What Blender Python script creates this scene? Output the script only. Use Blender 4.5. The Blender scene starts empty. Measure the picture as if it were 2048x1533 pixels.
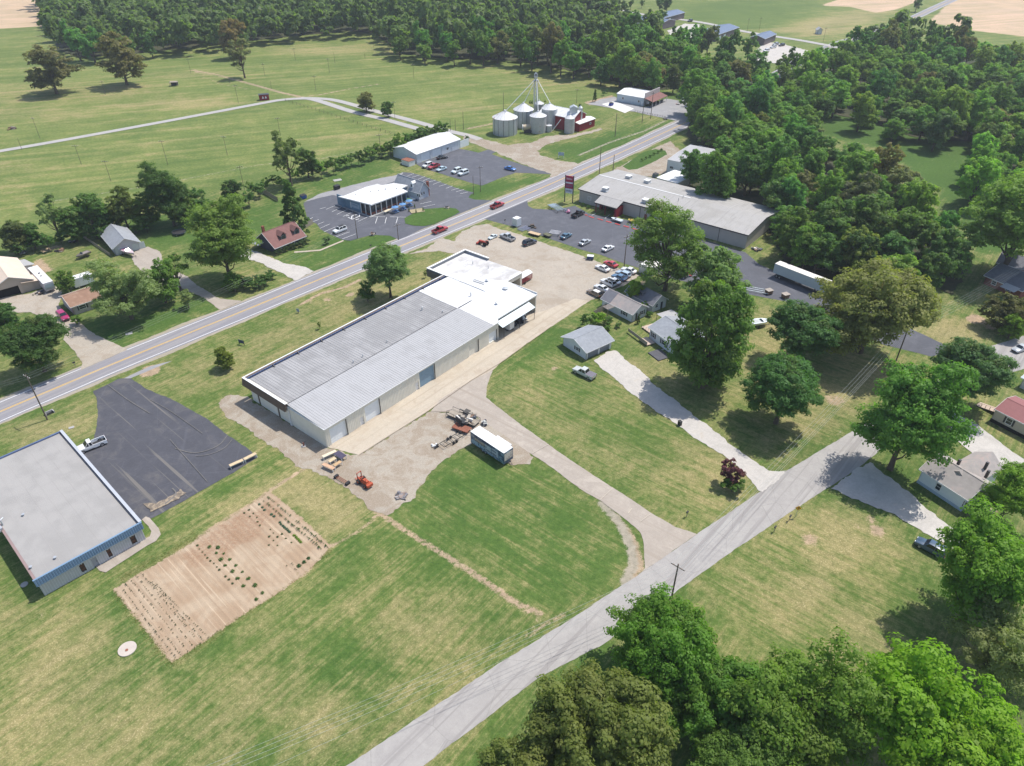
import bpy, bmesh, math, random
import numpy as np
from mathutils import Vector, Matrix

S = bpy.context.scene
COL = S.collection
R = math.radians

# ------------------------------------------------------------------ camera, sky, sun, exposure
CAM_H, CAM_PITCH, CAM_F = 93.0, 35.5, 1420.0      # metres, degrees below the horizon, focal length in photo pixels
cam = bpy.data.cameras.new("camera")
camo = bpy.data.objects.new("camera", cam)
COL.objects.link(camo)
camo.location = (0, 0, CAM_H)
camo.rotation_euler = (R(90 - CAM_PITCH), 0, 0)
cam.sensor_width = 36.0
cam.lens = CAM_F * 36.0 / 2048.0
cam.clip_start, cam.clip_end = 0.5, 9000.0
S.camera = camo

SUN_AZ, SUN_EL = 35.0, 63.0                        # azimuth counted from +X towards +Y
world = bpy.data.worlds.new("World")
S.world = world
world.use_nodes = True
wn = world.node_tree
for n in list(wn.nodes):
    wn.nodes.remove(n)
sky = wn.nodes.new("ShaderNodeTexSky")
sky.sky_type = 'NISHITA'
sky.sun_disc = False
sky.sun_elevation = R(SUN_EL)
sky.sun_rotation = R(90 - SUN_AZ)
sky.air_density, sky.dust_density, sky.ozone_density = 1.0, 1.2, 1.0
wbg = wn.nodes.new("ShaderNodeBackground")
wbg.inputs["Strength"].default_value = 0.15
wout = wn.nodes.new("ShaderNodeOutputWorld")
wn.links.new(sky.outputs[0], wbg.inputs[0])
wn.links.new(wbg.outputs[0], wout.inputs[0])

sun = bpy.data.lights.new("sun", 'SUN')
sun.energy = 4.1
sun.angle = R(0.53)
sun.color = (1.0, 0.955, 0.88)
suno = bpy.data.objects.new("sun", sun)
COL.objects.link(suno)
sdir = Vector((math.cos(R(SUN_AZ)) * math.cos(R(SUN_EL)), math.sin(R(SUN_AZ)) * math.cos(R(SUN_EL)), math.sin(R(SUN_EL))))
suno.rotation_euler = sdir.to_track_quat('Z', 'Y').to_euler()
suno.location = (200, 140, 400)

S.view_settings.view_transform = 'Standard'
S.view_settings.look = 'None'
S.view_settings.gamma = 1.0
S.view_settings.exposure = 0.34
S.view_settings.use_curve_mapping = False
S.render.engine = 'CYCLES'
S.cycles.max_bounces = 6
S.cycles.diffuse_bounces = 3
S.cycles.glossy_bounces = 2
S.cycles.transmission_bounces = 4
S.cycles.transparent_max_bounces = 6
S.cycles.use_denoising = True

rng = random.Random(7)

# ------------------------------------------------------------------ where a photo pixel meets the ground
_ct, _st = math.cos(R(CAM_PITCH)), math.sin(R(CAM_PITCH))
def g(x, y, z=0.0):
    dx, dy = (x - 1024) / CAM_F, (766.5 - y) / CAM_F
    k = (CAM_H - z) / (_st - dy * _ct)
    return Vector((dx * k, (_ct + dy * _st) * k, z))
def G(pts, z=0.0):
    return [g(x, y, z) for x, y in pts]
def proj(P):
    z = P[2] - CAM_H
    d = P[1] * _ct - z * _st
    u = P[1] * _st + z * _ct
    return 1024 + CAM_F * P[0] / d, 766.5 - CAM_F * u / d
def slant(P):
    return P[1] * _ct - (P[2] - CAM_H) * _st

# ------------------------------------------------------------------ materials
MATS = {}
def _nodes(name):
    m = bpy.data.materials.new(name)
    m.use_nodes = True
    nt = m.node_tree
    for n in list(nt.nodes):
        nt.nodes.remove(n)
    out = nt.nodes.new("ShaderNodeOutputMaterial")
    b = nt.nodes.new("ShaderNodeBsdfPrincipled")
    nt.links.new(b.outputs[0], out.inputs[0])
    return m, nt, b, out
class NT:
    """small shader-node shorthand"""
    def __init__(s, nt):
        s.nt = nt
    def n(s, typ, **kw):
        n = s.nt.nodes.new(typ)
        for k, v in kw.items():
            setattr(n, k, v)
        return n
    def l(s, a, b):
        s.nt.links.new(a, b)
    def val(s, sock, v):
        if hasattr(v, "is_output") or isinstance(v, bpy.types.NodeSocket):
            s.l(v, sock)
        else:
            sock.default_value = v
    def math(s, op, a, b=0.0, c=0.0, clamp=False):
        n = s.n("ShaderNodeMath", operation=op, use_clamp=clamp)
        s.val(n.inputs[0], a); s.val(n.inputs[1], b); s.val(n.inputs[2], c)
        return n.outputs[0]
    def smooth(s, v, a, b, lo=0.0, hi=1.0):
        n = s.n("ShaderNodeMapRange", interpolation_type='SMOOTHSTEP')
        s.val(n.inputs[0], v); n.inputs[1].default_value = a; n.inputs[2].default_value = b
        n.inputs[3].default_value = lo; n.inputs[4].default_value = hi
        return n.outputs[0]
    def mix(s, f, a, b, mode='MIX'):
        n = s.n("ShaderNodeMix", data_type='RGBA', blend_type=mode)
        s.val(n.inputs[0], f)
        for i, v in ((6, a), (7, b)):
            if isinstance(v, (tuple, list)):
                n.inputs[i].default_value = tuple(v) + ((1.0,) if len(v) == 3 else ())
            else:
                s.l(v, n.inputs[i])
        return n.outputs[2]
    def noise(s, vec, scale, detail=3.0, rough=0.55, dist=0.0):
        n = s.n("ShaderNodeTexNoise")
        s.l(vec, n.inputs["Vector"])
        n.inputs["Scale"].default_value = scale
        n.inputs["Detail"].default_value = detail
        n.inputs["Roughness"].default_value = rough
        n.inputs["Distortion"].default_value = dist
        return n.outputs[0]
    def pos(s, world=True):
        if world:
            return s.n("ShaderNodeNewGeometry").outputs["Position"]
        return s.n("ShaderNodeTexCoord").outputs["Object"]
    def mapping(s, vec, rot=0.0, scale=(1, 1, 1), loc=(0, 0, 0)):
        n = s.n("ShaderNodeMapping", vector_type='TEXTURE' if False else 'POINT')
        s.l(vec, n.inputs[0])
        n.inputs["Rotation"].default_value = (0, 0, R(rot))
        n.inputs["Scale"].default_value = scale
        n.inputs["Location"].default_value = loc
        return n.outputs[0]
    def stripes(s, vec, ang, along, across, detail=3):
        """noise drawn out along direction ang (degrees from +X)"""
        v = s.mapping(vec, rot=-ang)
        v = s.mapping(v, scale=(along, across, 1))
        return s.noise(v, 1.0, detail, 0.6)
    def bump(s, b, h, strength, dist=0.05):
        n = s.n("ShaderNodeBump")
        n.inputs["Strength"].default_value = strength
        n.inputs["Distance"].default_value = dist
        s.l(h, n.inputs["Height"])
        s.l(n.outputs[0], b.inputs["Normal"])
def _hue(c, f):
    return tuple(max(0.0, min(1.0, x * f)) for x in c)

def mat(name, col, var=0.12, scale=1.5, rough=0.8, metal=0.0, world=False, col2=None, thr=(0.45, 0.65), spec=0.3, bump=0.0, fine=12.0, big=0.15, streak=None):
    """plain surface: base colour, cloudy variation at two sizes, optional second colour in patches"""
    if name in MATS:
        return MATS[name]
    m, nt, b, out = _nodes(name)
    q = NT(nt)
    p = q.pos(world)
    n1 = q.noise(p, scale, 4)
    n2 = q.noise(p, scale * fine, 2)
    n3 = q.noise(p, scale * big, 2)
    f = q.math('ADD', q.math('MULTIPLY', n1, 0.5), q.math('MULTIPLY', n2, 0.25))
    f = q.math('ADD', f, q.math('MULTIPLY', n3, 0.25))
    f = q.smooth(f, 0.3, 0.7)
    c = q.mix(f, _hue(col, 1 - var), _hue(col, 1 + var))
    if col2:
        k = q.smooth(q.math('ADD', q.math('MULTIPLY', n1, 0.6), q.math('MULTIPLY', n3, 0.4)), *thr)
        c = q.mix(k, c, tuple(col2))
    if streak:                      # run-off marks: direction, colour, thresholds
        s_ = q.stripes(p, streak[0], 0.08, streak[4] if len(streak) > 4 else 1.6)
        c = q.mix(q.math('MULTIPLY', q.smooth(s_, streak[2], streak[3]), 0.75), c, tuple(streak[1]))
    q.l(c, b.inputs["Base Color"])
    b.inputs["Roughness"].default_value = rough
    b.inputs["Metallic"].default_value = metal
    b.inputs["Specular IOR Level"].default_value = spec
    if bump:
        q.bump(b, n2, bump, 0.03)
    MATS[name] = m
    return m

def objcol_mat(name, rough=0.35, metal=0.0, coat=0.0, spec=0.5, var=0.05):
    """surface whose colour comes from the object's own colour"""
    if name in MATS:
        return MATS[name]
    m, nt, b, out = _nodes(name)
    q = NT(nt)
    oi = q.n("ShaderNodeObjectInfo")
    n1 = q.noise(q.pos(False), 1.3, 3)
    c = q.mix(q.smooth(n1, 0.35, 0.65), (1 - var,) * 3, (1 + var,) * 3)
    c = q.mix(1.0, oi.outputs["Color"], c, 'MULTIPLY')
    q.l(c, b.inputs["Base Color"])
    b.inputs["Roughness"].default_value = rough
    b.inputs["Metallic"].default_value = metal
    b.inputs["Coat Weight"].default_value = coat
    b.inputs["Coat Roughness"].default_value = 0.08
    b.inputs["Specular IOR Level"].default_value = spec
    MATS[name] = m
    return m

def glass_mat(name, col=(0.02, 0.03, 0.04), rough=0.08):
    if name in MATS:
        return MATS[name]
    m, nt, b, out = _nodes(name)
    b.inputs["Base Color"].default_value = tuple(col) + (1,)
    b.inputs["Roughness"].default_value = rough
    b.inputs["Specular IOR Level"].default_value = 0.8
    MATS[name] = m
    return m

# ------------------------------------------------------------------ mesh builder and object bookkeeping
class MB:
    def __init__(s):
        s.v, s.f, s.m = [], [], []
    def add(s, verts, faces, mi=0):
        o = len(s.v)
        s.v.extend([tuple(v) for v in verts])
        s.f.extend([tuple(i + o for i in f) for f in faces])
        s.m.extend([mi] * len(faces))
        return s
    def box(s, x0, x1, y0, y1, z0, z1, mi=0):
        v = [(x, y, z) for z in (z0, z1) for y in (y0, y1) for x in (x0, x1)]
        return s.add(v, [(0, 2, 3, 1), (4, 5, 7, 6), (0, 1, 5, 4), (2, 6, 7, 3), (0, 4, 6, 2), (1, 3, 7, 5)], mi)
    def obox(s, c, sx, sy, sz, rz=0.0, ry=0.0, rx=0.0, mi=0):
        """box centred at c, turned"""
        M = Matrix.Rotation(rz, 3, 'Z') @ Matrix.Rotation(ry, 3, 'Y') @ Matrix.Rotation(rx, 3, 'X')
        c = Vector(c)
        v = [c + M @ Vector((x * sx / 2, y * sy / 2, z * sz / 2)) for z in (-1, 1) for y in (-1, 1) for x in (-1, 1)]
        return s.add(v, [(0, 2, 3, 1), (4, 5, 7, 6), (0, 1, 5, 4), (2, 6, 7, 3), (0, 4, 6, 2), (1, 3, 7, 5)], mi)
    def slab(s, pts, off, mi=0):
        """polygon pts thickened by the vector off"""
        n = len(pts)
        pts = [Vector(p) for p in pts]
        off = Vector(off)
        v = pts + [p + off for p in pts]
        f = [tuple(range(n)), tuple(range(2 * n - 1, n - 1, -1))]
        f += [(i, i + n, (i + 1) % n + n, (i + 1) % n) for i in range(n)]
        return s.add(v, f, mi)
    def cyl(s, a, b, r, r2=None, n=8, caps=True, mi=0):
        a, b = Vector(a), Vector(b)
        r2 = r if r2 is None else r2
        d = (b - a)
        if d.length < 1e-6:
            return s
        d.normalize()
        up = Vector((0, 0, 1)) if abs(d.z) < 0.95 else Vector((1, 0, 0))
        e1 = d.cross(up).normalized(); e2 = d.cross(e1)
        v = []
        for c, rr in ((a, r), (b, r2)):
            for i in range(n):
                t = 2 * math.pi * i / n
                v.append(c + e1 * (rr * math.cos(t)) + e2 * (rr * math.sin(t)))
        f = [(i, (i + 1) % n, (i + 1) % n + n, i + n) for i in range(n)]
        if caps:
            f += [tuple(range(n - 1, -1, -1)), tuple(range(n, 2 * n))]
        return s.add(v, f, mi)
    def tube(s, pts, r, n=6, mi=0):
        for a, b in zip(pts[:-1], pts[1:]):
            s.cyl(a, b, r, n=n, mi=mi)
        return s
    def loft(s, rings, closed=True, caps=True, mi=0):
        n = len(rings[0])
        v = [p for r in rings for p in r]
        f = []
        for k in range(len(rings) - 1):
            for i in range(n if closed else n - 1):
                j = (i + 1) % n
                f.append((k * n + i, k * n + j, (k + 1) * n + j, (k + 1) * n + i))
        if caps:
            f.append(tuple(range(n - 1, -1, -1)))
            f.append(tuple((len(rings) - 1) * n + i for i in range(n)))
        return s.add(v, f, mi)
    def mesh(s, name, mats, smooth=False, recalc=True):
        me = bpy.data.meshes.new(name)
        me.from_pydata(s.v, [], s.f)
        for m in (mats if isinstance(mats, (list, tuple)) else [mats]):
            me.materials.append(m)
        if any(s.m):
            me.polygons.foreach_set("material_index", s.m)
        if recalc:
            bm = bmesh.new(); bm.from_mesh(me)
            bmesh.ops.recalc_face_normals(bm, faces=bm.faces)
            bm.to_mesh(me); bm.free()
        if smooth:
            me.polygons.foreach_set("use_smooth", [True] * len(me.polygons))
        me.update()
        return me

def link(o, parent=None):
    COL.objects.link(o)
    if parent is not None:
        o.parent = parent
    return o
def part(name, mb, mats, parent, smooth=False, label=None, stuff=False, color=None):
    me = mb if isinstance(mb, bpy.types.Mesh) else mb.mesh(name, mats, smooth)
    o = bpy.data.objects.new(name, me)
    link(o, parent)
    if label: o["label"] = label
    if stuff: o["kind"] = "stuff"
    if color: o.color = tuple(color) + (1,)
    return o
def put(name, me, parent, loc=(0, 0, 0), rot=(0, 0, 0), scale=None, color=None, label=None):
    o = bpy.data.objects.new(name, me)
    link(o, parent)
    o.location = loc; o.rotation_euler = rot
    if scale: o.scale = scale
    if color: o.color = tuple(color) + (1,)
    if label: o["label"] = label
    return o
def thing(name, label, cat, loc=(0, 0, 0), rz=0.0, group=None):
    o = bpy.data.objects.new(name, None)
    o.empty_display_size = 0.5
    link(o)
    o.location = loc; o.rotation_euler = (0, 0, rz)
    o["label"] = label; o["category"] = cat
    if group: o["group"] = group
    return o
def tag(o, label, cat, group=None):
    o["label"] = label; o["category"] = cat
    if group: o["group"] = group
    return o
def struct(name, mb, mats, smooth=False):
    o = part(name, mb, mats, None, smooth)
    o["kind"] = "structure"
    return o
def frame(p, q):
    """origin, angle and length of the line between two ground pixels"""
    A, B = g(*p), g(*q)
    return A, math.atan2(B.y - A.y, B.x - A.x), (B - A).length
def local(fr, x, y, z=0.0):
    A, a = fr[0], fr[1]
    P = g(x, y, z); dx, dy = P.x - A.x, P.y - A.y
    return dx * math.cos(a) + dy * math.sin(a), -dx * math.sin(a) + dy * math.cos(a)
def copy_tree(o, parent=None):
    c = o.copy()
    COL.objects.link(c)
    c.parent = parent
    for ch in list(o.children):
        copy_tree(ch, c)
    return c
# ------------------------------------------------------------------ the ground sheet, with its bare, dry and lush patches
def axis(lo, hi, fine_lo, fine_hi, step, grow=1.09, cap=60):
    a = list(np.arange(fine_lo, fine_hi, step))
    s, x = step, fine_hi
    right = []
    while x < hi:
        right.append(x); s = min(s * grow, cap); x += s
    right.append(hi)
    s, x, left = step, fine_lo, []
    while x > lo:
        s = min(s * grow, cap); x -= s
        left.append(max(x, lo))
    return np.array(sorted(set([round(v, 3) for v in left + a + right])))
GX = axis(-2600, 2600, -150, 135, 0.75, 1.035)
GY = axis(-200, 4200, 38, 250, 0.75, 1.012)
XX, YY = np.meshgrid(GX, GY)
gx_, gy_ = XX.ravel(), YY.ravel()
NV = gx_.size
zoneA = np.zeros((NV, 4), dtype=np.float32)     # bare soil, dry, lush, pale gravel
zoneB = np.zeros((NV, 4), dtype=np.float32)     # cross stripes, far stripes, tan field, orange soil
def _sd(px, py, poly):
    """distance to a polygon, negative inside"""
    n = len(poly)
    d = np.full(px.shape, 1e9); ins = np.zeros(px.shape, bool)
    for i in range(n):
        ax, ay = poly[i]; bx, by = poly[(i + 1) % n]
        ex, ey = bx - ax, by - ay
        L = ex * ex + ey * ey + 1e-9
        t = np.clip(((px - ax) * ex + (py - ay) * ey) / L, 0, 1)
        d = np.minimum(d, np.hypot(px - ax - t * ex, py - ay - t * ey))
        c = (ay > py) != (by > py)
        with np.errstate(divide='ignore', invalid='ignore'):
            xi = ax + (py - ay) * ex / (ey if abs(ey) > 1e-9 else 1e-9)
        ins ^= c & (px < xi)
    return np.where(ins, -d, d)
def paint(arr, ch, px_poly, amount=1.0, soft=1.5, world=False):
    poly = [(p.x, p.y) for p in G(px_poly)] if not world else px_poly
    xs = [p[0] for p in poly]; ys = [p[1] for p in poly]
    m = (gx_ > min(xs) - soft * 2) & (gx_ < max(xs) + soft * 2) & (gy_ > min(ys) - soft * 2) & (gy_ < max(ys) + soft * 2)
    idx = np.nonzero(m)[0]
    if not len(idx): return
    s = _sd(gx_[idx], gy_[idx], poly)
    v = np.clip(0.5 - s / (2 * soft), 0, 1) * amount
    arr[idx, ch] = np.maximum(arr[idx, ch], v) if amount > 0 else np.clip(arr[idx, ch] + v, -1, 1)
def stroke(arr, ch, px_pts, width, amount=1.0, soft=0.8):
    P = G(px_pts)
    for a, b in zip(P[:-1], P[1:]):
        xs = (a.x, b.x); ys = (a.y, b.y); r = width / 2 + soft * 2
        idx = np.nonzero((gx_ > min(xs) - r) & (gx_ < max(xs) + r) & (gy_ > min(ys) - r) & (gy_ < max(ys) + r))[0]
        if not len(idx): continue
        ex, ey = b.x - a.x, b.y - a.y; L = ex * ex + ey * ey + 1e-9
        t = np.clip(((gx_[idx] - a.x) * ex + (gy_[idx] - a.y) * ey) / L, 0, 1)
        d = np.hypot(gx_[idx] - a.x - t * ex, gy_[idx] - a.y - t * ey) - width / 2
        v = np.clip(0.5 - d / (2 * soft), 0, 1) * amount
        arr[idx, ch] = np.maximum(arr[idx, ch], v)
def blob(arr, ch, x, y, rpx, amount=0.8, soft=1.0, asp=1.0):
    c = g(x, y); r = rpx * slant(c) / CAM_F
    n = 14
    poly = [(c.x + r * asp * math.cos(2 * math.pi * i / n) * rng.uniform(.8, 1.2), c.y + r * math.sin(2 * math.pi * i / n) * rng.uniform(.8, 1.2)) for i in range(n)]
    paint(arr, ch, poly, amount, soft, world=True)

# far fields and their mowing direction
FARF = [(-400, 600), (0, 500), (300, 395), (560, 350), (800, 272), (960, 290), (1300, 200), (1420, 150), (3000, 60), (3000, -120), (-2500, -120), (-2500, 300)]
paint(zoneB, 1, FARF, 1.0, 8)
# lawns whose mowing lines run across
for poly in ([(972, 790), (1180, 610), (1250, 700), (1520, 960), (1400, 1065), (1100, 880)],
             [(1390, 1160), (1660, 980), (1860, 1100), (1850, 1400), (1500, 1300)],
             [(1500, 590), (1760, 720), (1720, 860), (1560, 930), (1300, 760), (1420, 600)],
             [(780, 1030), (960, 900), (1060, 910), (1280, 1080), (1290, 1140), (1090, 1230)]):
    paint(zoneB, 0, poly, 1.0, 3)
# tan ploughed fields in the far corners
paint(zoneB, 2, [(-300, 45), (0, 58), (96, 52), (130, -5), (60, -60), (-600, -60)], 1.0, 6)
paint(zoneB, 2, [(1855, 45), (1900, 2), (1925, -40), (2600, -60), (2600, 90), (2060, 75), (1930, 60)], 0.9, 6)
paint(zoneB, 2, [(1640, 12), (1700, -8), (1850, -2), (1790, 20), (1750, 26), (1700, 14)], 1.0, 5)
paint(zoneA, 1, [(1540, 62), (1640, 35), (1760, 12), (1815, 12), (1720, 60), (1650, 78)], 0.75, 14)
paint(zoneA, 2, [(1330, 25), (1400, 5), (1620, 0), (1560, 50), (1440, 60)], 0.5, 20)
# lush greens
for poly, a in (([(600, 1320), (700, 1260), (760, 1290), (830, 1330), (760, 1400), (640, 1400)], 0.55),
                ([(730, 1080), (745, 1020), (900, 1090), (1060, 1240), (1000, 1300), (860, 1180)], 0.35),
                ([(800, 1020), (910, 900), (1060, 940), (1240, 1090), (1240, 1150), (1110, 1215)], 0.42),
                ([(880, 1120), (1080, 1200), (1150, 1190), (1240, 1130), (1180, 1000), (1060, 950), (960, 1010)], 0.3),
                ([(220, 1200), (340, 1330), (430, 1290), (400, 1400), (250, 1320)], 0.5),
                ([(380, 1000), (520, 920), (590, 940), (560, 960), (420, 1050), (300, 1130), (290, 1100)], 0.35),
                ([(600, 1200), (665, 1110), (730, 1020), (760, 1060), (640, 1200)], 0.55),
                ([(300, 1480), (420, 1420), (480, 1533), (300, 1560)], 0.4),
                ([(1000, 730), (1170, 615), (1240, 560), (1260, 600), (1100, 700), (990, 790)], 0.5),
                ([(1700, 960), (1780, 1020), (1860, 1100), (1760, 1060), (1640, 1010)], 0.4),
                ([(560, 510), (730, 430), (850, 470), (740, 540), (600, 560)], 0.5),
                ([(640, 390), (790, 345), (840, 300), (700, 320), (560, 390)], 0.45),
                ([(1100, 300), (1200, 270), (1340, 240), (1380, 250), (1170, 340)], 0.55),
                ([(1250, 180), (1480, 190), (1440, 230), (1340, 190)], 0.8),
                ([(1640, 220), (1950, 280), (1920, 420), (1780, 300), (1650, 270)], 1.0),
                ([(1900, 380), (2200, 380), (2200, 520), (1950, 500)], 0.9),
                ([(880, 380), (960, 372), (1090, 350), (1090, 360), (940, 400)], 0.7),
                ([(940, 1533), (1200, 1300), (1240, 1330), (1100, 1533)], 0.5),
                ([(260, 430), (400, 440), (560, 400), (560, 470), (480, 480), (300, 500)], 0.5),
                ([(160, 660), (420, 590), (440, 620), (250, 690)], 0.6),
                ([(1520, 985), (1700, 840), (1740, 845), (1560, 960)], 0.25)):
    paint(zoneA, 2, poly, a, 4)
# dry grass
for poly, a in (([(0, 1210), (240, 1240), (420, 1380), (280, 1533), (0, 1560)], 0.28),
                ([(250, 1380), (520, 1330), (560, 1420), (450, 1533), (250, 1533)], 0.3),
                ([(560, 960), (610, 938), (742, 1022), (720, 1060), (665, 1090), (548, 990)], 0.55),
                ([(310, 1090), (560, 940), (600, 940), (540, 985), (395, 1078), (300, 1130)], 0.35),
                ([(850, 1180), (1040, 1240), (1000, 1280), (800, 1350), (720, 1290)], 0.3),
                ([(990, 770), (1060, 790), (1140, 860), (1250, 940), (1420, 920), (1440, 1000), (1330, 960), (1180, 900), (1010, 800)], 0.32),
                ([(1380, 900), (1470, 930), (1440, 970), (1400, 990)], 0.4),
                ([(1560, 1230), (1640, 1165), (1660, 1180), (1590, 1235)], 0.85),
                ([(1560, 1040), (1700, 1010), (1770, 1050), (1790, 1120), (1650, 1130)], 0.45),
                ([(1660, 1190), (1780, 1250), (1730, 1400), (1640, 1350)], 0.35),
                ([(300, 780), (500, 680), (720, 560), (860, 500), (880, 560), (600, 720), (480, 770)], 0.25),
                ([(0, 860), (190, 800), (190, 860), (60, 900)], 0.3),
                ([(1500, 640), (1620, 610), (1560, 760), (1500, 800)], 0.35),
                ([(1810, 670), (1880, 640), (1960, 650), (1960, 700), (1900, 690)], 0.55),
                ([(1540, 840), (1700, 700), (1790, 740), (1700, 830), (1570, 930)], 0.35),
                ([(1220, 720), (1330, 720), (1340, 770), (1300, 760)], 0.5),
                ([(600, 1330), (830, 1370), (700, 1500), (560, 1440)], 0.4)):
    paint(zoneA, 1, poly, a, 4)
for (x, y, r, a) in ((1620, 1080, 26, .62), (1715, 1052, 16, .55), (1755, 1062, 22, .72), (1742, 1040, 16, .68), (1108, 738, 12, .7), (1590, 800, 22, .6), (700, 590, 10, .9), (655, 600, 8, .9),
                     (620, 605, 8, .7), (300, 742, 22, .95), (215, 1240, 12, .5), (1240, 735, 14, .6), (1205, 740, 5, .4), (350, 755, 7, .6), (80, 1230, 20, .5),
                     (820, 1300, 25, .4), (760, 1345, 15, .4), (700, 1460, 15, .5), (1070, 1300, 20, .5), (1665, 800, 26, .6), (1955, 640, 22, .9), (1980, 655, 14, .8), (855, 500, 10, .9)):
    blob(zoneA, 0, x, y, r, a, 1.2)
for (x, y, r) in ((100, 185, 90), (60, 230, 60), (180, 190, 60), (400, 150, 40), (30, 225, 50), (700, 100, 60), (1130, 165, 50), (880, 215, 40), (700, 280, 40), (20, 340, 30), (340, 205, 60)):
    blob(zoneA, 1, x, y, r, 0.42, 8, asp=2.5)
for poly, a in (([(560, 960), (610, 938), (742, 1022), (720, 1060), (665, 1090), (548, 990)], .30), ([(0, 1250), (200, 1240), (360, 1420), (200, 1533), (0, 1550)], .20), ([(640, 1340), (830, 1300), (900, 1360), (760, 1440)], .22), ([(860, 1140), (980, 1190), (960, 1250), (880, 1230)], .18),
                ([(1000, 740), (1110, 720), (1180, 760), (1120, 830), (1020, 790)], .18), ([(1570, 1060), (1720, 1040), (1760, 1110), (1640, 1130)], .26), ([(850, 1060), (960, 960), (1080, 1000), (1180, 1120), (1090, 1180)], .16)):
    paint(zoneA, 0, poly, a, 6)
# worn strips: foot track, verges, drain line, burned ring
stroke(zoneA, 0, [(742, 1015), (800, 1055), (880, 1105), (960, 1155), (1030, 1205), (1080, 1228)], 1.1, 1.0, 1.0)
stroke(zoneA, 0, [(900, 1126), (960, 1165), (1040, 1222), (1080, 1240), (1050, 1275)], 0.8, 0.7, .9)
stroke(zoneA, 0, [(609, 938), (560, 968), (500, 1010), (430, 1052), (395, 1078)], 0.9, 0.95, .9)
stroke(zoneA, 0, [(755, 1030), (722, 1060), (680, 1085), (655, 1095), (610, 1150)], 0.9, 0.85, .9)
stroke(zoneA, 3, [(1204, 1006), (1240, 1048), (1262, 1092), (1268, 1130), (1250, 1165)], 2.2, 0.8, 1.2)
stroke(zoneA, 0, [(1225, 1030), (1262, 1075), (1280, 1130), (1262, 1160)], 2.4, 0.75, 1.0)
stroke(zoneA, 3, [(1158, 311), (1220, 285), (1290, 262), (1330, 242)], 1.8, 0.8, 1.6)
stroke(zoneA, 0, [(1158, 311), (1220, 285), (1290, 262), (1330, 242)], 2.4, 0.4, 1.6)
stroke(zoneA, 0, [(600, 610), (640, 588), (690, 575), (720, 560)], 1.3, 0.9, .8)
stroke(zoneA, 0, [(1290, 560), (1265, 600), (1225, 590)], 2.0, .7, 1)
stroke(zoneA, 3, [(1735, 830), (1700, 850), (1660, 880)], 0.7, .6, .6)
stroke(zoneA, 0, [(1050, 1277), (1090, 1248), (1130, 1228)], 1.3, .7, .8)
stroke(zoneA, 0, [(1555, 1060), (1600, 1020), (1660, 985)], 1.0, .55, .8)
stroke(zoneA, 0, [(1405, 1060), (1450, 1035), (1500, 1005)], 1.0, .6, .6)
stroke(zoneA, 0, [(1760, 700), (1900, 760)], 1.0, .6, .8)
# verges of the highway
for off in (-6, 6):
    stroke(zoneA, 3, [(-200, 905 + off * 3.4), (0, 824 + off * 3.2), (220, 731 + off * 3), (500, 617 + off * 2.7), (725, 524 + off * 2.4), (1020, 403 + off * 2), (1375, 244 + off * 1.6)], 1.0, .55, .8)
# access track through the fields
for pts, w in (([(384, 140), (433, 150), (471, 160), (500, 168), (564, 186), (600, 194)], 3.0),
               ([(384, 140), (410, 155), (440, 168), (500, 180)], 1.6), ([(560, 200), (640, 190), (700, 178), (760, 168)], 2.0)):
    stroke(zoneA, 0, pts, w, .85, 1.2)
stroke(zoneA, 3, [(110, 402), (300, 372), (520, 330), (640, 318), (780, 290)], 1.5, .7, 1.5)
stroke(zoneA, 0, [(120, 262), (240, 240), (330, 222), (460, 200)], 2.5, .6, 2)
stroke(zoneA, 0, [(935, 258), (985, 248), (1010, 235)], 3, .8, 2)
paint(zoneA, 0, [(1165, 205), (1225, 190), (1235, 200), (1180, 212)], .9, 2)
paint(zoneA, 0, [(40, 545), (80, 515), (110, 540), (60, 560)], .9, 2)
paint(zoneA, 0, [(75, 500), (120, 488), (130, 492), (85, 508)], .8, 1.5)
paint(zoneA, 0, [(1385, 215), (1400, 240), (1375, 235), (1360, 225)], .9, 2)
# mowed rings in the field at far left
for k in range(7):
    stroke(zoneA, 1, [(0, 330 + 9 * k), (30, 345 + 8 * k), (55, 370 + 6 * k), (62, 420), (40, 470 - 3 * k)], 1.2, .38, 1.2)
for k in range(5):
    stroke(zoneA, 0, [(0, 205 + 9 * k), (70, 186 + 4 * k), (120, 186 + 3 * k), (175, 178 + 2 * k)], 2.0, .6, 1.4)
paint(zoneA, 3, [(1, 1), (2, 2), (2, 1)], 0.01, 1)
# garden soil fringe, gravel fringes
GARDEN = [(226, 1181), (262, 1157), (300, 1135), (350, 1106), (395, 1078), (450, 1042), (500, 1010), (540, 984), (575, 1011), (620, 1052), (663, 1092), (640, 1120), (609, 1150), (543, 1196), (496, 1224), (432, 1268), (343, 1327), (320, 1300), (280, 1247)]
paint(zoneA, 0, GARDEN, 1.0, 0.8)
paint(zoneB, 3, GARDEN, 0.8, 2.5)

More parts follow.
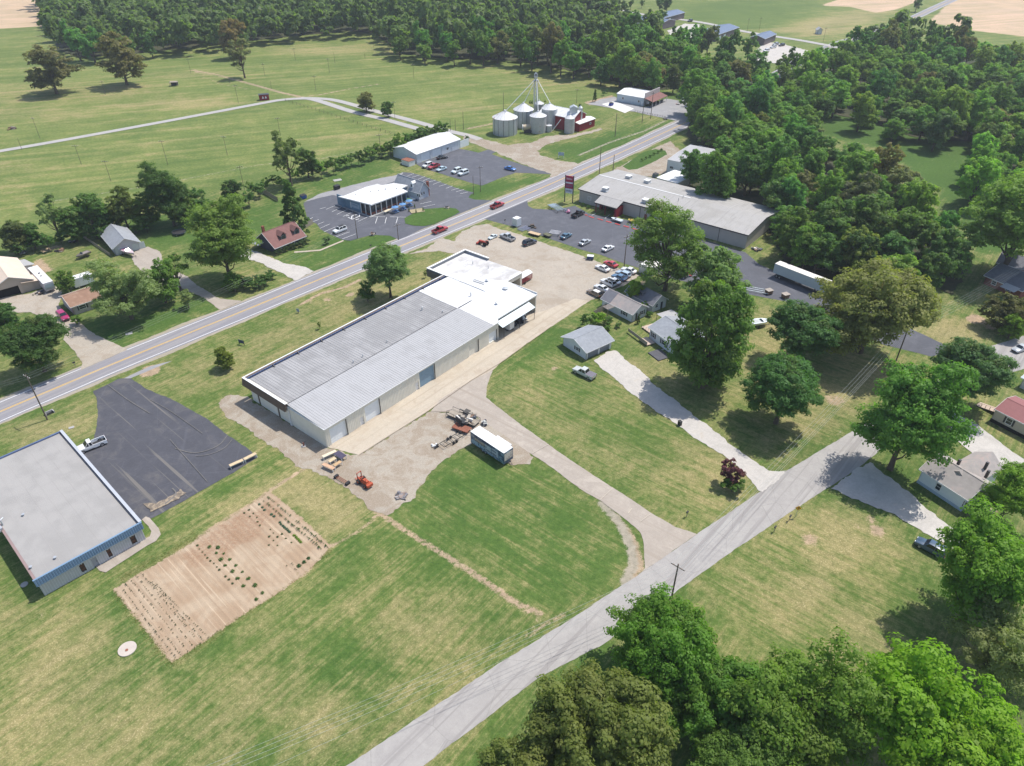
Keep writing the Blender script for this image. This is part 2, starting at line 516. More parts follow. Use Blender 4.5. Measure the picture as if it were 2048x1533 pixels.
gm = bpy.data.meshes.new("ground")
nx, ny = len(GX), len(GY)
co = np.zeros((NV, 3), dtype=np.float32)
co[:, 0], co[:, 1] = gx_, gy_
ii = (np.arange(ny - 1)[:, None] * nx + np.arange(nx - 1)[None, :]).ravel()
quads = np.stack([ii, ii + 1, ii + nx + 1, ii + nx], 1).astype(np.int32)
gm.vertices.add(NV); gm.vertices.foreach_set("co", co.ravel())
gm.loops.add(quads.size); gm.loops.foreach_set("vertex_index", quads.ravel())
gm.polygons.add(len(quads))
gm.polygons.foreach_set("loop_start", np.arange(0, quads.size, 4, dtype=np.int32))
gm.polygons.foreach_set("loop_total", np.full(len(quads), 4, dtype=np.int32))
gm.update()
for nm, arr in (("zone_a", zoneA), ("zone_b", zoneB)):
    at = gm.attributes.new(nm, 'FLOAT_COLOR', 'POINT')
    at.data.foreach_set("color", arr.ravel())

GRASS, DRY, LUSH, SOIL, PALE = (0.096, 0.142, 0.036), (0.290, 0.238, 0.118), (0.062, 0.115, 0.026), (0.300, 0.225, 0.155), (0.380, 0.335, 0.270)
def ground_material(name="ground_grass", zones=True):
    m, nt, b, out = _nodes(name)
    q = NT(nt)
    p = q.pos(True)
    A = q.n("ShaderNodeAttribute"); A.attribute_name = "zone_a"
    B = q.n("ShaderNodeAttribute"); B.attribute_name = "zone_b"
    sa = q.n("ShaderNodeSeparateColor"); q.l(A.outputs["Color"], sa.inputs[0])
    sb = q.n("ShaderNodeSeparateColor"); q.l(B.outputs["Color"], sb.inputs[0])
    a_dirt, a_dry, a_lush, a_pale = sa.outputs[0], sa.outputs[1], sa.outputs[2], A.outputs["Alpha"]
    b_cross, b_far, b_tan, b_or = sb.outputs[0], sb.outputs[1], sb.outputs[2], B.outputs["Alpha"]
    if not zones:
        z = q.n("ShaderNodeValue").outputs[0]; z.default_value = 0.0
        k1 = q.n("ShaderNodeValue").outputs[0]; k1.default_value = 0.7
        a_dirt = a_dry = a_pale = b_cross = b_tan = b_or = z; a_lush = k1; b_far = z
    nL = q.noise(p, 0.035, 3, .6, .4); nM = q.noise(p, 0.17, 4, .62, .5); nS = q.noise(p, 1.0, 5, .72); nF = q.noise(p, 4.2, 4, .8); nX = q.noise(p, 0.42, 3, .6)
    s1 = q.stripes(p, 50.9, 0.06, 0.75); s2 = q.stripes(p, -39, 0.05, 0.8); s3 = q.stripes(p, 20, 0.012, 0.22)
    s = q.math('ADD', s1, q.math('MULTIPLY', b_cross, q.math('SUBTRACT', s2, s1)))
    s = q.math('ADD', s, q.math('MULTIPLY', b_far, q.math('SUBTRACT', s3, s)))
    # dryness
    d = q.math('ADD', q.math('MULTIPLY', nM, 0.50), q.math('MULTIPLY', s, 0.42))
    d = q.math('ADD', d, q.math('MULTIPLY', nL, 0.30))
    d = q.math('ADD', d, q.math('MULTIPLY', nS, 0.34))
    d = q.math('ADD', d, q.math('MULTIPLY', nX, 0.2))
    d = q.math('ADD', d, q.math('MULTIPLY', a_dry, 0.42))
    d = q.math('SUBTRACT', d, q.math('MULTIPLY', a_lush, 0.22))
    d = q.math('SUBTRACT', d, q.math('MULTIPLY', b_far, 0.10))
    d = q.math('ADD', d, q.math('MULTIPLY', b_far, q.math('MULTIPLY', q.math('SUBTRACT', s, 0.5), 0.42)))
    s5 = q.stripes(p, 50.9, 0.10, 2.6); s6 = q.stripes(p, -39, 0.10, 2.6)
    sf = q.math('ADD', s5, q.math('MULTIPLY', b_cross, q.math('SUBTRACT', s6, s5)))
    d = q.math('ADD', d, q.math('MULTIPLY', q.math('SUBTRACT', sf, 0.5), q.math('MULTIPLY', q.math('SUBTRACT', 1.0, b_far), 0.42)))
    dry = q.smooth(d, 0.76, 1.13)
    lush = q.smooth(q.math('ADD', q.math('MULTIPLY', q.math('SUBTRACT', 1.0, d), 0.8), q.math('MULTIPLY', a_lush, 0.26)), 0.04, 0.40)
    c = q.mix(lush, GRASS, LUSH)
    # far fields are a touch brighter and yellower
    c = q.mix(b_far, c, q.mix(lush, (0.158, 0.190, 0.058), (0.100, 0.145, 0.040)))
    c = q.mix(q.math('MULTIPLY', dry, 0.76), c, DRY)
    wv = q.n("ShaderNodeTexWave", wave_type='BANDS'); wm = q.mapping(p, rot=-20 + 90); q.l(wm, wv.inputs[0]); wv.inputs['Scale'].default_value = 0.055; wv.inputs['Distortion'].default_value = 1.5
    c = q.mix(q.math('MULTIPLY', b_far, q.math('MULTIPLY', q.smooth(wv.outputs[1], .45, .85), 0.12)), c, (0.07, 0.12, 0.03))
    # straw flecks in the dry parts
    fl = q.smooth(q.math('ADD', q.math('MULTIPLY', nF, 0.75), q.math('MULTIPLY', d, 0.25)), 0.66, 0.76)
    c = q.mix(q.math('MULTIPLY', fl, 0.55), c, (0.42, 0.36, 0.22))
    # bare soil, gravel, tan fields
    edge = q.math('ADD', q.math('MULTIPLY', q.math('SUBTRACT', nS, 0.5), 0.7), q.math('MULTIPLY', q.math('SUBTRACT', nF, 0.5), 0.55))
    dirt = q.smooth(q.math('ADD', a_dirt, edge), 0.42, 0.66)
    soilc = q.mix(q.smooth(nX, .35, .65), SOIL, _hue(SOIL, 1.22))
    c = q.mix(dirt, c, soilc)
    pale = q.smooth(q.math('ADD', a_pale, edge), 0.40, 0.62)
    c = q.mix(pale, c, q.mix(q.smooth(nF, .35, .6), PALE, _hue(PALE, 0.72)))
    tan_ = q.smooth(q.math('ADD', b_tan, q.math('MULTIPLY', q.math('SUBTRACT', nL, .5), .3)), 0.4, 0.6)
    c = q.mix(tan_, c, q.mix(q.smooth(s3, .35, .65), (0.50, 0.36, 0.26), (0.40, 0.31, 0.20)))
    # overall value breakup
    v = q.math('ADD', q.math('MULTIPLY', nF, 0.55), q.math('MULTIPLY', nS, 0.45))
    weeds = q.smooth(q.noise(p, 0.8, 5, .75, 1.0), .60, .70)
    c = q.mix(q.math('MULTIPLY', q.math('MULTIPLY', weeds, q.math('SUBTRACT', 1.0, b_far)), 0.4), c, (0.070, 0.115, 0.030))
    c = q.mix(1.0, c, q.mix(q.smooth(v, 0.3, 0.7), (0.66, 0.68, 0.66), (1.36, 1.34, 1.34)), 'MULTIPLY')
    c = q.mix(1.0, c, q.mix(q.smooth(nL, 0.3, 0.7), (0.90, 0.93, 0.9), (1.1, 1.07, 1.05)), 'MULTIPLY')
    q.l(c, b.inputs["Base Color"])
    b.inputs["Roughness"].default_value = 0.95
    b.inputs["Specular IOR Level"].default_value = 0.12
    h = q.math('ADD', nF, q.math('MULTIPLY', nS, 1.5))
    q.bump(b, h, 0.5, 0.12)
    MATS[name] = m
    return m
gmat = ground_material()
gmat2 = ground_material("island_grass", False)
gm.materials.append(gmat)
go = bpy.data.objects.new("ground", gm)
link(go); go["kind"] = "structure"

# ------------------------------------------------------------------ paved and gravel sheets
LEVEL = [0.02]
def sheet(name, px_poly, m, z=None, jit=0.12, step=1.0, world=None, seed=None):
    """a thin sheet on the ground with a slightly ragged edge"""
    P = [Vector((p.x, p.y, 0)) for p in G(px_poly)] if world is None else [Vector((p[0], p[1], 0)) for p in world]
    r = random.Random(sum(map(ord, name)) % 1000 if seed is None else seed)
    out = []; s0 = 0.0; ph = [r.uniform(0, 6) for _ in range(3)]; step = min(step, .55 if jit else 50)
    if P[0].y > 240 or jit > .4: step = 1.2
    for a, b in zip(P, P[1:] + P[:1]):
        L = (b - a).length
        n = max(1, int(L / step))
        nrm = Vector((-(b - a).y, (b - a).x, 0)).normalized() if L > 0 else Vector((0, 0, 0))
        for i in range(n):
            s0 += L / n
            w = math.sin(s0 * .55 + ph[0]) + .8 * math.sin(s0 * 1.3 + ph[1]) + .6 * math.sin(s0 * 3.1 + ph[2]) + .8 * r.uniform(-1, 1)
            out.append(a.lerp(b, i / n) + nrm * (w * jit * .6))
    if z is None:
        LEVEL[0] += 0.004; z = LEVEL[0]
    bm = bmesh.new()
    vs = [bm.verts.new((p.x, p.y, z)) for p in out]
    f = bm.faces.new(vs)
    if f.normal.z < 0: f.normal_flip()
    f.normal_update()
    if f.normal.z < 0: f.normal_flip()
    bmesh.ops.triangulate(bm, faces=bm.faces[:], ngon_method='BEAUTY')
    me = bpy.data.meshes.new(name); bm.to_mesh(me); bm.free()
    me.materials.append(m)
    o = bpy.data.objects.new(name, me); link(o); o["kind"] = "structure"
    return o
def ribbon(name, pts, wl, wr, m, z=None, world=False, kind="structure"):
    """strip along a centre line, wl to its left and wr to its right"""
    P = G(pts) if not world else [Vector(p) for p in pts]
    if z is None:
        LEVEL[0] += 0.004; z = LEVEL[0]
    mb = MB(); L = []; Rr = []
    for i, p in enumerate(P):
        a = P[max(0, i - 1)]; b = P[min(len(P) - 1, i + 1)]
        d = (b - a); d.z = 0; d.normalize(); n = Vector((-d.y, d.x, 0))
        L.append((p.x + n.x * wl, p.y + n.y * wl, z)); Rr.append((p.x - n.x * wr, p.y - n.y * wr, z))
    n = len(P)
    mb.add(L + Rr, [(i, i + n, i + n + 1, i + 1) for i in range(n - 1)])
    o = part(name, mb, m, None)
    o["kind"] = kind
    return o
def smooth_line(pts, n=8):
    P = [Vector(p) for p in pts]; out = []
    for i in range(len(P) - 1):
        p0, p1, p2, p3 = P[max(0, i - 1)], P[i], P[i + 1], P[min(len(P) - 1, i + 2)]
        for k in range(n):
            t = k / n
            out.append(0.5 * ((2 * p1) + (p2 - p0) * t + (2 * p0 - 5 * p1 + 4 * p2 - p3) * t * t + (3 * p1 - p0 - 3 * p2 + p3) * t ** 3))
    out.append(P[-1])
    return out

def paved(name, col, var, patch=None, thr=(0.5, 0.62), crack=0.0, streak=None, rough=0.85, tracks=None, flecks=None):
    m, nt, b, out = _nodes(name)
    q = NT(nt); p = q.pos(True)
    nL = q.noise(p, 0.07, 3, .6, 1.2); nM = q.noise(p, 0.30, 6, .68, .9); nS = q.noise(p, 2.2, 4, .6); nF = q.noise(p, 14, 2)
    v = q.math('ADD', q.math('MULTIPLY', nM, 0.45), q.math('MULTIPLY', nS, 0.3))
    v = q.math('ADD', v, q.math('MULTIPLY', nF, 0.25))
    c = q.mix(q.smooth(v, 0.32, 0.68), _hue(col, 1 - var), _hue(col, 1 + var))
    if patch:
        k = q.smooth(q.math('ADD', q.math('MULTIPLY', nM, 0.6), q.math('MULTIPLY', nL, 0.4)), *thr)
        c = q.mix(q.math('MULTIPLY', k, 0.8), c, tuple(patch))
    if streak:
        ang, scol, lo, hi = streak
        st = q.stripes(p, ang, 0.02, 0.9)
        c = q.mix(q.smooth(st, lo, hi), c, tuple(scol))
    if flecks:
        c = q.mix(q.smooth(nF, 0.56, 0.70), c, tuple(flecks))
    if crack:
        vo = q.n("ShaderNodeTexVoronoi", feature='DISTANCE_TO_EDGE')
        w = q.mix(0.12, p, q.n("ShaderNodeTexNoise").outputs[1])
        q.l(w, vo.inputs["Vector"]); vo.inputs["Scale"].default_value = crack
        c = q.mix(q.math('MULTIPLY', q.smooth(vo.outputs[0], 0.0, 0.012, 1.0, 0.0), 0.30 if col[0] > .1 else 0.12), c, _hue(col, 0.5 if col[0] > .1 else 2.4))
    q.l(c, b.inputs["Base Color"])
    b.inputs["Roughness"].default_value = rough
    b.inputs["Specular IOR Level"].default_value = 0.25
    q.bump(b, nF, 0.25, 0.02)
    MATS[name] = m
    return m
M_ASPH = paved("asphalt_dark", (0.074, 0.075, 0.088), 0.16, patch=(0.135, 0.125, 0.118), thr=(0.50, 0.72), crack=0.12, streak=(-41, (0.150, 0.140, 0.130), 0.62, 0.70))
M_ASPH2 = paved("asphalt_lot", (0.096, 0.099, 0.115), 0.14, patch=(0.145, 0.147, 0.165), thr=(0.50, 0.75), crack=0.1)
M_ASPH3 = paved("asphalt_weathered", (0.27, 0.265, 0.27), 0.12, patch=(0.36, 0.34, 0.32), thr=(0.5, 0.7))
M_HWY = paved("highway_asphalt", (0.225, 0.218, 0.235), 0.07, streak=(51, (0.27, 0.258, 0.262), 0.45, 0.6))
M_SIDE = paved("side_road_surface", (0.325, 0.306, 0.290), 0.09, patch=(0.37, 0.35, 0.325), thr=(0.45, 0.65), streak=(48, (0.27, 0.252, 0.24), 0.50, 0.62), crack=0.16)
M_CONC = paved("concrete_tan", (0.450, 0.390, 0.310), 0.14, patch=(0.36, 0.295, 0.225), thr=(0.48, 0.62), streak=(51, (0.38, 0.32, 0.25), .52, .68))
M_CONC2 = paved("driveway_concrete", (0.345, 0.300, 0.255), 0.12, patch=(0.41, 0.36, 0.305), thr=(0.5, 0.62), streak=(-38, (0.315, 0.27, 0.225), .52, .68))
M_GRAV = paved("gravel_tan", (0.365, 0.318, 0.262), 0.22, patch=(0.275, 0.225, 0.170), thr=(0.46, 0.60), flecks=(0.50, 0.45, 0.39))
M_GRAV2 = paved("gravel_white", (0.440, 0.410, 0.375), 0.18, patch=(0.36, 0.30, 0.225), thr=(0.56, 0.7), flecks=(0.56, 0.53, 0.50))
M_GRAV3 = paved("gravel_yard", (0.345, 0.300, 0.240), 0.2, patch=(0.240, 0.185, 0.130), thr=(0.43, 0.55), flecks=(0.50, 0.47, 0.43))
M_WHITE = mat("road_white_paint", (0.72, 0.72, 0.72), 0.12, 3, 0.7, world=True)
M_YEL = mat("road_yellow_paint", (0.66, 0.40, 0.07), 0.15, 3, 0.7, world=True, col2=(0.55, 0.42, 0.22))
M_REDP = mat("road_red_paint", (0.45, 0.06, 0.055), 0.15, 3, 0.7, world=True)

HW = [(-420, 1010), (-200, 911), (0, 824), (110, 777.5), (220, 731), (360, 674), (500, 617), (612, 570.5), (725, 524), (815, 487), (920, 444.5), (1020, 403), (1100, 369), (1180, 333.5), (1280, 288), (1375, 244)]
HWG = [g(*p) for p in HW]
d_ = (HWG[-1] - HWG[-3]).normalized()
far_end = g(1870, 16)
HWG += [HWG[-1] + d_ * 60, HWG[-1].lerp(far_end, .45) + Vector((-8, 8, 0)), HWG[-1].lerp(far_end, .75), far_end, far_end + (far_end - HWG[-1]).normalized() * 600]
HWG = smooth_line(HWG, 4)
HS = [p for p in HWG]
M_SHO = paved("shoulder_gravel", (0.33, 0.29, 0.235), 0.2, patch=(0.26, 0.23, 0.15), thr=(.44, .6), flecks=(.44, .4, .34))
def ragged(name, P, w0, m, z, seed):
    r = random.Random(seed); Q = []
    for a, b in zip(P[:-1], P[1:]):
        n = max(1, int((b - a).length / 1.1)); Q += [a.lerp(b, i / n) for i in range(n)]
    L, Rr = [], []
    for i, p in enumerate(Q):
        a = Q[max(0, i - 1)]; b = Q[min(len(Q) - 1, i + 1)]; d = (b - a).normalized(); n = Vector((-d.y, d.x, 0))
        w1 = w0 + .35 * math.sin(i * .13) + .2 * math.sin(i * .41 + 1) + r.uniform(-.14, .14); w2 = w0 + .3 * math.sin(i * .11 + 2) + .2 * math.sin(i * .37) + r.uniform(-.14, .14)
        L.append((p.x + n.x * w1, p.y + n.y * w1, z)); Rr.append((p.x - n.x * w2, p.y - n.y * w2, z))
    mb = MB(); n = len(Q); mb.add(L + Rr, [(i, i + n, i + n + 1, i + 1) for i in range(n - 1)])
    o = part(name, mb, m, None); o["kind"] = "structure"
ragged("gravel_shoulder", [p for p in HWG if p.y < 420], 5.25, M_SHO, 0.018, 3)
ribbon("highway", HWG, 4.35, 4.35, M_HWY, z=0.030, world=True)
def offset_line(P, off):
    out = []
    for i, p in enumerate(P):
        a = P[max(0, i - 1)]; b = P[min(len(P) - 1, i + 1)]
        d = (b - a).normalized(); out.append(p + Vector((-d.y, d.x, 0)) * off)
    return out
hwm = MB()
for nm, off, w, m in (("edge_line", 3.62, 0.09, M_WHITE), ("edge_line", -3.62, 0.09, M_WHITE), ("centre_line", 0.17, 0.085, M_YEL), ("centre_line", -0.17, 0.085, M_YEL)):
    ribbon(nm, offset_line(HWG, off), w, w, m, z=0.036, world=True)

SIDE_L = [(560, 1615), (693, 1533), (882, 1405), (1010, 1320), (1132, 1245), (1275, 1151), (1394, 1069), (1450, 1031), (1520, 984), (1570, 944), (1640, 902), (1733, 846), (1800, 800), (1880, 742), (1960, 700), (2060, 668), (2300, 600)]
SIDE_R = [(700, 1630), (845, 1533), (968, 1440), (1080, 1354), (1205, 1290), (1300, 1222), (1440, 1120), (1520, 1066), (1600, 1012), (1650, 980), (1712, 940), (1780, 885), (1850, 838), (1920, 790), (1990, 755), (2060, 735), (2300, 680)]
sheet("side_road", SIDE_L + SIDE_R[::-1], M_SIDE, z=0.034, jit=0.06, step=2)
sheet("road_shoulder", [(186, 786), (300, 733), (345, 722), (262, 757), (237, 761), (214, 772)], M_ASPH3, jit=.05)
sheet("store_lot", [(962, 437), (985, 428), (1045, 402), (1055, 402), (1056, 412), (1066, 418), (1110, 420), (1150, 412), (1178, 428), (1250, 440), (1400, 478), (1490, 505), (1520, 530), (1590, 560), (1700, 600), (1800, 648), (1896, 693), (1880, 708), (1864, 714), (1768, 690), (1671, 642), (1591, 607), (1500, 590), (1420, 575), (1345, 558), (1300, 543), (1249, 528), (1204, 511), (1163, 500), (1102, 479), (1046, 459), (1000, 447), (975, 440)], M_ASPH2, jit=.06)
sheet("restaurant_lot", [(607, 407), (628, 397), (664, 390), (690, 392), (740, 380), (770, 365), (805, 345), (822, 346), (837, 350), (876, 363), (917, 378), (948, 386), (940, 391), (937, 396), (950, 400), (985, 401), (920, 428), (855, 454), (812, 474), (797, 480), (780, 472), (744, 470), (716, 478), (701, 482), (685, 480), (660, 469), (641, 459), (633, 448), (623, 444), (615, 439)], M_ASPH2, jit=.05)
sheet("restaurant_drive", [(607, 405), (640, 388), (700, 372), (760, 357), (792, 351), (806, 345), (800, 358), (740, 382), (690, 393), (664, 391), (628, 399)], M_ASPH3, jit=.15)
sheet("shop_lot", [(832, 329), (917, 298), (930, 300), (958, 306), (975, 300), (994, 303), (983, 309), (1013, 320), (1060, 335), (1098, 346), (1103, 349), (1031, 346), (1000, 357), (964, 372), (942, 366), (895, 352), (846, 337)], M_ASPH2, jit=.08)
sheet("gravel_entrance", [(933, 268), (960, 277), (1015, 291), (1070, 284), (1090, 273), (1152, 269), (1200, 257), (1206, 260), (1165, 271), (1097, 288), (1075, 302), (1083, 312), (1111, 320), (1145, 326), (1162, 330), (1104, 356), (1098, 347), (1056, 333), (1028, 321), (978, 299), (955, 291), (925, 279)], M_GRAV3, jit=.5, step=2)
sheet("left_lot", [(186, 783), (214, 771), (237, 758), (262, 757), (293, 779), (341, 798), (407, 834), (458, 872), (506, 906), (516, 915), (466, 946), (397, 986), (303, 1038), (250, 1045), (140, 930), (185, 884), (192, 862), (196, 836), (193, 795)], M_ASPH, jit=.08)
sheet("gravel_yard", [(433, 806), (450, 794), (471, 791), (498, 797), (580, 848), (655, 893), (700, 912), (719, 911), (856, 826), (900, 826), (945, 834), (1000, 860), (1068, 915), (1060, 930), (1030, 932), (990, 912), (945, 887), (912, 902), (877, 933), (851, 958), (833, 981), (831, 997), (775, 1030), (742, 1020), (678, 964), (602, 936), (560, 905), (508, 868), (450, 830)], M_GRAV3, jit=.35, step=1.2)
sheet("north_yard", [(818, 509), (850, 499), (880, 479), (887, 477), (907, 483), (925, 463), (950, 452), (978, 449), (1000, 459), (1038, 469), (1102, 492), (1158, 510), (1183, 521), (1249, 540), (1283, 552), (1262, 563), (1225, 583), (1178, 603), (1100, 640), (1000, 640), (960, 540), (930, 512), (905, 508), (877, 502), (845, 506)], M_GRAV, jit=.3, step=1.5)
sheet("concrete_apron", [(645, 893), (719, 911), (775, 876), (856, 824), (905, 785), (943, 762), (985, 742), (1000, 728), (1051, 690), (1102, 655), (1178, 603), (1150, 598), (1090, 622), (1060, 628), (985, 640), (640, 880)], M_CONC, jit=.08, step=2)
sheet("concrete_driveway", [(972, 795), (985, 806), (1020, 834), (1097, 890), (1163, 936), (1226, 976), (1300, 1025), (1351, 1055), (1394, 1069), (1275, 1151), (1290, 1137), (1287, 1081), (1280, 1065), (1254, 1042), (1204, 1004), (1163, 981), (1107, 938), (1064, 910), (1000, 866), (940, 826), (900, 824), (860, 826), (880, 800), (943, 762), (985, 742), (975, 770)], M_CONC2, jit=.06, step=2)
sheet("gravel_driveway", [(1188, 722), (1200, 713), (1215, 704), (1233, 702), (1248, 718), (1278, 739), (1305, 767), (1407, 846), (1466, 892), (1520, 933), (1545, 943), (1575, 942), (1525, 985), (1512, 979), (1496, 953), (1466, 925), (1407, 887), (1356, 852), (1262, 788), (1234, 760), (1205, 740)], M_GRAV2, jit=.22, step=1)
sheet("gravel_drive_east", [(1662, 978), (1690, 955), (1712, 941), (1740, 925), (1834, 1000), (1901, 1056), (1935, 1085), (1905, 1100), (1869, 1076), (1781, 1028), (1698, 993)], M_GRAV2, jit=.25, step=1)
sheet("concrete_drive_east", [(1900, 820), (1925, 835), (1955, 850), (1990, 878), (2025, 905), (2100, 950), (2070, 985), (1990, 930), (1950, 912), (1900, 870)], M_GRAV2, jit=.08)
sheet("west_driveway", [(-60, 600), (0, 596), (60, 588), (105, 572), (125, 580), (118, 612), (142, 640), (153, 640), (178, 662), (215, 682), (242, 693), (255, 700), (160, 742), (166, 727), (150, 705), (128, 680), (130, 655), (100, 640), (60, 625), (-60, 630)], M_GRAV, jit=.12)
sheet("garage_driveway", [(262, 512), (275, 500), (296, 494), (320, 504), (330, 530), (375, 555), (400, 575), (440, 598), (484, 603), (442, 621), (400, 592), (360, 577), (310, 575), (290, 550), (270, 530)], M_CONC2, jit=.15)
sheet("house_driveway", [(488, 498), (520, 506), (564, 526), (602, 533), (628, 543), (592, 562), (556, 544), (520, 526), (478, 515)], M_GRAV2, jit=.25, step=1)
sheet("front_path", [(589, 504), (604, 503), (640, 500), (686, 481), (688, 483), (641, 502.5), (604, 505.5), (588, 506.5)], M_CONC, jit=0)
sheet("office_path", [(292, 1034), (300, 1037), (318, 1058), (322, 1070), (312, 1083), (295, 1092), (212, 1146), (200, 1143), (191, 1133), (206, 1129), (285, 1080), (300, 1074), (303, 1064), (297, 1053), (284, 1040)], M_CONC2, jit=0.02)
sheet("shop_forecourt", [(1175, 209), (1200, 200), (1229, 194), (1245, 205), (1290, 215), (1333, 198), (1382, 206), (1390, 236), (1376, 244), (1351, 242), (1267, 224)], M_ASPH3, jit=.2, step=2)
sheet("concrete_pad", [(1203, 209), (1229, 203), (1268, 218), (1250, 227)], mat("new_concrete", (0.62, 0.60, 0.56), .05, 1, .8, world=True), jit=.03)
sheet("gravel_loop", [(1196, 357), (1240, 334), (1290, 306), (1330, 288), (1340, 283), (1363, 305), (1380, 297), (1425, 303), (1450, 330), (1400, 335), (1340, 345), (1300, 354), (1240, 350)], M_GRAV3, jit=.3, step=2)
sheet("grass_island", [(1245, 334), (1262, 322), (1285, 306), (1310, 299), (1330, 302), (1334, 310), (1305, 326), (1275, 339), (1258, 341)], gmat2, jit=.1)
sheet("grass_island", [(811, 448), (809, 437), (818, 432), (848, 419), (890, 416), (912, 418), (920, 425), (905, 433), (868, 449), (850, 453), (825, 452)], gmat2, jit=.1)
field_low = smooth_line([g(*p) for p in [(-300, 352), (0, 303), (160, 275), (350, 240), (520, 208), (560, 201), (600, 198), (632, 201), (704, 224), (767, 239), (831, 257), (870, 266)]], 4)
field_up = smooth_line([g(*p) for p in [(600, 197), (640, 198), (678, 203), (754, 224), (831, 244), (894, 262), (933, 271), (960, 280)]], 4)
M_TRACK = paved("field_road_surface", (0.36, 0.345, 0.33), 0.1, patch=(0.42, 0.37, 0.3), thr=(.5, .7))
ribbon("field_road", field_low, 2.0, 2.0, M_TRACK, world=True)
ribbon("field_road", field_up, 2.0, 2.0, M_TRACK, world=True)
# far road, right of the woods, and farm yards
far_rd = smooth_line([g(*p) for p in [(1180, 10), (1240, 20), (1300, 32), (1400, 45), (1480, 62), (1540, 72), (1610, 83), (1700, 100)]], 4)
ribbon("far_road", far_rd, 3, 3, M_TRACK, world=True)
sheet("far_yard", [(1515, 100), (1530, 84), (1560, 88), (1610, 100), (1625, 108), (1560, 128), (1510, 122)], M_GRAV2, jit=.8, step=4)
sheet("far_yard", [(1335, 62), (1370, 48), (1400, 50), (1395, 75), (1350, 85)], M_GRAV2, jit=.8, step=4)
# paint lines on the lots
def painted(name, segs, w, m, z=None):
    """each painted bar is a thin sheet"""
    LEVEL[0] += 0.004
    z = LEVEL[0] if z is None else z
    for a, b in segs:
        A, B = g(*a), g(*b); d = (B - A).normalized(); n = Vector((-d.y, d.x, 0)) * w / 2
        mb = MB(); mb.add([(A + n) + Vector((0, 0, z)), (A - n) + Vector((0, 0, z)), (B - n) + Vector((0, 0, z)), (B + n) + Vector((0, 0, z))], [(0, 1, 2, 3)])
        o = part(name, mb, m, None); o["kind"] = "structure"
painted("parking_line", [((640, 419), (651, 416)), ((652, 420), (671, 412)), ((664, 425), (682, 416)), ((674, 430), (695, 420)), ((686, 434), (706, 425)), ((716, 444), (736, 435)),
    ((616, 441), (626, 436)), ((625, 445), (638, 440)), ((636, 450), (648, 445)), ((640, 458), (660, 449)), ((648, 465), (671, 455)), ((661, 470), (672, 465)), ((673, 475), (699, 465)), ((685, 479), (712, 469)),
    ((751, 448), (755, 435)), ((770, 448), (773, 436)), ((792, 448), (796, 435)), ((741, 434), (768, 421)), ((740, 434.5), (770, 434.8)), ((780, 434.8), (812, 435.5)),
    ((840, 409), (863, 404)), ((845, 415), (870, 410)),
    ((815, 353), (828, 348)), ((824, 356), (839, 351)), ((836, 360), (850, 354)), ((846, 363), (860, 357)), ((856, 366), (872, 361)), ((866, 370), (882, 364)), ((878, 374), (894, 369)), ((892, 378), (905, 373)), ((903, 382), (918, 377)), ((912, 385), (928, 380)), ((920, 389), (936, 385))], 0.14, M_WHITE)
painted("parking_line", [((703, 440), (704, 433)), ((704, 440), (719, 434)), ((719, 434), (719, 429)), ((704, 433), (719, 428.5)), ((692, 433), (698, 432)), ((696, 436), (704, 439)), ((711, 441), (718, 439))], 0.3, M_WHITE)
painted("kerb_marking", [((1177, 433.5), (1188, 437)), ((1195, 438.5), (1206, 441.5)), ((1212, 443.3), (1223, 446.4)), ((1230, 448), (1240, 451)), ((1247, 452.7), (1258, 455.7)), ((1264, 457.5), (1275, 461)), ((1170, 430.5), (1175, 432))], 0.55, M_REDP)
painted("parking_line", [((1183, 432), (1192, 428)), ((1210, 438), (1220, 430))], 0.14, M_WHITE)
M_TYREM = mat("pale_tyre_mark", (0.150, 0.143, 0.135), .3, 2, .9, world=True)
def arc(pts, w, m, name):
    P = smooth_line([g(*p) for p in pts], 6); ribbon(name, P, w, w, m, world=True)
arc([(455, 872), (440, 890), (415, 902), (385, 907), (350, 898)], .09, M_TYREM, "tyre_mark")
arc([(465, 880), (448, 898), (420, 910), (390, 914)], .07, M_TYREM, "tyre_mark")
arc([(215, 770), (255, 800), (300, 828)], .08, M_TYREM, "tyre_mark")
arc([(340, 880), (380, 925), (415, 965)], .06, M_TYREM, "tyre_mark")
arc([(300, 800), (345, 826), (405, 868)], .06, M_TYREM, "tyre_mark")
sheet("sand_streak", [(286, 1012), (312, 1008), (345, 992), (362, 978), (372, 986), (350, 1002), (322, 1016), (300, 1026)], mat("sandy_stain", (0.20, 0.165, 0.13), .4, 2.5, .95, world=True, col2=(0.31, 0.25, 0.18), thr=(.46, .56)), jit=.3)
arc([(330, 1010), (352, 990), (345, 978)], .12, M_TYREM, "tyre_mark")
# joints of the concrete
M_JOINT = mat("joint_line", (0.50, 0.44, 0.36), .1, 2, .9, world=True)
M_JOINTD = mat("joint_dark", (0.20, 0.15, 0.10), .2, 2, .9, world=True)
painted("slab_joint", [((1064, 909), (1097, 890)), ((1200, 1001), (1226, 977)), ((1256, 1028), (1264, 1018)), ((1280, 1045), (1300, 1030))], 0.10, M_JOINT)
painted("slab_joint", [((719, 911), (856, 824)), ((856, 824), (943, 762)), ((856, 824), (900, 825)), ((943, 762), (1000, 728)), ((1000, 728), (1102, 655))], 0.09, M_JOINTD)

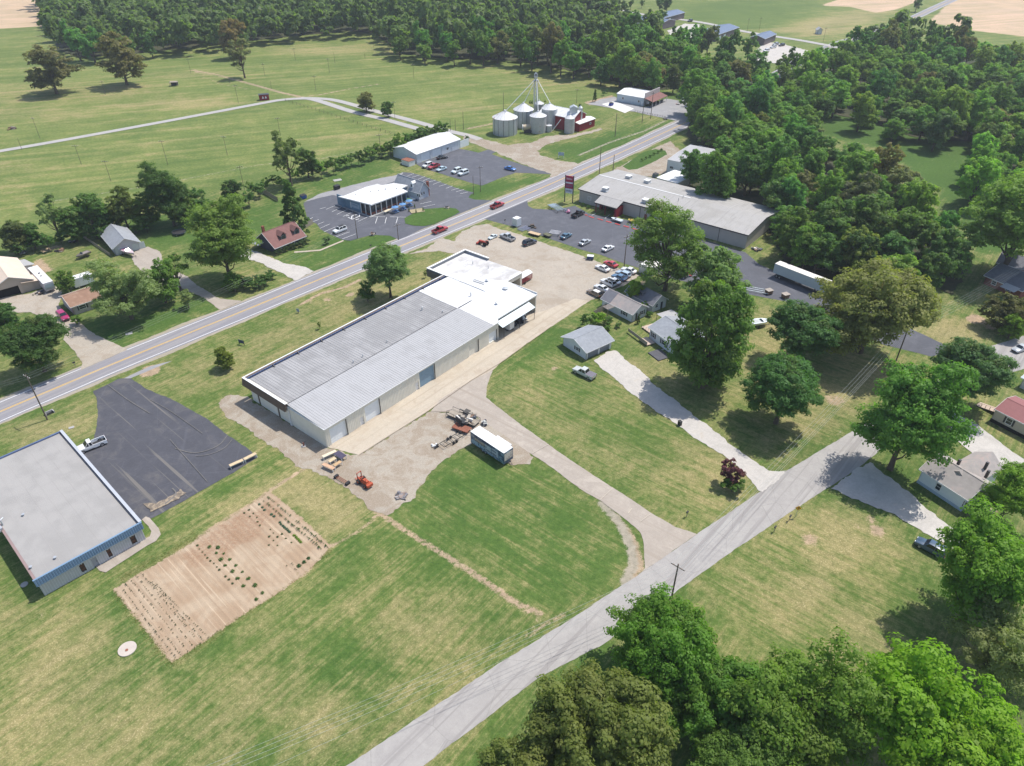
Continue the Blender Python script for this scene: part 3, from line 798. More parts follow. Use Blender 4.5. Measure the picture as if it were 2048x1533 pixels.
# garden soil with raised rows
fg = frame((343, 1327), (226, 1181))
ROWDIR = (g(663, 1092) - g(540, 984)).normalized()
ra = math.atan2(ROWDIR.y, ROWDIR.x)
def garden():
    P = [(p.x, p.y) for p in G(GARDEN)]
    xs = [p[0] for p in P]; ys = [p[1] for p in P]
    st = 0.22
    X = np.arange(min(xs), max(xs), st); Y = np.arange(min(ys), max(ys), st)
    A, B = np.meshgrid(X, Y)
    a, b = A.ravel(), B.ravel()
    sd = _sd(a, b, P)
    rs = np.random.RandomState(3)
    across = -a * math.sin(ra) + b * math.cos(ra)
    h = 0.05 + 0.024 * np.sin(across * 2 * math.pi / 1.05) + rs.uniform(-.006, .006, a.size)
    edge = np.clip(-sd / 0.8, 0, 1)
    z = 0.012 + h * edge
    keep = sd < (0.15 + rs.uniform(-.35, .25, a.size))
    nx_, ny_ = len(X), len(Y)
    K = keep.reshape(ny_, nx_)
    cells = K[:-1, :-1] & K[1:, :-1] & K[:-1, 1:] & K[1:, 1:]
    jj, ii_ = np.nonzero(cells)
    i0 = jj * nx_ + ii_
    quads = np.stack([i0, i0 + 1, i0 + nx_ + 1, i0 + nx_], 1)
    used = np.unique(quads); remap = -np.ones(a.size, int); remap[used] = np.arange(len(used))
    me = bpy.data.meshes.new("garden_soil")
    me.from_pydata(np.stack([a[used], b[used], z[used]], 1).tolist(), [], remap[quads].tolist())
    m, nt, bb, out = _nodes("garden_earth")
    q = NT(nt); p = q.pos(True)
    nM = q.noise(p, 0.22, 4, .6, .5); nS = q.noise(p, 2.5, 4, .7); nF = q.noise(p, 16, 2, .7)
    st_ = q.stripes(p, math.degrees(ra), 0.05, 2.2)
    c = q.mix(q.smooth(nM, .35, .65), (0.335, 0.240, 0.160), (0.400, 0.310, 0.220))
    c = q.mix(q.math('MULTIPLY', q.smooth(st_, .60, .67), .5), c, (0.54, 0.43, 0.31))
    c = q.mix(q.math('MULTIPLY', q.smooth(st_, .44, .36), .4), c, (0.26, 0.18, 0.12))
    # the damp reddish corner
    mp = q.mapping(p, loc=(-g(470, 1065).x, -g(470, 1065).y, 0))
    mp = q.mapping(mp, rot=-math.degrees(ra) - 90); mp = q.mapping(mp, scale=(0.09, 0.24, 0))
    ln = q.n("ShaderNodeVectorMath", operation='LENGTH'); q.l(mp, ln.inputs[0])
    k = q.smooth(q.math('ADD', ln.outputs[1], q.math('MULTIPLY', q.math('SUBTRACT', nM, .5), 1.2)), 0.55, 1.0, 1.0, 0.0)
    k = q.math('MULTIPLY', k, q.smooth(nS, .3, .6))
    c = q.mix(q.math('MULTIPLY', k, .62), c, (0.26, 0.15, 0.09))
    c = q.mix(1.0, c, q.mix(q.smooth(nF, .3, .7), (.84, .84, .84), (1.14, 1.14, 1.14)), 'MULTIPLY')
    q.l(c, bb.inputs["Base Color"]); bb.inputs["Roughness"].default_value = .95
    bb.inputs["Specular IOR Level"].default_value = 0.1
    q.bump(bb, nS, .6, .05)
    me.materials.append(m)
    o = bpy.data.objects.new("garden_soil", me); link(o); o["kind"] = "structure"
garden()
# ------------------------------------------------------------------ trees
def leaf_material(name, trans=0.50, spec=0.25):
    m, nt, b, out = _nodes(name)
    q = NT(nt)
    oi = q.n("ShaderNodeObjectInfo")
    at = q.n("ShaderNodeAttribute"); at.attribute_name = "tint"
    sp = q.n("ShaderNodeSeparateColor"); q.l(at.outputs["Color"], sp.inputs[0])
    v = q.mix(sp.outputs[0], (0.74, 0.78, 0.74), (1.34, 1.30, 1.26))
    c = q.mix(1.0, oi.outputs["Color"], v, 'MULTIPLY')
    hs = q.mix(q.math('MULTIPLY', sp.outputs[1], 0.35), c, (0.19, 0.16, 0.045))
    q.l(hs, b.inputs["Base Color"])
    b.inputs["Roughness"].default_value = 0.55
    b.inputs["Specular IOR Level"].default_value = spec
    tr = q.n("ShaderNodeBsdfTranslucent")
    t = q.mix(1.0, hs, (1.25, 1.45, 0.55), 'MULTIPLY')
    q.l(t, tr.inputs[0])
    mx = q.n("ShaderNodeMixShader"); mx.inputs[0].default_value = trans
    q.l(b.outputs[0], mx.inputs[1]); q.l(tr.outputs[0], mx.inputs[2])
    q.l(mx.outputs[0], out.inputs[0])
    MATS[name] = m
    return m
M_LEAF = leaf_material("foliage")
M_BARK = mat("bark", (0.115, 0.088, 0.066), 0.3, 3, .95)

def crown_arrays(seed, n, leaf, clumps=60, kind="round", fill=0.25, sparse=0.0, gap=.145):
    """leaf cards of a crown with horizontal radius 1, base at z = 0, top at z = 2 (unit box, scaled per tree)"""
    rs = np.random.RandomState(seed)
    C, Rc = [], []
    tries = 0
    lobes = [(np.array([0, 0, 0.0]), .62)]
    for i in range(7):
        a_ = i * 2.4 + rs.uniform(-.5, .5); zz = rs.uniform(-.5, .62); rr_ = rs.uniform(.34, .62) * (1.0 if zz < .3 else .7)
        lobes.append((np.array([rr_ * math.cos(a_), rr_ * math.sin(a_), zz]), rs.uniform(.34, .50)))
    while len(C) < clumps and tries < 8000:
        tries += 1
        d = rs.normal(size=3); d /= np.linalg.norm(d)
        r = rs.uniform(0.45, 0.90)
        if kind == "cone":
            z = rs.uniform(-0.95, 0.95); w = (1 - (z + 1) / 2) ** 0.8 * 0.85 + 0.05
            a = rs.uniform(0, 6.283); rr = w * rs.uniform(.5, 1)
            p = np.array([rr * math.cos(a), rr * math.sin(a), z])
        elif kind == "column":
            z = rs.uniform(-0.9, 0.9); a = rs.uniform(0, 6.283); rr = 0.75 * math.sqrt(max(0.05, 1 - z * z)) * rs.uniform(.4, 1)
            p = np.array([rr * math.cos(a), rr * math.sin(a), z])
        else:
            lc, lr = lobes[rs.randint(len(lobes))]
            p = lc + d * lr * rs.uniform(.6, 1.0)
            if p[2] < -0.80: continue
            if p[2] < -.4: p[:2] *= .85
            if kind == "spread" and p[2] < 0: p[2] *= 0.5
        rc = rs.uniform(0.13, 0.27) * (1.0 if kind != "cone" else .8)
        if math.hypot(p[0], p[1]) + rc * .8 > 1.12 and kind in ("round", "spread"): continue
        if C and min(np.linalg.norm(p - c) for c in C) < gap: continue
        C.append(p); Rc.append(rc)
    C = np.array(C); Rc = np.array(Rc)
    ct = rs.uniform(0, 1, len(C)); cy = (rs.uniform(0, 1, len(C)) > .8) * rs.uniform(.2, .9, len(C))
    keep = rs.uniform(0, 1, len(C)) >= sparse
    w = Rc ** 2 * (keep + 0.12 * (~keep)); w /= w.sum()
    k = rs.choice(len(C), n, p=w)
    # every clump carries smaller tufts, and the leaves sit on the tufts
    NS = 9
    sd_ = rs.normal(size=(len(C), NS, 3)); sd_ /= np.linalg.norm(sd_, axis=2)[:, :, None]
    lowm = sd_[:, :, 2] < -0.2
    sd_[:, :, 2] = np.where(lowm, -sd_[:, :, 2] * .6, sd_[:, :, 2])
    SC = C[:, None, :] + sd_ * (Rc[:, None, None] * rs.uniform(.45, 1.0, (len(C), NS, 1)))
    SR = Rc[:, None] * rs.uniform(.32, .56, (len(C), NS))
    st_ = rs.uniform(0, 1, (len(C), NS))
    j = rs.randint(NS, size=n)
    d = rs.normal(size=(n, 3)); d /= np.linalg.norm(d, axis=1)[:, None]
    low = d[:, 2] < -0.2
    d[low, 2] *= -.7
    shell = rs.uniform(0.7, 1.1, n)
    inner = rs.uniform(0, 1, n) < fill
    shell[inner] *= rs.uniform(0.2, 0.8, inner.sum())
    P = SC[k, j] + d * (SR[k, j] * shell)[:, None]
    CD = P - C[k]; CD /= np.linalg.norm(CD, axis=1)[:, None] + 1e-6
    N = d * .7 + CD * .7 + rs.normal(size=(n, 3)) * 0.32 + np.array([0, 0, .25])
    N /= np.linalg.norm(N, axis=1)[:, None]
    T = np.cross(N, rs.normal(size=(n, 3))); T /= np.linalg.norm(T, axis=1)[:, None] + 1e-9
    B = np.cross(N, T)
    s = leaf * rs.uniform(0.55, 1.35, n)
    asp = rs.uniform(0.45, 0.9, n)
    v0 = P - T * s[:, None]; v2 = P + T * s[:, None]
    v1 = P + B * (s * asp)[:, None] + N * (s * .25)[:, None]; v3 = P - B * (s * asp)[:, None] + N * (s * .25)[:, None]
    V = np.stack([v0, v1, v2, v3], 1).reshape(-1, 3)
    V[:, 2] = V[:, 2] + 1.0
    tint = np.zeros((n, 4), dtype=np.float32)
    tint[:, 0] = np.clip(0.38 * ct[k] + 0.32 * st_[k, j] + 0.30 * rs.uniform(0, 1, n), 0, 1)
    tint[:, 1] = np.clip(cy[k] * rs.uniform(.5, 1.3, n), 0, 1)
    tint[:, 3] = 1
    return V, np.repeat(tint, 4, axis=0), C
def quad_mesh(name, V, tint, m):
    me = bpy.data.meshes.new(name)
    n = len(V) // 4
    me.vertices.add(len(V)); me.vertices.foreach_set("co", V.astype(np.float32).ravel())
    me.loops.add(len(V)); me.loops.foreach_set("vertex_index", np.arange(len(V), dtype=np.int32))
    me.polygons.add(n)
    me.polygons.foreach_set("loop_start", np.arange(0, len(V), 4, dtype=np.int32))
    me.polygons.foreach_set("loop_total", np.full(n, 4, dtype=np.int32))
    me.update()
    at = me.attributes.new("tint", 'FLOAT_COLOR', 'POINT')
    at.data.foreach_set("color", tint.astype(np.float32).ravel())
    me.materials.append(m)
    return me
def trunk_mesh(seed, C, crown_h, trunk_h, thick, limbs=9):
    """trunk and limbs in metres for a unit-radius crown whose centre is at trunk_h + crown_h/2 (scaled with the tree)"""
    r = random.Random(seed)
    mb = MB()
    top = trunk_h + crown_h * 0.55
    pts = [Vector((0, 0, -0.02))]
    for i in range(1, 5):
        t = i / 4
        pts.append(Vector((r.uniform(-.04, .04) * t, r.uniform(-.04, .04) * t, top * t)))
    for i in range(4):
        mb.cyl(pts[i], pts[i + 1], thick * (1 - i * .2) * (1.25 if i == 0 else 1), thick * (1 - (i + 1) * .2), n=7, caps=False)
    idx = list(range(len(C))); r.shuffle(idx)
    for j in idx[:limbs]:
        c = Vector(C[j]); e = Vector((c.x * .92, c.y * .92, trunk_h + (c.z * 0.5 + 0.5) * crown_h))
        t = r.uniform(0.35, 0.8); s = Vector((0, 0, min(top, trunk_h * .8 + (e.z - trunk_h) * .35)))
        mid = s.lerp(e, .5) + Vector((0, 0, -.05 * crown_h))
        mb.cyl(s, mid, thick * .42, thick * .26, n=5, caps=False); mb.cyl(mid, e, thick * .26, thick * .08, n=5, caps=False)
        for _ in range(2):
            f = mid.lerp(e, r.uniform(.3, .9)) ; q_ = f + Vector((r.uniform(-.25, .25), r.uniform(-.25, .25), r.uniform(.0, .2)))
            mb.cyl(f, q_, thick * .12, thick * .04, n=4, caps=False)
    return mb
PROTO = {}
def proto(key, seeds, n, leaf, clumps, kind, hr, tr, thick, fill=.25, sparse=0.0, limbs=9):
    """hr: tree height in crown radii, tr: share of the height below the crown"""
    L = []
    for s in seeds:
        V, tint, C = crown_arrays(s, n, leaf, clumps, kind, fill, sparse)
        crown_h = hr * (1 - tr); trunk_h = hr * tr
        V[:, 2] = trunk_h + V[:, 2] * 0.5 * crown_h
        cm = quad_mesh("crown", V, tint, M_LEAF)
        tm = trunk_mesh(s, C, crown_h, trunk_h, thick, limbs).mesh("trunk", M_BARK, smooth=True)
        L.append((cm, tm, hr))
    PROTO[key] = L
proto("big", (1, 2, 3), 48000, 0.0235, 135, "round", 2.1, .03, .050, .22)
proto("bigopen", (4, 5), 30000, 0.0235, 110, "round", 2.1, .05, .050, .2, .18, 34)
proto("mid", (11, 12, 13, 14), 14500, 0.040, 90, "round", 2.15, .04, .055, .22)
proto("tall", (15, 16), 32000, 0.029, 120, "column", 3.0, .03, .06, .22)
proto("far", (21, 22, 23, 24, 25), 4200, 0.068, 48, "round", 2.6, .06, .06, .2)
proto("cone", (31, 32), 10000, 0.046, 70, "cone", 3.0, .04, .06, .2)
proto("shrub", (41, 42, 43), 2600, 0.075, 26, "spread", 1.5, 0.0, .03, .3)
proto("open", (51, 52), 6500, 0.042, 44, "round", 2.5, .16, .06, .12, .35, 18)
GREEN = (0.062, 0.108, 0.026); LIME = (0.098, 0.168, 0.022); DARK = (0.040, 0.078, 0.024); OLIVE = (0.118, 0.118, 0.032); BROWN = (0.076, 0.074, 0.036); SAGE = (0.105, 0.135, 0.066); MIDG = (0.052, 0.098, 0.030)
def tree(P, r, key, col, label, name="tree", cat="tree", group=None, hscale=1.0, rot=None, parts=True, seed=None):
    rr = random.Random(seed if seed is not None else int(P.x * 31 + P.y * 17))
    cm, tm, hr = rr.choice(PROTO[key])
    o = thing(name, label, cat, (P.x, P.y, 0), rr.uniform(0, 6.28) if rot is None else rot, group)
    o.scale = (r * rr.uniform(.94, 1.06), r * rr.uniform(.94, 1.06), r * hscale)
    j = rr.uniform(.88, 1.14); k = rr.uniform(.92, 1.08)
    c = (min(1, col[0] * j * k * 2.15), min(1, col[1] * j * 2.1), min(1, col[2] * j * 1.7))
    put("crown", cm, o, color=c)
    put("trunk", tm, o)
    return o
def treec(cx, cy, wpx, key, col, label, hs=1.0, name="tree", cat="tree", group=None, seed=None):
    """tree given by where its crown shows: centre and width in photo pixels"""
    hr = PROTO[key][0][2]
    r = 4.0
    for _ in range(6):
        zc = r * hr * hs * 0.57
        P = g(cx, cy, zc)
        r = wpx / 2 * slant(P) / CAM_F / 0.925
    return tree(P, r, key, col, label, name, cat, group, hs, seed=seed)

# lone trees and garden trees: crown centre x, y, width, kind, colour, label
TREES = [
 (775, 535, 100, "big", (0.082, 0.125, 0.055), "dense rounded maple tree standing between the highway and the long metal building", 1.05),
 (733, 582, 36, "mid", GREEN, "small green tree beside the big maple along the highway lawn", 1.0),
 (448, 714, 46, "mid", (0.09, 0.115, 0.022), "small young tree alone on the lawn in front of the long building's far corner", .9),
 (62, 684, 130, "big", DARK, "broad dark green tree beside the west driveway at the left edge", .85),
 (8, 640, 70, "mid", MIDG, "green tree at the left edge behind the broad dark one", 1.0),
 (240, 572, 135, "bigopen", SAGE, "silvery grey-green willow-like tree in front of the small brown roofed house", .88),
 (318, 560, 78, "mid", GREEN, "leafy tree beside the concrete driveway, right of the silvery tree", 1.0),
 (350, 540, 60, "open", GREEN, "thin-crowned tree over the garage driveway", 1.0),
 (372, 595, 34, "open", SAGE, "low loose tree between the driveway and the highway lawn", .9),
 (440, 476, 148, "big", (0.078, 0.122, 0.034), "large bright green tree between the grey garage and the red roofed house", .95),
 (466, 562, 42, "mid", GREEN, "small tree under the large bright one beside the hedge", .9),
 (132, 560, 44, "mid", GREEN, "small green tree behind the white camper", 1.0),
 (150, 640, 30, "shrub", GREEN, "round bush at the corner of the small brown roofed house", .9),
 (102, 430, 56, "open", SAGE, "thin tall tree with bare stems at the field edge, far left of the row", 1.3),
 (178, 428, 80, "mid", MIDG, "green tree in the row behind the grey garage, second from left", 1.0),
 (242, 412, 72, "mid", (0.075, 0.098, 0.028), "olive green tree in the row behind the grey garage", 1.1),
 (330, 388, 100, "big", DARK, "tallest dark green tree in the row at the field edge", 1.05),
 (398, 402, 50, "mid", MIDG, "green tree just right of the tallest dark one", 1.0),
 (465, 383, 48, "mid", DARK, "small dark tree at the end of the field-edge row", .95),
 (140, 446, 66, "mid", MIDG, "mid green tree low in the field-edge row, behind the weathered boards", .9),
 (212, 430, 58, "mid", DARK, "dark tree filling the field-edge row just above the grey garage roof's left end", .95),
 (284, 418, 66, "mid", GREEN, "leafy tree in the field-edge row directly left of the tallest dark one", .9),
 (368, 412, 62, "mid", GREEN, "leafy tree tucked against the right side of the tallest dark one", .85),
 (60, 470, 52, "mid", MIDG, "mid green tree in the field-edge row near the left edge", .9),
 (22, 470, 60, "mid", (0.055, 0.07, 0.03), "dull dark tree at the left edge by the scrap heap", 1.0),
 (582, 410, 66, "cone", DARK, "dark green cone-shaped tree behind the red roofed house", 1.0),
 (572, 310, 72, "open", (0.075, 0.095, 0.035), "airy thin-crowned tree at the field edge hedge", 1.15),
 (612, 322, 52, "mid", DARK, "dense dark tree beside the airy one at the field edge", 1.0),
 (95, 134, 100, "mid", BROWN, "brown-leaved broad tree alone in the far left field", .78),
 (236, 108, 94, "mid", (0.082, 0.078, 0.036), "brownish spreading tree left of centre in the far field", .95),
 (467, 72, 66, "mid", (0.115, 0.088, 0.040), "orange-brown tree in front of the far woods", .95),
 (480, 108, 54, "open", (0.10, 0.11, 0.06), "grey-green tree beside the dirt track, before the orange-brown tree", 1.1),
 (731, 202, 42, "mid", (0.085, 0.088, 0.036), "larger of the two roadside trees between the field roads", .8),
 (775, 217, 28, "mid", MIDG, "smaller of the two roadside trees between the field roads", .95),
 (1342, 492, 158, "bigopen", (0.080, 0.130, 0.034), "big spreading tree in front of the store building", .98),
 (1262, 492, 1, "shrub", GREEN, "", 1.0),
 (1432, 545, 140, "mid", (0.080, 0.125, 0.048), "loose willow-like tree by the store lot, right of the big spreading tree", .9),
 (1270, 578, 38, "mid", LIME, "small bright green tree behind the little white cottage", 1.15),
 (1424, 668, 168, "tall", GREEN, "very large tall tree hiding the white farmhouse", .85),
 (1608, 665, 148, "big", (0.036, 0.085, 0.028), "dark green maple behind, of the pair right of the lawn", .8),
 (1570, 778, 160, "big", (0.040, 0.098, 0.030), "dark green maple in front, of the pair right of the lawn", .85),
 (1757, 592, 236, "big", (0.092, 0.106, 0.040), "huge bronze-green oak beside the back drive", .88),
 (1823, 835, 206, "big", (0.066, 0.132, 0.028), "huge green maple overhanging the side road", 1.05),
 (1945, 745, 148, "big", (0.052, 0.102, 0.042), "grey-green maple behind the one overhanging the side road", .9),
 (2022, 622, 96, "mid", (0.060, 0.066, 0.026), "dull dark tree in front of the dark roofed house", .7),
 (2028, 650, 52, "mid", LIME, "small lime green tree near the right edge", .9),
 (2050, 440, 210, "big", (0.092, 0.145, 0.032), "bright yellow-green tree at the right edge beyond the dark roofed house", .9),
 (2030, 985, 120, "big", LIME, "bright green tree at the right edge behind the white house", 1.0),
 (1975, 1150, 230, "big", (0.088, 0.160, 0.022), "large bright green tree over the blue parked car", 1.0),
 (2010, 1290, 190, "bigopen", SAGE, "grey-green willow-like tree at the right edge", .9),
 (1900, 1440, 370, "big", (0.102, 0.190, 0.016), "brilliant lime green tree in the lower right corner", .9),
 (1330, 1275, 220, "big", (0.070, 0.135, 0.022), "bright green maple beside the side road, bottom centre", 1.05),
 (1440, 1395, 210, "big", (0.060, 0.118, 0.022), "green tree merging behind the roadside maple", .95),
 (1620, 1420, 290, "bigopen", (0.078, 0.135, 0.026), "thin-leaved tree showing its branches, bottom centre right", .95),
 (1205, 1455, 300, "big", (0.096, 0.112, 0.034), "olive brown-green tree at the bottom edge by the side road", .9),
 (1030, 1530, 130, "mid", (0.096, 0.112, 0.034), "small olive tree at the bottom edge, left of the big olive one", .9),
 (1480, 1540, 200, "big", GREEN, "green tree at the very bottom edge between the olive and thin-leaved trees", .9),
 (1385, 330, 64, "mid", MIDG, "leafy tree leaning over the white lean-to shed beside the store", 1.1),
 (1432, 352, 90, "mid", GREEN, "green tree standing behind the store's rear wall", 1.1),
 (1500, 330, 90, "mid", (0.055, 0.108, 0.03), "green tree second behind the store's rear wall", 1.1),
 (1283, 118, 40, "far", MIDG, "", 1.0),
]
for i, (x, y, w, c) in enumerate([(1606, 462, 104, GREEN), (1668, 452, 116, MIDG), (1742, 448, 122, (0.058, 0.100, 0.030)), (1822, 462, 110, GREEN), (1706, 498, 96, DARK), (1640, 500, 84, MIDG), (1900, 500, 100, MIDG), (1560, 395, 80, MIDG)]):
    TREES.append((x, y, w, "mid", c, "%s tree of the wood's front row above the semi trailer" % ["leafy green", "broad mid green", "broadest deep green", "rounded green", "low dark green", "small rounded mid green", "green right-hand", "green left-hand"][i], .95))
for t in TREES:
    if not t[5]: continue
    treec(t[0], t[1], t[2], t[3], t[4], t[5], t[6])

# bushes with a look of their own
for (x, y, w, key, c, lab, hs) in [
 (1466, 944, 58, "shrub", (0.085, 0.030, 0.050), "purple-leaved bush on the corner of the gravel driveway", 1.25),
 (1466, 970, 54, "shrub", (0.040, 0.085, 0.016), "low green bush right under the purple-leaved bush", .7),
 (1277, 637, 10, "cone", DARK, "slim conical evergreen at the cottage's front corner", 1.35),
 (1167, 641, 8, "cone", DARK, "slim dark evergreen behind the grey roofed garage", 1.2),
 (1175, 640, 30, "shrub", GREEN, "bright bush behind the grey roofed garage", 1.3),
 (1196, 634, 30, "shrub", LIME, "bushy shrub left of the garden pergola", 1.3),
 (1215, 640, 26, "shrub", MIDG, "low shrub in front of the garden pergola", .9),
 (1286, 613, 22, "shrub", GREEN, "shrub between the cottage and the dark roofed one", 1.3),
 (1300, 627, 16, "shrub", MIDG, "low bush beside the cottage door path", .9),
 (1215, 655, 18, "shrub", GREEN, "low bush by the lawn edge near the pergola", .8),
 (1236, 650, 18, "shrub", MIDG, "low bush under the cottage's side window", .7),
 (896, 561, 26, "shrub", (0.035, 0.075, 0.02), "rounded bush at the notch of the white roofed office", 1.2),
 (547, 576, 0, "shrub", GREEN, "", 1),
 (654, 480, 20, "shrub", DARK, "small dark bush on the restaurant-side lawn", 1.0),
 (851, 547, 9, "open", GREEN, "thin sapling on the lawn near the bushes", 1.5),
 (638, 650, 9, "open", GREEN, "thin staked sapling on the lawn along the highway", 1.5),
 (934, 276, 13, "shrub", DARK, "dark bushy heap on the small trailer beside the shop", 1.0),
 (1190, 190, 10, "cone", DARK, "small dark cedar by the utility pole near the far shop", 1.5),
]:
    if lab:
        treec(x, y, w, key, c, lab, hs, "shrub", "shrub")
for i, (x, y, w) in enumerate([(552, 505, 14), (561, 502, 14), (571, 498, 15), (581, 493, 15), (591, 491, 16), (603, 486, 18), (611, 481, 18)]):
    treec(x, y, w, "shrub", (0.03, 0.052, 0.02), "clipped dark shrub along the red roofed house, %s from the left" % ("first second third fourth fifth sixth seventh".split()[i]), .95, "shrub", "shrub", "clipped shrubs along the red roofed house")
for i, (x, y, w) in enumerate([(462, 560, 36), (484, 565, 36), (506, 563, 38), (528, 557, 36), (543, 549, 24)]):
    treec(x, y, w, "shrub", DARK, "dark hedge bush between the highway and the gravel drive", .9, "hedge_bush", "bush", "hedge bushes along the highway")
for (x, y) in [(1284, 320), (1292, 316), (1300, 312), (1308, 308), (1316, 304), (1323, 299)]:
    treec(x, y, 7, "shrub", DARK, "small dark shrub in the row along the grass island", 1.2, "shrub", "shrub", "small shrubs along the grass island")
for (x, y, w, lab) in [(1166, 409, 9, "dark shrub at the store's left front corner"), (1177, 413, 9, "dark shrub left of the store's entrance porch"), (1222, 424, 11, "yellow-green shrub right of the store's entrance porch"), (1247, 432, 8, "small shrub before the store's plain wall")]:
    treec(x, y, w, "shrub", MIDG, lab, 1.0, "shrub", "shrub")
hx = [(530, 372), (545, 362), (560, 365), (590, 352), (640, 340), (652, 335), (665, 332), (678, 328), (690, 324), (702, 322), (715, 318), (728, 314), (740, 309), (748, 303), (757, 300), (768, 300), (780, 297), (792, 290), (800, 288), (812, 282), (822, 279), (835, 274), (846, 271), (857, 267), (868, 265), (878, 262), (500, 378), (515, 380), (890, 262), (790, 300)]
for i, (x, y) in enumerate(hx):
    treec(x, y - 3, rng.uniform(20, 30), "shrub", rng.choice([MIDG, GREEN, (0.075, 0.128, 0.026)]), "bushy green shrub in the long hedge row at the field edge", rng.uniform(1.1, 1.7), "hedge_bush", "bush", "bushes of the hedge row at the field edge")
for i, (x, y) in enumerate([(60, 490), (90, 482), (120, 480), (150, 472), (175, 470), (200, 468), (215, 462), (36, 500), (270, 460), (290, 452), (350, 440), (370, 436), (405, 432), (430, 425), (480, 405), (495, 398)]):
    treec(x, y - 2, rng.uniform(22, 36), "shrub", rng.choice([MIDG, DARK, GREEN]), "brushy shrub at the foot of the tree row along the field", rng.uniform(1.0, 1.5), "hedge_bush", "bush", "brush under the tree row along the field")
for i, (x, y) in enumerate([(1233, 172), (1222, 178), (1215, 184), (1208, 188), (1243, 168), (1160, 214), (1090, 205), (1062, 208)]):
    treec(x, y - 2, rng.uniform(6, 10), "shrub", MIDG, "small bush along the far field's edge by the shop", rng.uniform(1.2, 1.8), "hedge_bush", "bush", "small bushes behind the silos and the far shop")

# woods ------------------------------------------------------------
def inside(x, y, poly):
    c = False
    n = len(poly)
    for i in range(n):
        ax, ay = poly[i]; bx, by = poly[(i + 1) % n]
        if (ay > y) != (by > y) and x < ax + (y - ay) * (bx - ax) / (by - ay):
            c = not c
    return c
def scatter(px_poly, spacing, zc, seed):
    P = [(p.x, p.y) for p in G(px_poly, zc)]
    r = random.Random(seed)
    xs = [p[0] for p in P]; ys = [p[1] for p in P]
    cell = spacing; out = []; grid = {}
    n = int((max(xs) - min(xs)) * (max(ys) - min(ys)) / (spacing * spacing) * 4)
    for _ in range(n):
        x, y = r.uniform(min(xs), max(xs)), r.uniform(min(ys), max(ys))
        k = (int(x // cell), int(y // cell)); ok = True
        for i in (-1, 0, 1):
            for j in (-1, 0, 1):
                for (a, b) in grid.get((k[0] + i, k[1] + j), ()):
                    if (a - x) ** 2 + (b - y) ** 2 < spacing * spacing: ok = False; break
        if ok and inside(x, y, P):
            grid.setdefault(k, []).append((x, y)); out.append(Vector((x, y, 0)))
    return out
WOODS = [
 ("west", [(92, 22), (106, 50), (104, 76), (150, 92), (270, 84), (400, 70), (470, 64), (520, 58), (600, 50), (700, 42), (745, 46), (800, 84), (870, 92), (950, 96), (1040, 98), (1120, 112), (1200, 128), (1270, 148), (1330, 152), (1400, 148), (1420, 118), (1400, 104), (1380, 84), (1300, 70), (1262, 72), (1236, 48), (1222, 30), (1222, -22), (60, -22)], 9.6, 11, 5,
   "leafy tree in the dense wood beyond the mown fields"),
 ("east", [(1385, 200), (1400, 150), (1430, 112), (1480, 108), (1530, 132), (1590, 130), (1640, 122), (1690, 104), (1705, 88), (1760, 62), (1815, 58), (1850, 84), (1872, 72), (1930, 70), (1975, 88), (2120, 92), (2120, 225), (2000, 250), (1905, 250), (1830, 240), (1745, 212), (1655, 196), (1636, 225), (1652, 262), (1690, 292), (1745, 286), (1800, 305), (1828, 350), (1835, 400), (1925, 455), (1950, 500), (1925, 545), (1870, 520), (1800, 520), (1700, 535), (1640, 528), (1590, 500), (1566, 455), (1560, 428), (1500, 408), (1450, 385), (1400, 365), (1362, 350), (1378, 320), (1420, 310), (1460, 290), (1400, 270), (1378, 240)], 9.4, 12, 6,
   "leafy tree in the thick wood right of the highway"),
 ("edge", [(1932, 345), (1945, 290), (1990, 270), (2120, 250), (2120, 400), (1960, 360)], 8.0, 11, 5,
   "leafy tree of the wood at the right edge beyond the clearing"),
]
M_FLOOR = mat("shade_toned_litter", (0.045, 0.052, 0.022), .35, .5, .95, world=True, col2=(0.07, 0.06, 0.035), thr=(.5, .65))  # leaf litter, its colour darkened to carry the shade under the crowns
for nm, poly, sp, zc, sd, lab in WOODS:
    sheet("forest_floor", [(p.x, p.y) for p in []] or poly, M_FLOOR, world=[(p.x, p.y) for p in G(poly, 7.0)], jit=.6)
cand = []
for nm, poly, sp, zc, sd, lab in WOODS:
    for P in scatter(poly, sp, zc, sd):
        cand.append((slant(P), P, nm, sp, lab))
cand.sort(key=lambda c: c[0])
# keep the store roof, the trailer and the buildings clear
KEEP = [(g(1350, 430).to_2d(), 1)]
def blocked(P):
    x, y = proj((P.x, P.y, 0))
    if inside(x, y, [(1150, 400), (1205, 340), (1260, 340), (1560, 420), (1560, 470), (1500, 520)]): return True
    if inside(x, y, [(1300, 375), (1320, 310), (1370, 296), (1430, 300), (1440, 330), (1370, 380)]): return True
    if inside(x, y, [(1500, 552), (1545, 538), (1720, 596), (1900, 690), (1850, 720), (1560, 620)]): return True
    return False
cand = [c for c in cand if not blocked(c[1])]
NB = 300
hues = {"west": [MIDG, DARK, GREEN, (0.05, 0.095, 0.028), (0.06, 0.102, 0.022)], "east": [GREEN, MIDG, (0.068, 0.118, 0.028), (0.08, 0.128, 0.028), (0.052, 0.096, 0.032), DARK], "edge": [(0.09, 0.145, 0.03), GREEN]}
forest_pts = {}
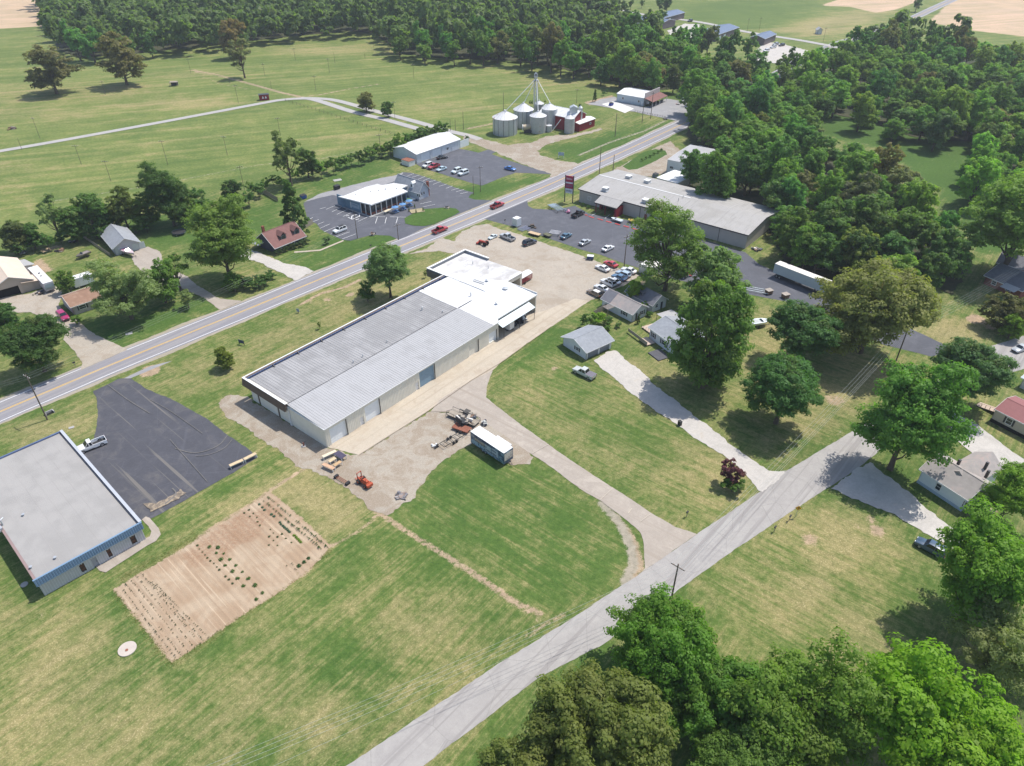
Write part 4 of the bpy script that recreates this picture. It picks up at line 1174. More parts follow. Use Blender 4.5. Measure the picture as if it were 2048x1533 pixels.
def wood_label(P, nm, c, r):
    x, y = proj((P.x, P.y, 11))
    tone = "brown-tinged" if c[0] > c[1] else ("bright green" if c[1] > .115 else ("dark green" if c[1] < .09 else ("olive green" if c[0] > .06 else "mid green")))
    size = "broad" if r > 7.4 else ("slender" if r < 6.2 else "middling")
    if nm == "west": where = "at the edge of the wood beyond the mown fields"
    elif nm == "edge": where = "past the clearing at the right edge"
    elif y < 160: where = "deep in the wood below the far tan fields"
    elif x < 1450 and y < 300: where = "where the wood meets the highway" if x < 1430 else "in the wood just inside the highway edge"
    elif x < 1600 and y > 300: where = "in the wood right behind the store"
    elif y > 410: where = "above the back drive with the semi trailer"
    elif x > 1850: where = "in the wood right of the grass clearing"
    elif y < 235: where = "in the wood above the grass clearing"
    else: where = "in the wood between the store and the clearing"
    return "%s %s tree %s" % (size, tone, where)
for i, (sl, P, nm, sp, lab) in enumerate(cand):
    r = rng.uniform(.56, .92) * sp * (1.0 if i < NB else 1.1)
    if i < NB:
        key = "mid" if sl < 400 else "far"
        c = rng.choice(hues[nm])
        if rng.random() < .05: c = (0.072, 0.078, 0.036)
        tree(P, r, key, tuple(v * rng.uniform(1.1, 1.45) for v in c), wood_label(P, nm, c, r), group="trees of the %s wood" % nm, hscale=rng.uniform(.75, 1.25))
    else:
        forest_pts.setdefault(nm, []).append((P, r))
print("wood trees", len(cand))
def wood_mass(nm, pts):
    """the rest of the wood as one joined canopy"""
    rs = np.random.RandomState(5)
    base = [crown_arrays(60 + k, 620, 0.16, 26, "round", .15, 0, .2) for k in range(4)]
    VV, TT = [], []
    for P, r in pts:
        V, t, _ = base[rs.randint(4)]
        a = rs.uniform(0, 6.28); h = r * rs.uniform(1.9, 2.9)
        x = V[:, 0] * math.cos(a) - V[:, 1] * math.sin(a); y = V[:, 0] * math.sin(a) + V[:, 1] * math.cos(a)
        z = 1.5 + V[:, 2] * .5 * h
        VV.append(np.stack([P.x + x * r, P.y + y * r, z], 1))
        t = t.copy(); t[:, 0] = np.clip(t[:, 0] * .7 + rs.uniform(-.1, .4), 0, 1); TT.append(t)
    me = quad_mesh("distant_wood", np.concatenate(VV), np.concatenate(TT), M_LEAF)
    o = bpy.data.objects.new("distant_wood", me); link(o)
    o.color = (0.150, 0.218, 0.072, 1); o["kind"] = "stuff"
    o["label"] = "dense canopy of the distant %s wood beyond the fields" % nm; o["category"] = "wood"
for nm, pts in forest_pts.items():
    wood_mass(nm, pts)
# trees scattered round the far farm yard
for (x, y, w, c) in [(1225, 62, 30, MIDG), (1262, 52, 30, GREEN), (1298, 48, 34, DARK), (1318, 40, 30, DARK), (1250, 25, 26, DARK), (1352, 78, 34, MIDG), (1418, 78, 42, (0.07, 0.09, 0.045)), (1400, 90, 34, MIDG), (1450, 96, 36, GREEN), (1500, 90, 34, GREEN),
                     (1228, 5, 10, DARK), (1238, 5, 10, DARK), (1248, 6, 10, DARK), (1262, 8, 12, DARK), (1284, 7, 10, DARK), (1320, 8, 20, DARK), (1335, 6, 22, DARK), (1590, 118, 34, MIDG), (1570, 125, 30, GREEN), (1836, 5, 20, MIDG)]:
    treec(x, y, w, "far", c, "tree among the blue roofed farm buildings beyond the wood", 1.1, group="trees round the far farm yard")
# ------------------------------------------------------------------ building kit
M_GLASS = glass_mat("window_glass", (0.03, 0.04, 0.05), 0.1)
M_TRIM = mat("white_trim", (0.70, 0.70, 0.69), .05, 2, .6)
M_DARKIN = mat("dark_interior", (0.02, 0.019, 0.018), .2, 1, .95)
M_WHITEWALL = mat("white_siding", (0.62, 0.64, 0.66), .06, .8, .7)
M_CREAM = mat("cream_panel", (0.72, 0.69, 0.60), .07, .7, .65)
M_METALROOF = mat("metal_roof_grey", (0.390, 0.386, 0.388), .07, .35, .5, col2=(0.34, 0.335, 0.335), thr=(.48, .66), streak=(90, (0.35, 0.345, 0.345), .50, .66, .9))
M_METALROOF2 = mat("metal_roof_weathered", (0.285, 0.278, 0.276), .12, .3, .6, col2=(0.34, 0.332, 0.33), thr=(.46, .62), streak=(90, (0.245, 0.238, 0.236), .48, .64, .8))
M_MEMBRANE = mat("white_membrane_roof", (0.70, 0.70, 0.70), .08, .3, .6, col2=(0.50, 0.49, 0.475), thr=(.48, .66), streak=(60, (0.48, 0.47, 0.455), .54, .70))
M_MEMBRANE2 = mat("stained_membrane_roof", (0.68, 0.67, 0.66), .10, .3, .6, col2=(0.42, 0.40, 0.385), thr=(.44, .62), streak=(0, (0.44, 0.43, 0.42), .5, .66))
M_BROWN = mat("brown_fascia", (0.125, 0.088, 0.066), .12, 1, .6)
M_BLUEF = mat("blue_parapet", (0.105, 0.145, 0.26), .12, 1, .5)
M_BLUEP = mat("pale_blue_panel", (0.175, 0.27, 0.385), .08, 1, .45)
M_STEEL = mat("galvanised_steel", (0.48, 0.50, 0.52), .12, 1.5, .4, metal=.35, col2=(0.36, 0.34, 0.32), thr=(.6, .75))
M_DKMETAL = mat("dark_metal", (0.05, 0.05, 0.055), .2, 2, .5)
M_SHGREY = mat("grey_shingles", (0.27, 0.285, 0.31), .16, 1.2, .9, fine=9)
M_SHDARK = mat("dark_shingles", (0.165, 0.165, 0.185), .16, 1.2, .9, fine=9)
M_SHBROWN = mat("brown_shingles", (0.27, 0.165, 0.115), .14, 1, .9, col2=(0.36, 0.25, 0.19), thr=(.5, .7))
M_SHRED = mat("red_brown_shingles", (0.205, 0.105, 0.095), .14, 1, .9)
M_SHTAN = mat("tan_metal_roof", (0.62, 0.50, 0.40), .06, .6, .6)
M_SHMAUVE = mat("mauve_shingles", (0.33, 0.30, 0.285), .14, 1, .9, col2=(0.40, 0.32, 0.29), thr=(.5, .7))
M_TANWALL = mat("tan_wall", (0.44, 0.37, 0.31), .06, .8, .7)
M_BRICK = mat("red_brick", (0.24, 0.085, 0.060), .2, 2, .9)
M_RED = mat("barn_red", (0.235, 0.022, 0.030), .15, 1, .7)
M_BLUEGREY = mat("blue_grey_wall", (0.16, 0.25, 0.34), .12, .7, .7)
M_STOREWALL = mat("store_wall", (0.45, 0.415, 0.385), .06, .7, .7)
M_STOREROOF = mat("store_roof", (0.370, 0.355, 0.340), .06, .25, .6, col2=(0.32, 0.305, 0.285), thr=(.45, .65), streak=(90, (0.29, 0.28, 0.265), .52, .66))
M_ROOFLT = mat("light_flat_roof", (0.300, 0.287, 0.274), .06, .3, .8, col2=(0.33, 0.315, 0.30), thr=(.45, .6))
M_CONCB = mat("grey_concrete_wall", (0.36, 0.35, 0.34), .12, .8, .85)
M_GARDOOR = mat("white_roller_door", (0.74, 0.77, 0.78), .04, 1, .5)
M_WOOD = mat("raw_lumber", (0.50, 0.37, 0.23), .14, 3, .8)
M_WOODOLD = mat("weathered_wood", (0.30, 0.26, 0.21), .2, 3, .9)
M_DECK = mat("deck_boards", (0.48, 0.38, 0.31), .12, 3, .8)

def wall(mb, A, B, z0, z1, t, ops=()):
    """wall from A to B (plan points), thickness t to its left, with rectangular openings (u0, u1, za, zb)"""
    A, B = Vector((A[0], A[1], 0)), Vector((B[0], B[1], 0))
    d = B - A; L = d.length; d.normalize(); n = Vector((-d.y, d.x, 0))
    us = sorted(set([0, L] + [min(max(o[0], 0), L) for o in ops] + [min(max(o[1], 0), L) for o in ops]))
    for u0, u1 in zip(us[:-1], us[1:]):
        if u1 - u0 < 1e-4: continue
        mid = (u0 + u1) / 2; spans = [(z0, z1)]
        for o in ops:
            if o[0] <= mid <= o[1]:
                new = []
                for a, b in spans:
                    if o[2] > a: new.append((a, min(b, o[2])))
                    if o[3] < b: new.append((max(a, o[3]), b))
                spans = new
        for a, b in spans:
            if b - a > 1e-3:
                p, q_ = A + d * u0, A + d * u1
                mb.slab([(p.x, p.y, a), (q_.x, q_.y, a), (q_.x, q_.y, b), (p.x, p.y, b)], n * t)
def ribs(mb, A, B, z0, z1, step, w=.05, dep=.035, ops=()):
    A, B = Vector((A[0], A[1], 0)), Vector((B[0], B[1], 0))
    d = B - A; L = d.length; d.normalize(); n = Vector((d.y, -d.x, 0))
    u = step / 2
    while u < L:
        spans = [(z0, z1)]
        for o in ops:
            if o[0] - .03 <= u <= o[1] + .03:
                new = []
                for a, b in spans:
                    if o[2] > a: new.append((a, min(b, o[2])))
                    if o[3] < b: new.append((max(a, o[3]), b))
                spans = new
        for a, b in spans:
            if b - a > .05:
                p, q_ = A + d * (u - w / 2), A + d * (u + w / 2)
                mb.slab([(p.x, p.y, a), (q_.x, q_.y, a), (q_.x, q_.y, b), (p.x, p.y, b)], n * dep)
        u += step
SIDES = {"front": lambda W, D: ((0, 0), (W, 0)), "right": lambda W, D: ((W, 0), (W, D)), "back": lambda W, D: ((W, D), (0, D)), "left": lambda W, D: ((0, D), (0, 0))}
def opening(root, A, B, o, glass=M_GLASS, frame_m=M_TRIM):
    """fill one opening: o = (kind, u0, u1, za, zb)"""
    kind, u0, u1, za, zb = o[:5]
    A, B = Vector((A[0], A[1], 0)), Vector((B[0], B[1], 0))
    d = (B - A).normalized(); n = Vector((-d.y, d.x, 0))       # n points inwards
    def rect(mb, a, b, c, e, off, th):
        p, q_ = A + d * a + n * off, A + d * b + n * off
        mb.slab([(p.x, p.y, c), (q_.x, q_.y, c), (q_.x, q_.y, e), (p.x, p.y, e)], n * th)
    if kind == "win":
        f = MB(); w = .09
        rect(f, u0 - w, u0 + .02, za - w, zb + w, -.04, .14); rect(f, u1 - .02, u1 + w, za - w, zb + w, -.04, .14)
        rect(f, u0 + .02, u1 - .02, za - w, za + .02, -.04, .14); rect(f, u0 + .02, u1 - .02, zb - .02, zb + w, -.04, .14)
        rect(f, u0 + .02, u1 - .02, (za + zb) / 2 - .025, (za + zb) / 2 + .025, 0.0, .05)
        fo = part("window", f, frame_m, root)
        p = MB(); rect(p, u0, u1, za, zb, .06, .03); part("pane", p, glass, fo)
        if len(o) > 5 and o[5]:
            sh = MB(); rect(sh, u0 - .48, u0 - .11, za - .05, zb + .05, -.05, .045); part("shutter", sh, M_DKMETAL, fo)
            sh = MB(); rect(sh, u1 + .11, u1 + .48, za - .05, zb + .05, -.05, .045); part("shutter", sh, M_DKMETAL, fo)
    elif kind in ("garage", "door"):
        m = o[5] if len(o) > 5 and o[5] else M_GARDOOR
        dmb = MB(); rect(dmb, u0, u1, za, zb, .16, .05)
        do = part("garage_door" if kind == "garage" else "door", dmb, m, root)
        if kind == "garage":
            s = MB(); k = max(3, int((zb - za) / .55))
            for i in range(1, k):
                z = za + (zb - za) * i / k; rect(s, u0, u1, z - .02, z + .02, .145, .02)
            part("panel_rail", s, m, do)
        else:
            s = MB(); rect(s, u1 - .2, u1 - .1, za + .95, za + 1.05, .10, .06); part("handle", s, M_DKMETAL, do)
    elif kind == "dark":
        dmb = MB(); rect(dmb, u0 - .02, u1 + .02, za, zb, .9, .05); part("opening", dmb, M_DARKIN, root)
def house(name, label, cat, p, q, D, eave, rise, axis="u", wallm=M_WHITEWALL, roofm=M_SHGREY, ops=None, W=None, over=.45, z0=0.0, group=None, chimney=None, ribbed=0, base=True, hip=False, roofname="roof"):
    """gabled building on the front line p-q, D metres deep"""
    fr = frame(p, q); W = fr[2] if W is None else W
    root = thing(name, label, cat, (fr[0].x, fr[0].y, 0), fr[1], group)
    ops = ops or {}
    wb = MB(); rb = MB()
    for s, fn in SIDES.items():
        A, B = fn(W, D)
        oo = [(o[1], o[2], o[3], o[4]) for o in ops.get(s, ())]
        wall(wb, A, B, z0, eave, .15, oo)
        if ribbed: ribs(rb, A, B, z0, eave - .05, ribbed, ops=oo)
        for o in ops.get(s, ()): opening(root, A, B, o)
    if not hip and rise > 0:
        if axis == "u":
            wb.slab([(0.001, 0, eave), (0.001, D, eave), (0.001, D / 2, eave + rise)], (.15, 0, 0)); wb.slab([(W - .151, 0, eave), (W - .151, D, eave), (W - .151, D / 2, eave + rise)], (.15, 0, 0))
        else:
            wb.slab([(0, .001, eave), (W, .001, eave), (W / 2, .001, eave + rise)], (0, .15, 0)); wb.slab([(0, D - .151, eave), (W, D - .151, eave), (W / 2, D - .151, eave + rise)], (0, .15, 0))
    part("wall", wb, wallm, root)
    if ribbed: part("wall_ribs", rb, wallm, root, stuff=True)
    r = MB(); t = .12
    if axis == "u":
        sl = rise / (D / 2) if rise else 0; e = eave - over * sl
        r.slab([(-over, -over, e), (W + over, -over, e), (W + over, D / 2, eave + rise), (-over, D / 2, eave + rise)], (0, 0, t))
        r.slab([(-over, D + over, e), (W + over, D + over, e), (W + over, D / 2 + .001, eave + rise + .001), (-over, D / 2 + .001, eave + rise + .001)], (0, 0, t))
    else:
        sl = rise / (W / 2) if rise else 0; e = eave - over * sl
        r.slab([(-over, -over, e), (-over, D + over, e), (W / 2, D + over, eave + rise), (W / 2, -over, eave + rise)], (0, 0, t))
        r.slab([(W + over, -over, e), (W + over, D + over, e), (W / 2 + .001, D + over, eave + rise + .001), (W / 2 + .001, -over, eave + rise + .001)], (0, 0, t))
    ro = part(roofname, r, roofm, root)
    tr = MB(); f = .05; ft = .16
    if axis == "u":
        tr.box(-over, W + over, -over - f, -over - .002, e - .04, e + ft); tr.box(-over, W + over, D + over + .002, D + over + f, e - .04, e + ft)
        for x0, x1 in ((-over - f, -over - .002), (W + over + .002, W + over + f)):
            tr.slab([(x0, -over, e - .03), (x0, D / 2, eave + rise - .03), (x0, D / 2, eave + rise + ft), (x0, -over, e + ft)], (x1 - x0, 0, 0)); tr.slab([(x0, D + over, e - .03), (x0, D / 2, eave + rise - .03), (x0, D / 2, eave + rise + ft), (x0, D + over, e + ft)], (x1 - x0, 0, 0))
        tr_ridge = MB(); tr_ridge.box(-over, W + over, D / 2 - .12, D / 2 + .12, eave + rise + t, eave + rise + t + .03)
    else:
        tr.box(-over - f, -over - .002, -over, D + over, e - .04, e + ft); tr.box(W + over + .002, W + over + f, -over, D + over, e - .04, e + ft)
        for y0, y1 in ((-over - f, -over - .002), (D + over + .002, D + over + f)):
            tr.slab([(-over, y0, e - .03), (W / 2, y0, eave + rise - .03), (W / 2, y0, eave + rise + ft), (-over, y0, e + ft)], (0, y1 - y0, 0)); tr.slab([(W + over, y0, e - .03), (W / 2, y0, eave + rise - .03), (W / 2, y0, eave + rise + ft), (W + over, y0, e + ft)], (0, y1 - y0, 0))
        tr_ridge = MB(); tr_ridge.box(W / 2 - .12, W / 2 + .12, -over, D + over, eave + rise + t, eave + rise + t + .03)
    part("trim", tr, M_TRIM, root)
    part("ridge_cap", tr_ridge, roofm, ro)
    for (x, y, w, h) in (chimney or ()):
        c = MB(); c.box(x - w / 2, x + w / 2, y - w / 2, y + w / 2, eave, eave + rise + h); part("chimney", c, M_BRICK, root)
    return root, W
def seams(mb, c0, c1, c2, c3, n, w=.05, h=.05):
    """raised seams running c0->c3 side to c1->c2 side, spread between the edges c0-c1 and c3-c2"""
    c0, c1, c2, c3 = map(Vector, (c0, c1, c2, c3))
    d = (c1 - c0).normalized() * w / 2
    for i in range(n):
        t = (i + .5) / n
        a = c0.lerp(c1, t); b = c3.lerp(c2, t)
        mb.slab([a - d, a + d, b + d, b - d], (0, 0, h))

# ------------------------------------------------------------------ the long metal building
def main_building():
    fr = frame((655, 896), (996, 678))
    root = thing("warehouse", "long low metal building with grey and white roofs and cream ribbed walls", "building", (fr[0].x, fr[0].y, 0), fr[1])
    H = 4.75
    # front bay, u 0..53, v 0..11.4
    front_ops = [("garage", 1.1, 5.2, 0, 4.0), ("door", 8.75, 9.75, 0, 2.15, M_TRIM), ("garage", 10.3, 14.2, 0, 4.0), ("door", 24.7, 25.7, 0, 2.15, M_TRIM), ("garage", 26.1, 30.7, 0, 4.2, mat("blue_roller_door", (0.20, 0.30, 0.38), .06, 1, .5)),
                 ("garage", 42.4, 45.6, 0, 3.4, M_CREAM), ("garage", 49.6, 52.4, 0.3, 3.0)]
    w = MB(); o4 = [(o[1], o[2], o[3], o[4]) for o in front_ops]
    wall(w, (0, 0), (53.2, 0), 0, H, .35, o4)
    wall(w, (0, 11.4), (0, 0.351), 0, H + .02, .2)
    w.slab([(0.002, 0.0, H), (0.002, 11.4, H), (0.002, 11.4, H + .62)], (.2, 0, 0))
    part("wall", w, M_CREAM, root)
    for o in front_ops: opening(root, (0, 0), (53.2, 0), o)
    jb = MB()
    for o in front_ops:
        if o[0] == "garage": jb.box(o[2], o[2] + .14, -.16, .0, 0, o[4] + .05)
    part("jamb_shade", jb, M_DKMETAL, root)  # dark strip right of each roller door, standing in for the recess shade
    rb = MB(); ribs(rb, (0, 0), (53.2, 0), 0.05, H - .3, .42, w=.10, dep=.045, ops=o4); ribs(rb, (0, 11.4), (0, 0), 0.05, H - .05, .55, w=.07, dep=.02)
    part("wall_ribs", rb, M_CREAM, root, stuff=True)
    gu = MB(); gu.box(-.15, 53.4, -.28, -.02, H - .12, H + .08); gu.box(-.22, -.02, -.28, 11.4, H - .1, H + .1)
    part("gutter", gu, M_TRIM, root)
    r = MB(); r.slab([(-.1, -.2, H), (51.2, -.2, H), (51.2, 11.4, H + .62), (-.1, 11.4, H + .62)], (0, 0, .1))
    ro = part("roof_panel", r, M_METALROOF, root)
    s = MB(); seams(s, (-.1, -.2, H + .1), (51.2, -.2, H + .1), (51.2, 11.4, H + .72), (-.1, 11.4, H + .72), 84, .06, .04)
    part("roof_seams", s, M_METALROOF, ro, stuff=True)
    va = MB(); va.box(-.1, 62.0, 11.4, 11.75, H + .35, H + .5); part("valley_gutter", va, M_DKMETAL, root)
    # rear bay, v 11.8 .. 25.4
    w = MB()
    wall(w, (0.05, 25.2), (0.05, 11.45), 0, 4.2, .25, [(2.2, 2.9, 0, 4.2), (9.2, 9.9, 0, 4.2)])
    wall(w, (62, 25.2), (0.3, 25.2), 0, 4.2, .25)
    part("wall", w, M_CREAM, root)
    pl = MB(); pl.box(.12, .32, 22.3, 23.0, 0, 4.2); pl.box(.12, .32, 15.3, 16.0, 0, 4.2); part("pilaster", pl, M_BROWN, root)
    cp = MB(); cp.box(-.25, .04, 11.2, 11.6, 0, 4.9); part("corner_post", cp, M_TRIM, root)
    r = MB(); r.slab([(.3, 11.75, H + .5), (51.2, 11.75, H + .5), (51.2, 25.2, 5.35), (.3, 25.2, 5.35)], (0, 0, .1))
    ro2 = part("roof_panel", r, M_METALROOF2, root)
    s = MB(); seams(s, (.3, 11.75, H + .6), (51.2, 11.75, H + .6), (51.2, 25.2, 5.45), (.3, 25.2, 5.45), 74, .09, .06)
    part("roof_seams", s, M_METALROOF, ro2, stuff=True)
    f = MB(); f.slab([(-1.0, 11.3, 4.0), (-1.0, 26.4, 4.0), (-.6, 26.4, 5.75), (-.6, 11.3, 5.75)], (.3, 0, 0)); part("end_fascia", f, M_BROWN, root)
    f = MB(); f.box(-.98, .28, 11.3, 26.3, 4.0, 4.08); f.box(-.5, .3, 11.7, 25.4, 5.3, 5.42); part("soffit", f, M_CREAM, root)
    cap = MB(); cap.box(-.66, -.2, 11.3, 26.1, 5.752, 5.84); cap.box(-.66, 62.0, 26.1, 26.4, 5.752, 5.84); part("parapet_cap", cap, M_TRIM, root)
    for i in range(106):
        u = -.3 + i * .588
        if u > 61.5: break
        k = MB(); k.box(u, u + .5, 25.45, 25.62, 5.1, 5.74)
        part("parapet_panel", k, M_BLUEF, root)
    bk = MB(); bk.box(-.55, 61.9, 25.62, 26.2, 4.0, 5.748); part("rear_fascia", bk, M_BROWN, root)
    for i in range(9):
        k = MB(); u = 6.5 + i * 6.6
        k.obox((u, 25.1, 5.6), .12, .9, .4, 0, 0, .5); part("parapet_brace", k, M_DKMETAL, root)
    # white roofed block beyond
    w = MB()
    wall(w, (53.2, 3.2), (69.3, 3.2), 0, 4.9, .2, [(1, 15.5, 0, 3.9)]); wall(w, (69.3, .9), (69.3, 11.2), 0, 4.9, .2); w.box(69.0, 69.3, .7, 1.1, 0, 4.9); w.box(53.2, 53.5, 0.36, 3.2, 0, 4.9)
    part("wall", w, M_CREAM, root)
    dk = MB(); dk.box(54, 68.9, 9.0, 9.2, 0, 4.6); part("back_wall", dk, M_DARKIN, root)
    r = MB(); r.slab([(51.2, -.2, H + .02), (53.0, -.2, H + .05), (54.0, .8, 5.0), (69.6, .8, 5.0), (69.6, 11.2, 5.5), (62.3, 24.8, 5.45), (51.2, 25.2, 5.4)], (0, 0, .14))
    part("membrane_roof", r, M_MEMBRANE, root)
    ed = MB(); ed.box(53.4, 69.7, .62, .78, 4.85, 5.18); ed.box(69.62, 69.78, .8, 11.0, 4.9, 5.6); part("roof_edge", ed, M_TRIM, root)
    sp = MB()
    sp.box(61.9, 62.1, 11.8, 25.4, 5.55, 5.68); part("roof_step", sp, M_TRIM, root)
    # office block at the far end
    w = MB()
    wall(w, (62.2, 32.0), (62.2, 25.4), 0, 4.6, .2, [(1.2, 2.6, .9, 2.3), (4, 5.4, .9, 2.3)]); wall(w, (76.6, 32.0), (62.2, 32.0), 0, 4.6, .2); wall(w, (76.6, 11.2), (76.6, 32.0), 0, 4.9, .2)
    wall(w, (69.5, 11.2), (76.6, 11.2), 0, 5.0, .25, [(1.6, 6.4, 0, 4.1)])
    part("wall", w, M_CREAM, root)
    opening(root, (62.2, 32.0), (62.2, 25.4), ("win", 1.2, 2.6, .9, 2.3)); opening(root, (62.2, 32.0), (62.2, 25.4), ("win", 4, 5.4, .9, 2.3))
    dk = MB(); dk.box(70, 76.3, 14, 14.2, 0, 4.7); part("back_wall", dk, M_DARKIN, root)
    r = MB(); r.slab([(62.0, 11.0, 5.25), (76.8, 11.0, 5.25), (76.8, 32.0, 4.9), (62.0, 32.0, 4.9)], (0, 0, .14)); part("membrane_roof", r, M_MEMBRANE2, root)
    cap = MB(); cap.box(61.5, 61.9, 24.9, 32.5, 5.3, 5.85); cap.box(61.9, 77.0, 32.1, 32.5, 4.8, 5.85); cap.box(76.7, 77.1, 23.5, 32.1, 4.8, 5.85); part("parapet", cap, mat("grey_parapet", (0.26, 0.27, 0.29), .08, 1, .6), root)
    cp = MB(); cp.box(61.4, 62.0, 24.8, 32.6, 5.852, 5.92); cp.box(62.0, 77.2, 32.0, 32.6, 5.852, 5.92); cp.box(76.6, 77.2, 23.4, 32.0, 5.852, 5.92); part("parapet_cap", cp, M_TRIM, root)
    lo = MB(); lo.box(61.3, 61.48, 24.9, 32.5, 3.5, 5.4); part("end_fascia", lo, mat("grey_fascia", (0.15, 0.14, 0.14), .1, 1, .7), root)
    for (u, v, h, rr) in ((58.0, 13.2, .9, .16), (66.2, 8.5, .35, .5), (72.5, 19.8, .8, .1), (66.5, 15.0, .5, .35), (44.8, 17.6, .8, .14), (47.2, 12.9, .4, .12), (59, 5.4, .25, .3), (72, 25.0, .7, .12), (21.5, 13.0, .5, .1), (18.6, 12.8, .5, .1), (29.0, 13.2, .5, .1)):
        k = MB(); k.cyl((u, v, 5.4), (u, v, 5.5 + h), rr, n=8); k.cyl((u, v, 5.5 + h), (u, v, 5.62 + h), rr * 1.6, rr * .4, n=8); part("roof_vent", k, M_STEEL, root)
    k = MB(); k.tube([(64.5, 14.4, 5.6), (64.2, 17.8, 5.65), (65.0, 18.4, 5.65), (65.2, 15.0, 5.6)], .09); part("roof_pipe", k, M_STEEL, root)
    # canopy along the open bay
    c = MB(); c.slab([(53.2, .7, 4.35), (66.2, .7, 4.35), (66.2, -1.4, 3.55), (53.2, -1.4, 3.55)], (0, 0, .08))
    part("canopy", c, mat("pale_blue_metal", (0.56, 0.63, 0.66), .05, 1, .45), root)
    for u in (53.9, 60.1, 66.1):
        k = MB(); k.cyl((u, -1.2, 0.02), (u, -1.2, 3.6), .07, n=6); part("canopy_post", k, M_DKMETAL, root)
    return root, fr
MAINB, MFR = main_building()
def mloc(u, v, z=0.0):
    a = MFR[1]; A = MFR[0]
    return Vector((A.x + u * math.cos(a) - v * math.sin(a), A.y + u * math.sin(a) + v * math.cos(a), z))

# ------------------------------------------------------------------ flat roofed building with the blue fascia, lower left
def office():
    fr = frame((90, 1192), (290, 1080)); W = 16.2; D = 35.4
    root = thing("office_building", "flat roofed building with pale blue panelled fascia and ribbed grey wall at the left edge", "building", (fr[0].x, fr[0].y, 0), fr[1])
    ops = []
    for x, y in ((263, 1075), (217, 1104), (165, 1134)):
        u, v = local(fr, x, y, 1.3); ops.append(("win", u - .33, u + .33, .55, 2.1))
    u, v = local(fr, 190, 1122, 1.2); ops.append(("door", u - .5, u + .35, 0, 2.1, mat("grey_door", (0.33, 0.33, 0.36), .05, 1, .6)))
    w = MB(); o4 = [(o[1], o[2], o[3], o[4]) for o in ops]
    wall(w, (0, 0), (W, 0), 0, 3.6, .2, o4); wall(w, (0, D), (0, .2), 0, 3.6, .2); wall(w, (W, .2), (W, D), 0, 3.6, .2); wall(w, (W, D), (0, D), 0, 3.6, .2)
    part("wall", w, mat("grey_white_panel", (0.46, 0.455, 0.47), .08, 1, .6), root)
    for o in ops: opening(root, (0, 0), (W, 0), o, glass=mat("brown_blind", (0.10, 0.045, 0.028), .2, 2, .6), frame_m=M_DKMETAL)
    rb = MB(); ribs(rb, (0, 0), (W, 0), 0.05, 2.7, .38, w=.12, dep=.05, ops=o4); part("wall_ribs", rb, mat("grey_white_rib", (0.52, 0.52, 0.54), .06, 1, .6), root, stuff=True)
    n = 46
    me = None
    for i in range(n):
        u = -.35 + i * (W + .7) / n
        k = MB(); d = (W + .7) / n
        k.slab([(0, 0, 2.75), (d * .5, 0, 2.75), (d * .5, .28, 3.95), (0, .28, 3.95)], (0, .04, 0))
        k.slab([(d * .5, -.12, 2.75), (d * .78, -.12, 2.75), (d * .78, .16, 3.95), (d * .5, .16, 3.95)], (0, .16, 0))
        if me is None: me = k.mesh("fascia_panel", M_BLUEP)
        put("fascia_panel", me, root, (u, -.42, 0))
    kd = MB(); kd.slab([(-.35, -.36, 2.75), (W + .35, -.36, 2.75), (W + .35, -.08, 3.94), (-.35, -.08, 3.94)], (0, .02, 0)); part("fascia_joint", kd, mat("dark_blue_joint", (0.07, 0.11, 0.17), .1, 1, .6), root)
    k = MB(); k.box(-.4, W + .4, -.2, .1, 3.952, 4.03); part("fascia_cap", k, M_BLUEP, root)
    bk = MB(); bk.box(-.35, W + .35, -.05, .05, 2.7, 3.94); part("fascia_back", bk, M_CONCB, root)
    r = MB(); r.box(.15, W - .3, .1, D, 3.6, 3.74); part("roof", r, M_ROOFLT, root)
    # seams of the roofing felt
    s = MB()
    for i in range(1, 8): s.box(i * 2.0, i * 2.0 + .05, .15, D - .2, 3.745, 3.765)
    part("roof_seams", s, mat("roof_seam", (0.36, 0.345, 0.33), .04, 1, .8), root, stuff=True)
    p = MB(); p.box(W - .06, W + .42, .1, D + .3, 2.7, 4.05); part("parapet", p, mat("parapet_dark", (0.06, 0.05, 0.055), .1, 1, .7), root)
    p = MB(); p.box(W - .02, W + .50, .05, D + .35, 4.052, 4.12); part("parapet_cap", p, mat("pale_grey_metal", (0.42, 0.44, 0.48), .05, 1, .5), root)
    p = MB(); p.box(-.1, W, D, D + .3, 3.0, 4.05); part("rear_parapet", p, M_BLUEF, root)
    p = MB(); p.box(-.25, .16, .1, D, 3.35, 3.72); part("eave_trim", p, mat("mauve_trim", (0.27, 0.19, 0.18), .1, 1, .7), root)
    for (x, y, nme) in ((47, 1031, 0), (111, 1117, 0), (62, 1136, 1)):
        u, v = local(fr, x, y, 3.8); k = MB(); k.cyl((u, v, 3.74), (u, v, 4.05), .14, n=8); k.cyl((u, v, 4.05), (u, v, 4.12), .26, n=8); part("roof_vent", k, M_STEEL, root)
    u, v = local(fr, 6, 1050, 3.8)
    k = MB(); k.cyl((u, v, 3.7), (u, v, 5.0), .12, n=8); k.cyl((u - .5, v - .3, 4.9), (u + .5, v + .3, 4.9), .12, n=8); k.cyl((u - .8, v - 1.4, 3.7), (u - .8, v - 1.4, 4.6), .1, n=8); k.box(u - 1.1, u - .3, v - 1.2, v - .4, 3.74, 4.2); part("roof_stack", k, M_STEEL, root)
    pd = MB(); pd.box(-1.9, -.5, 1.2, 1.3, 0, .02)
    return fr
OFR = office()

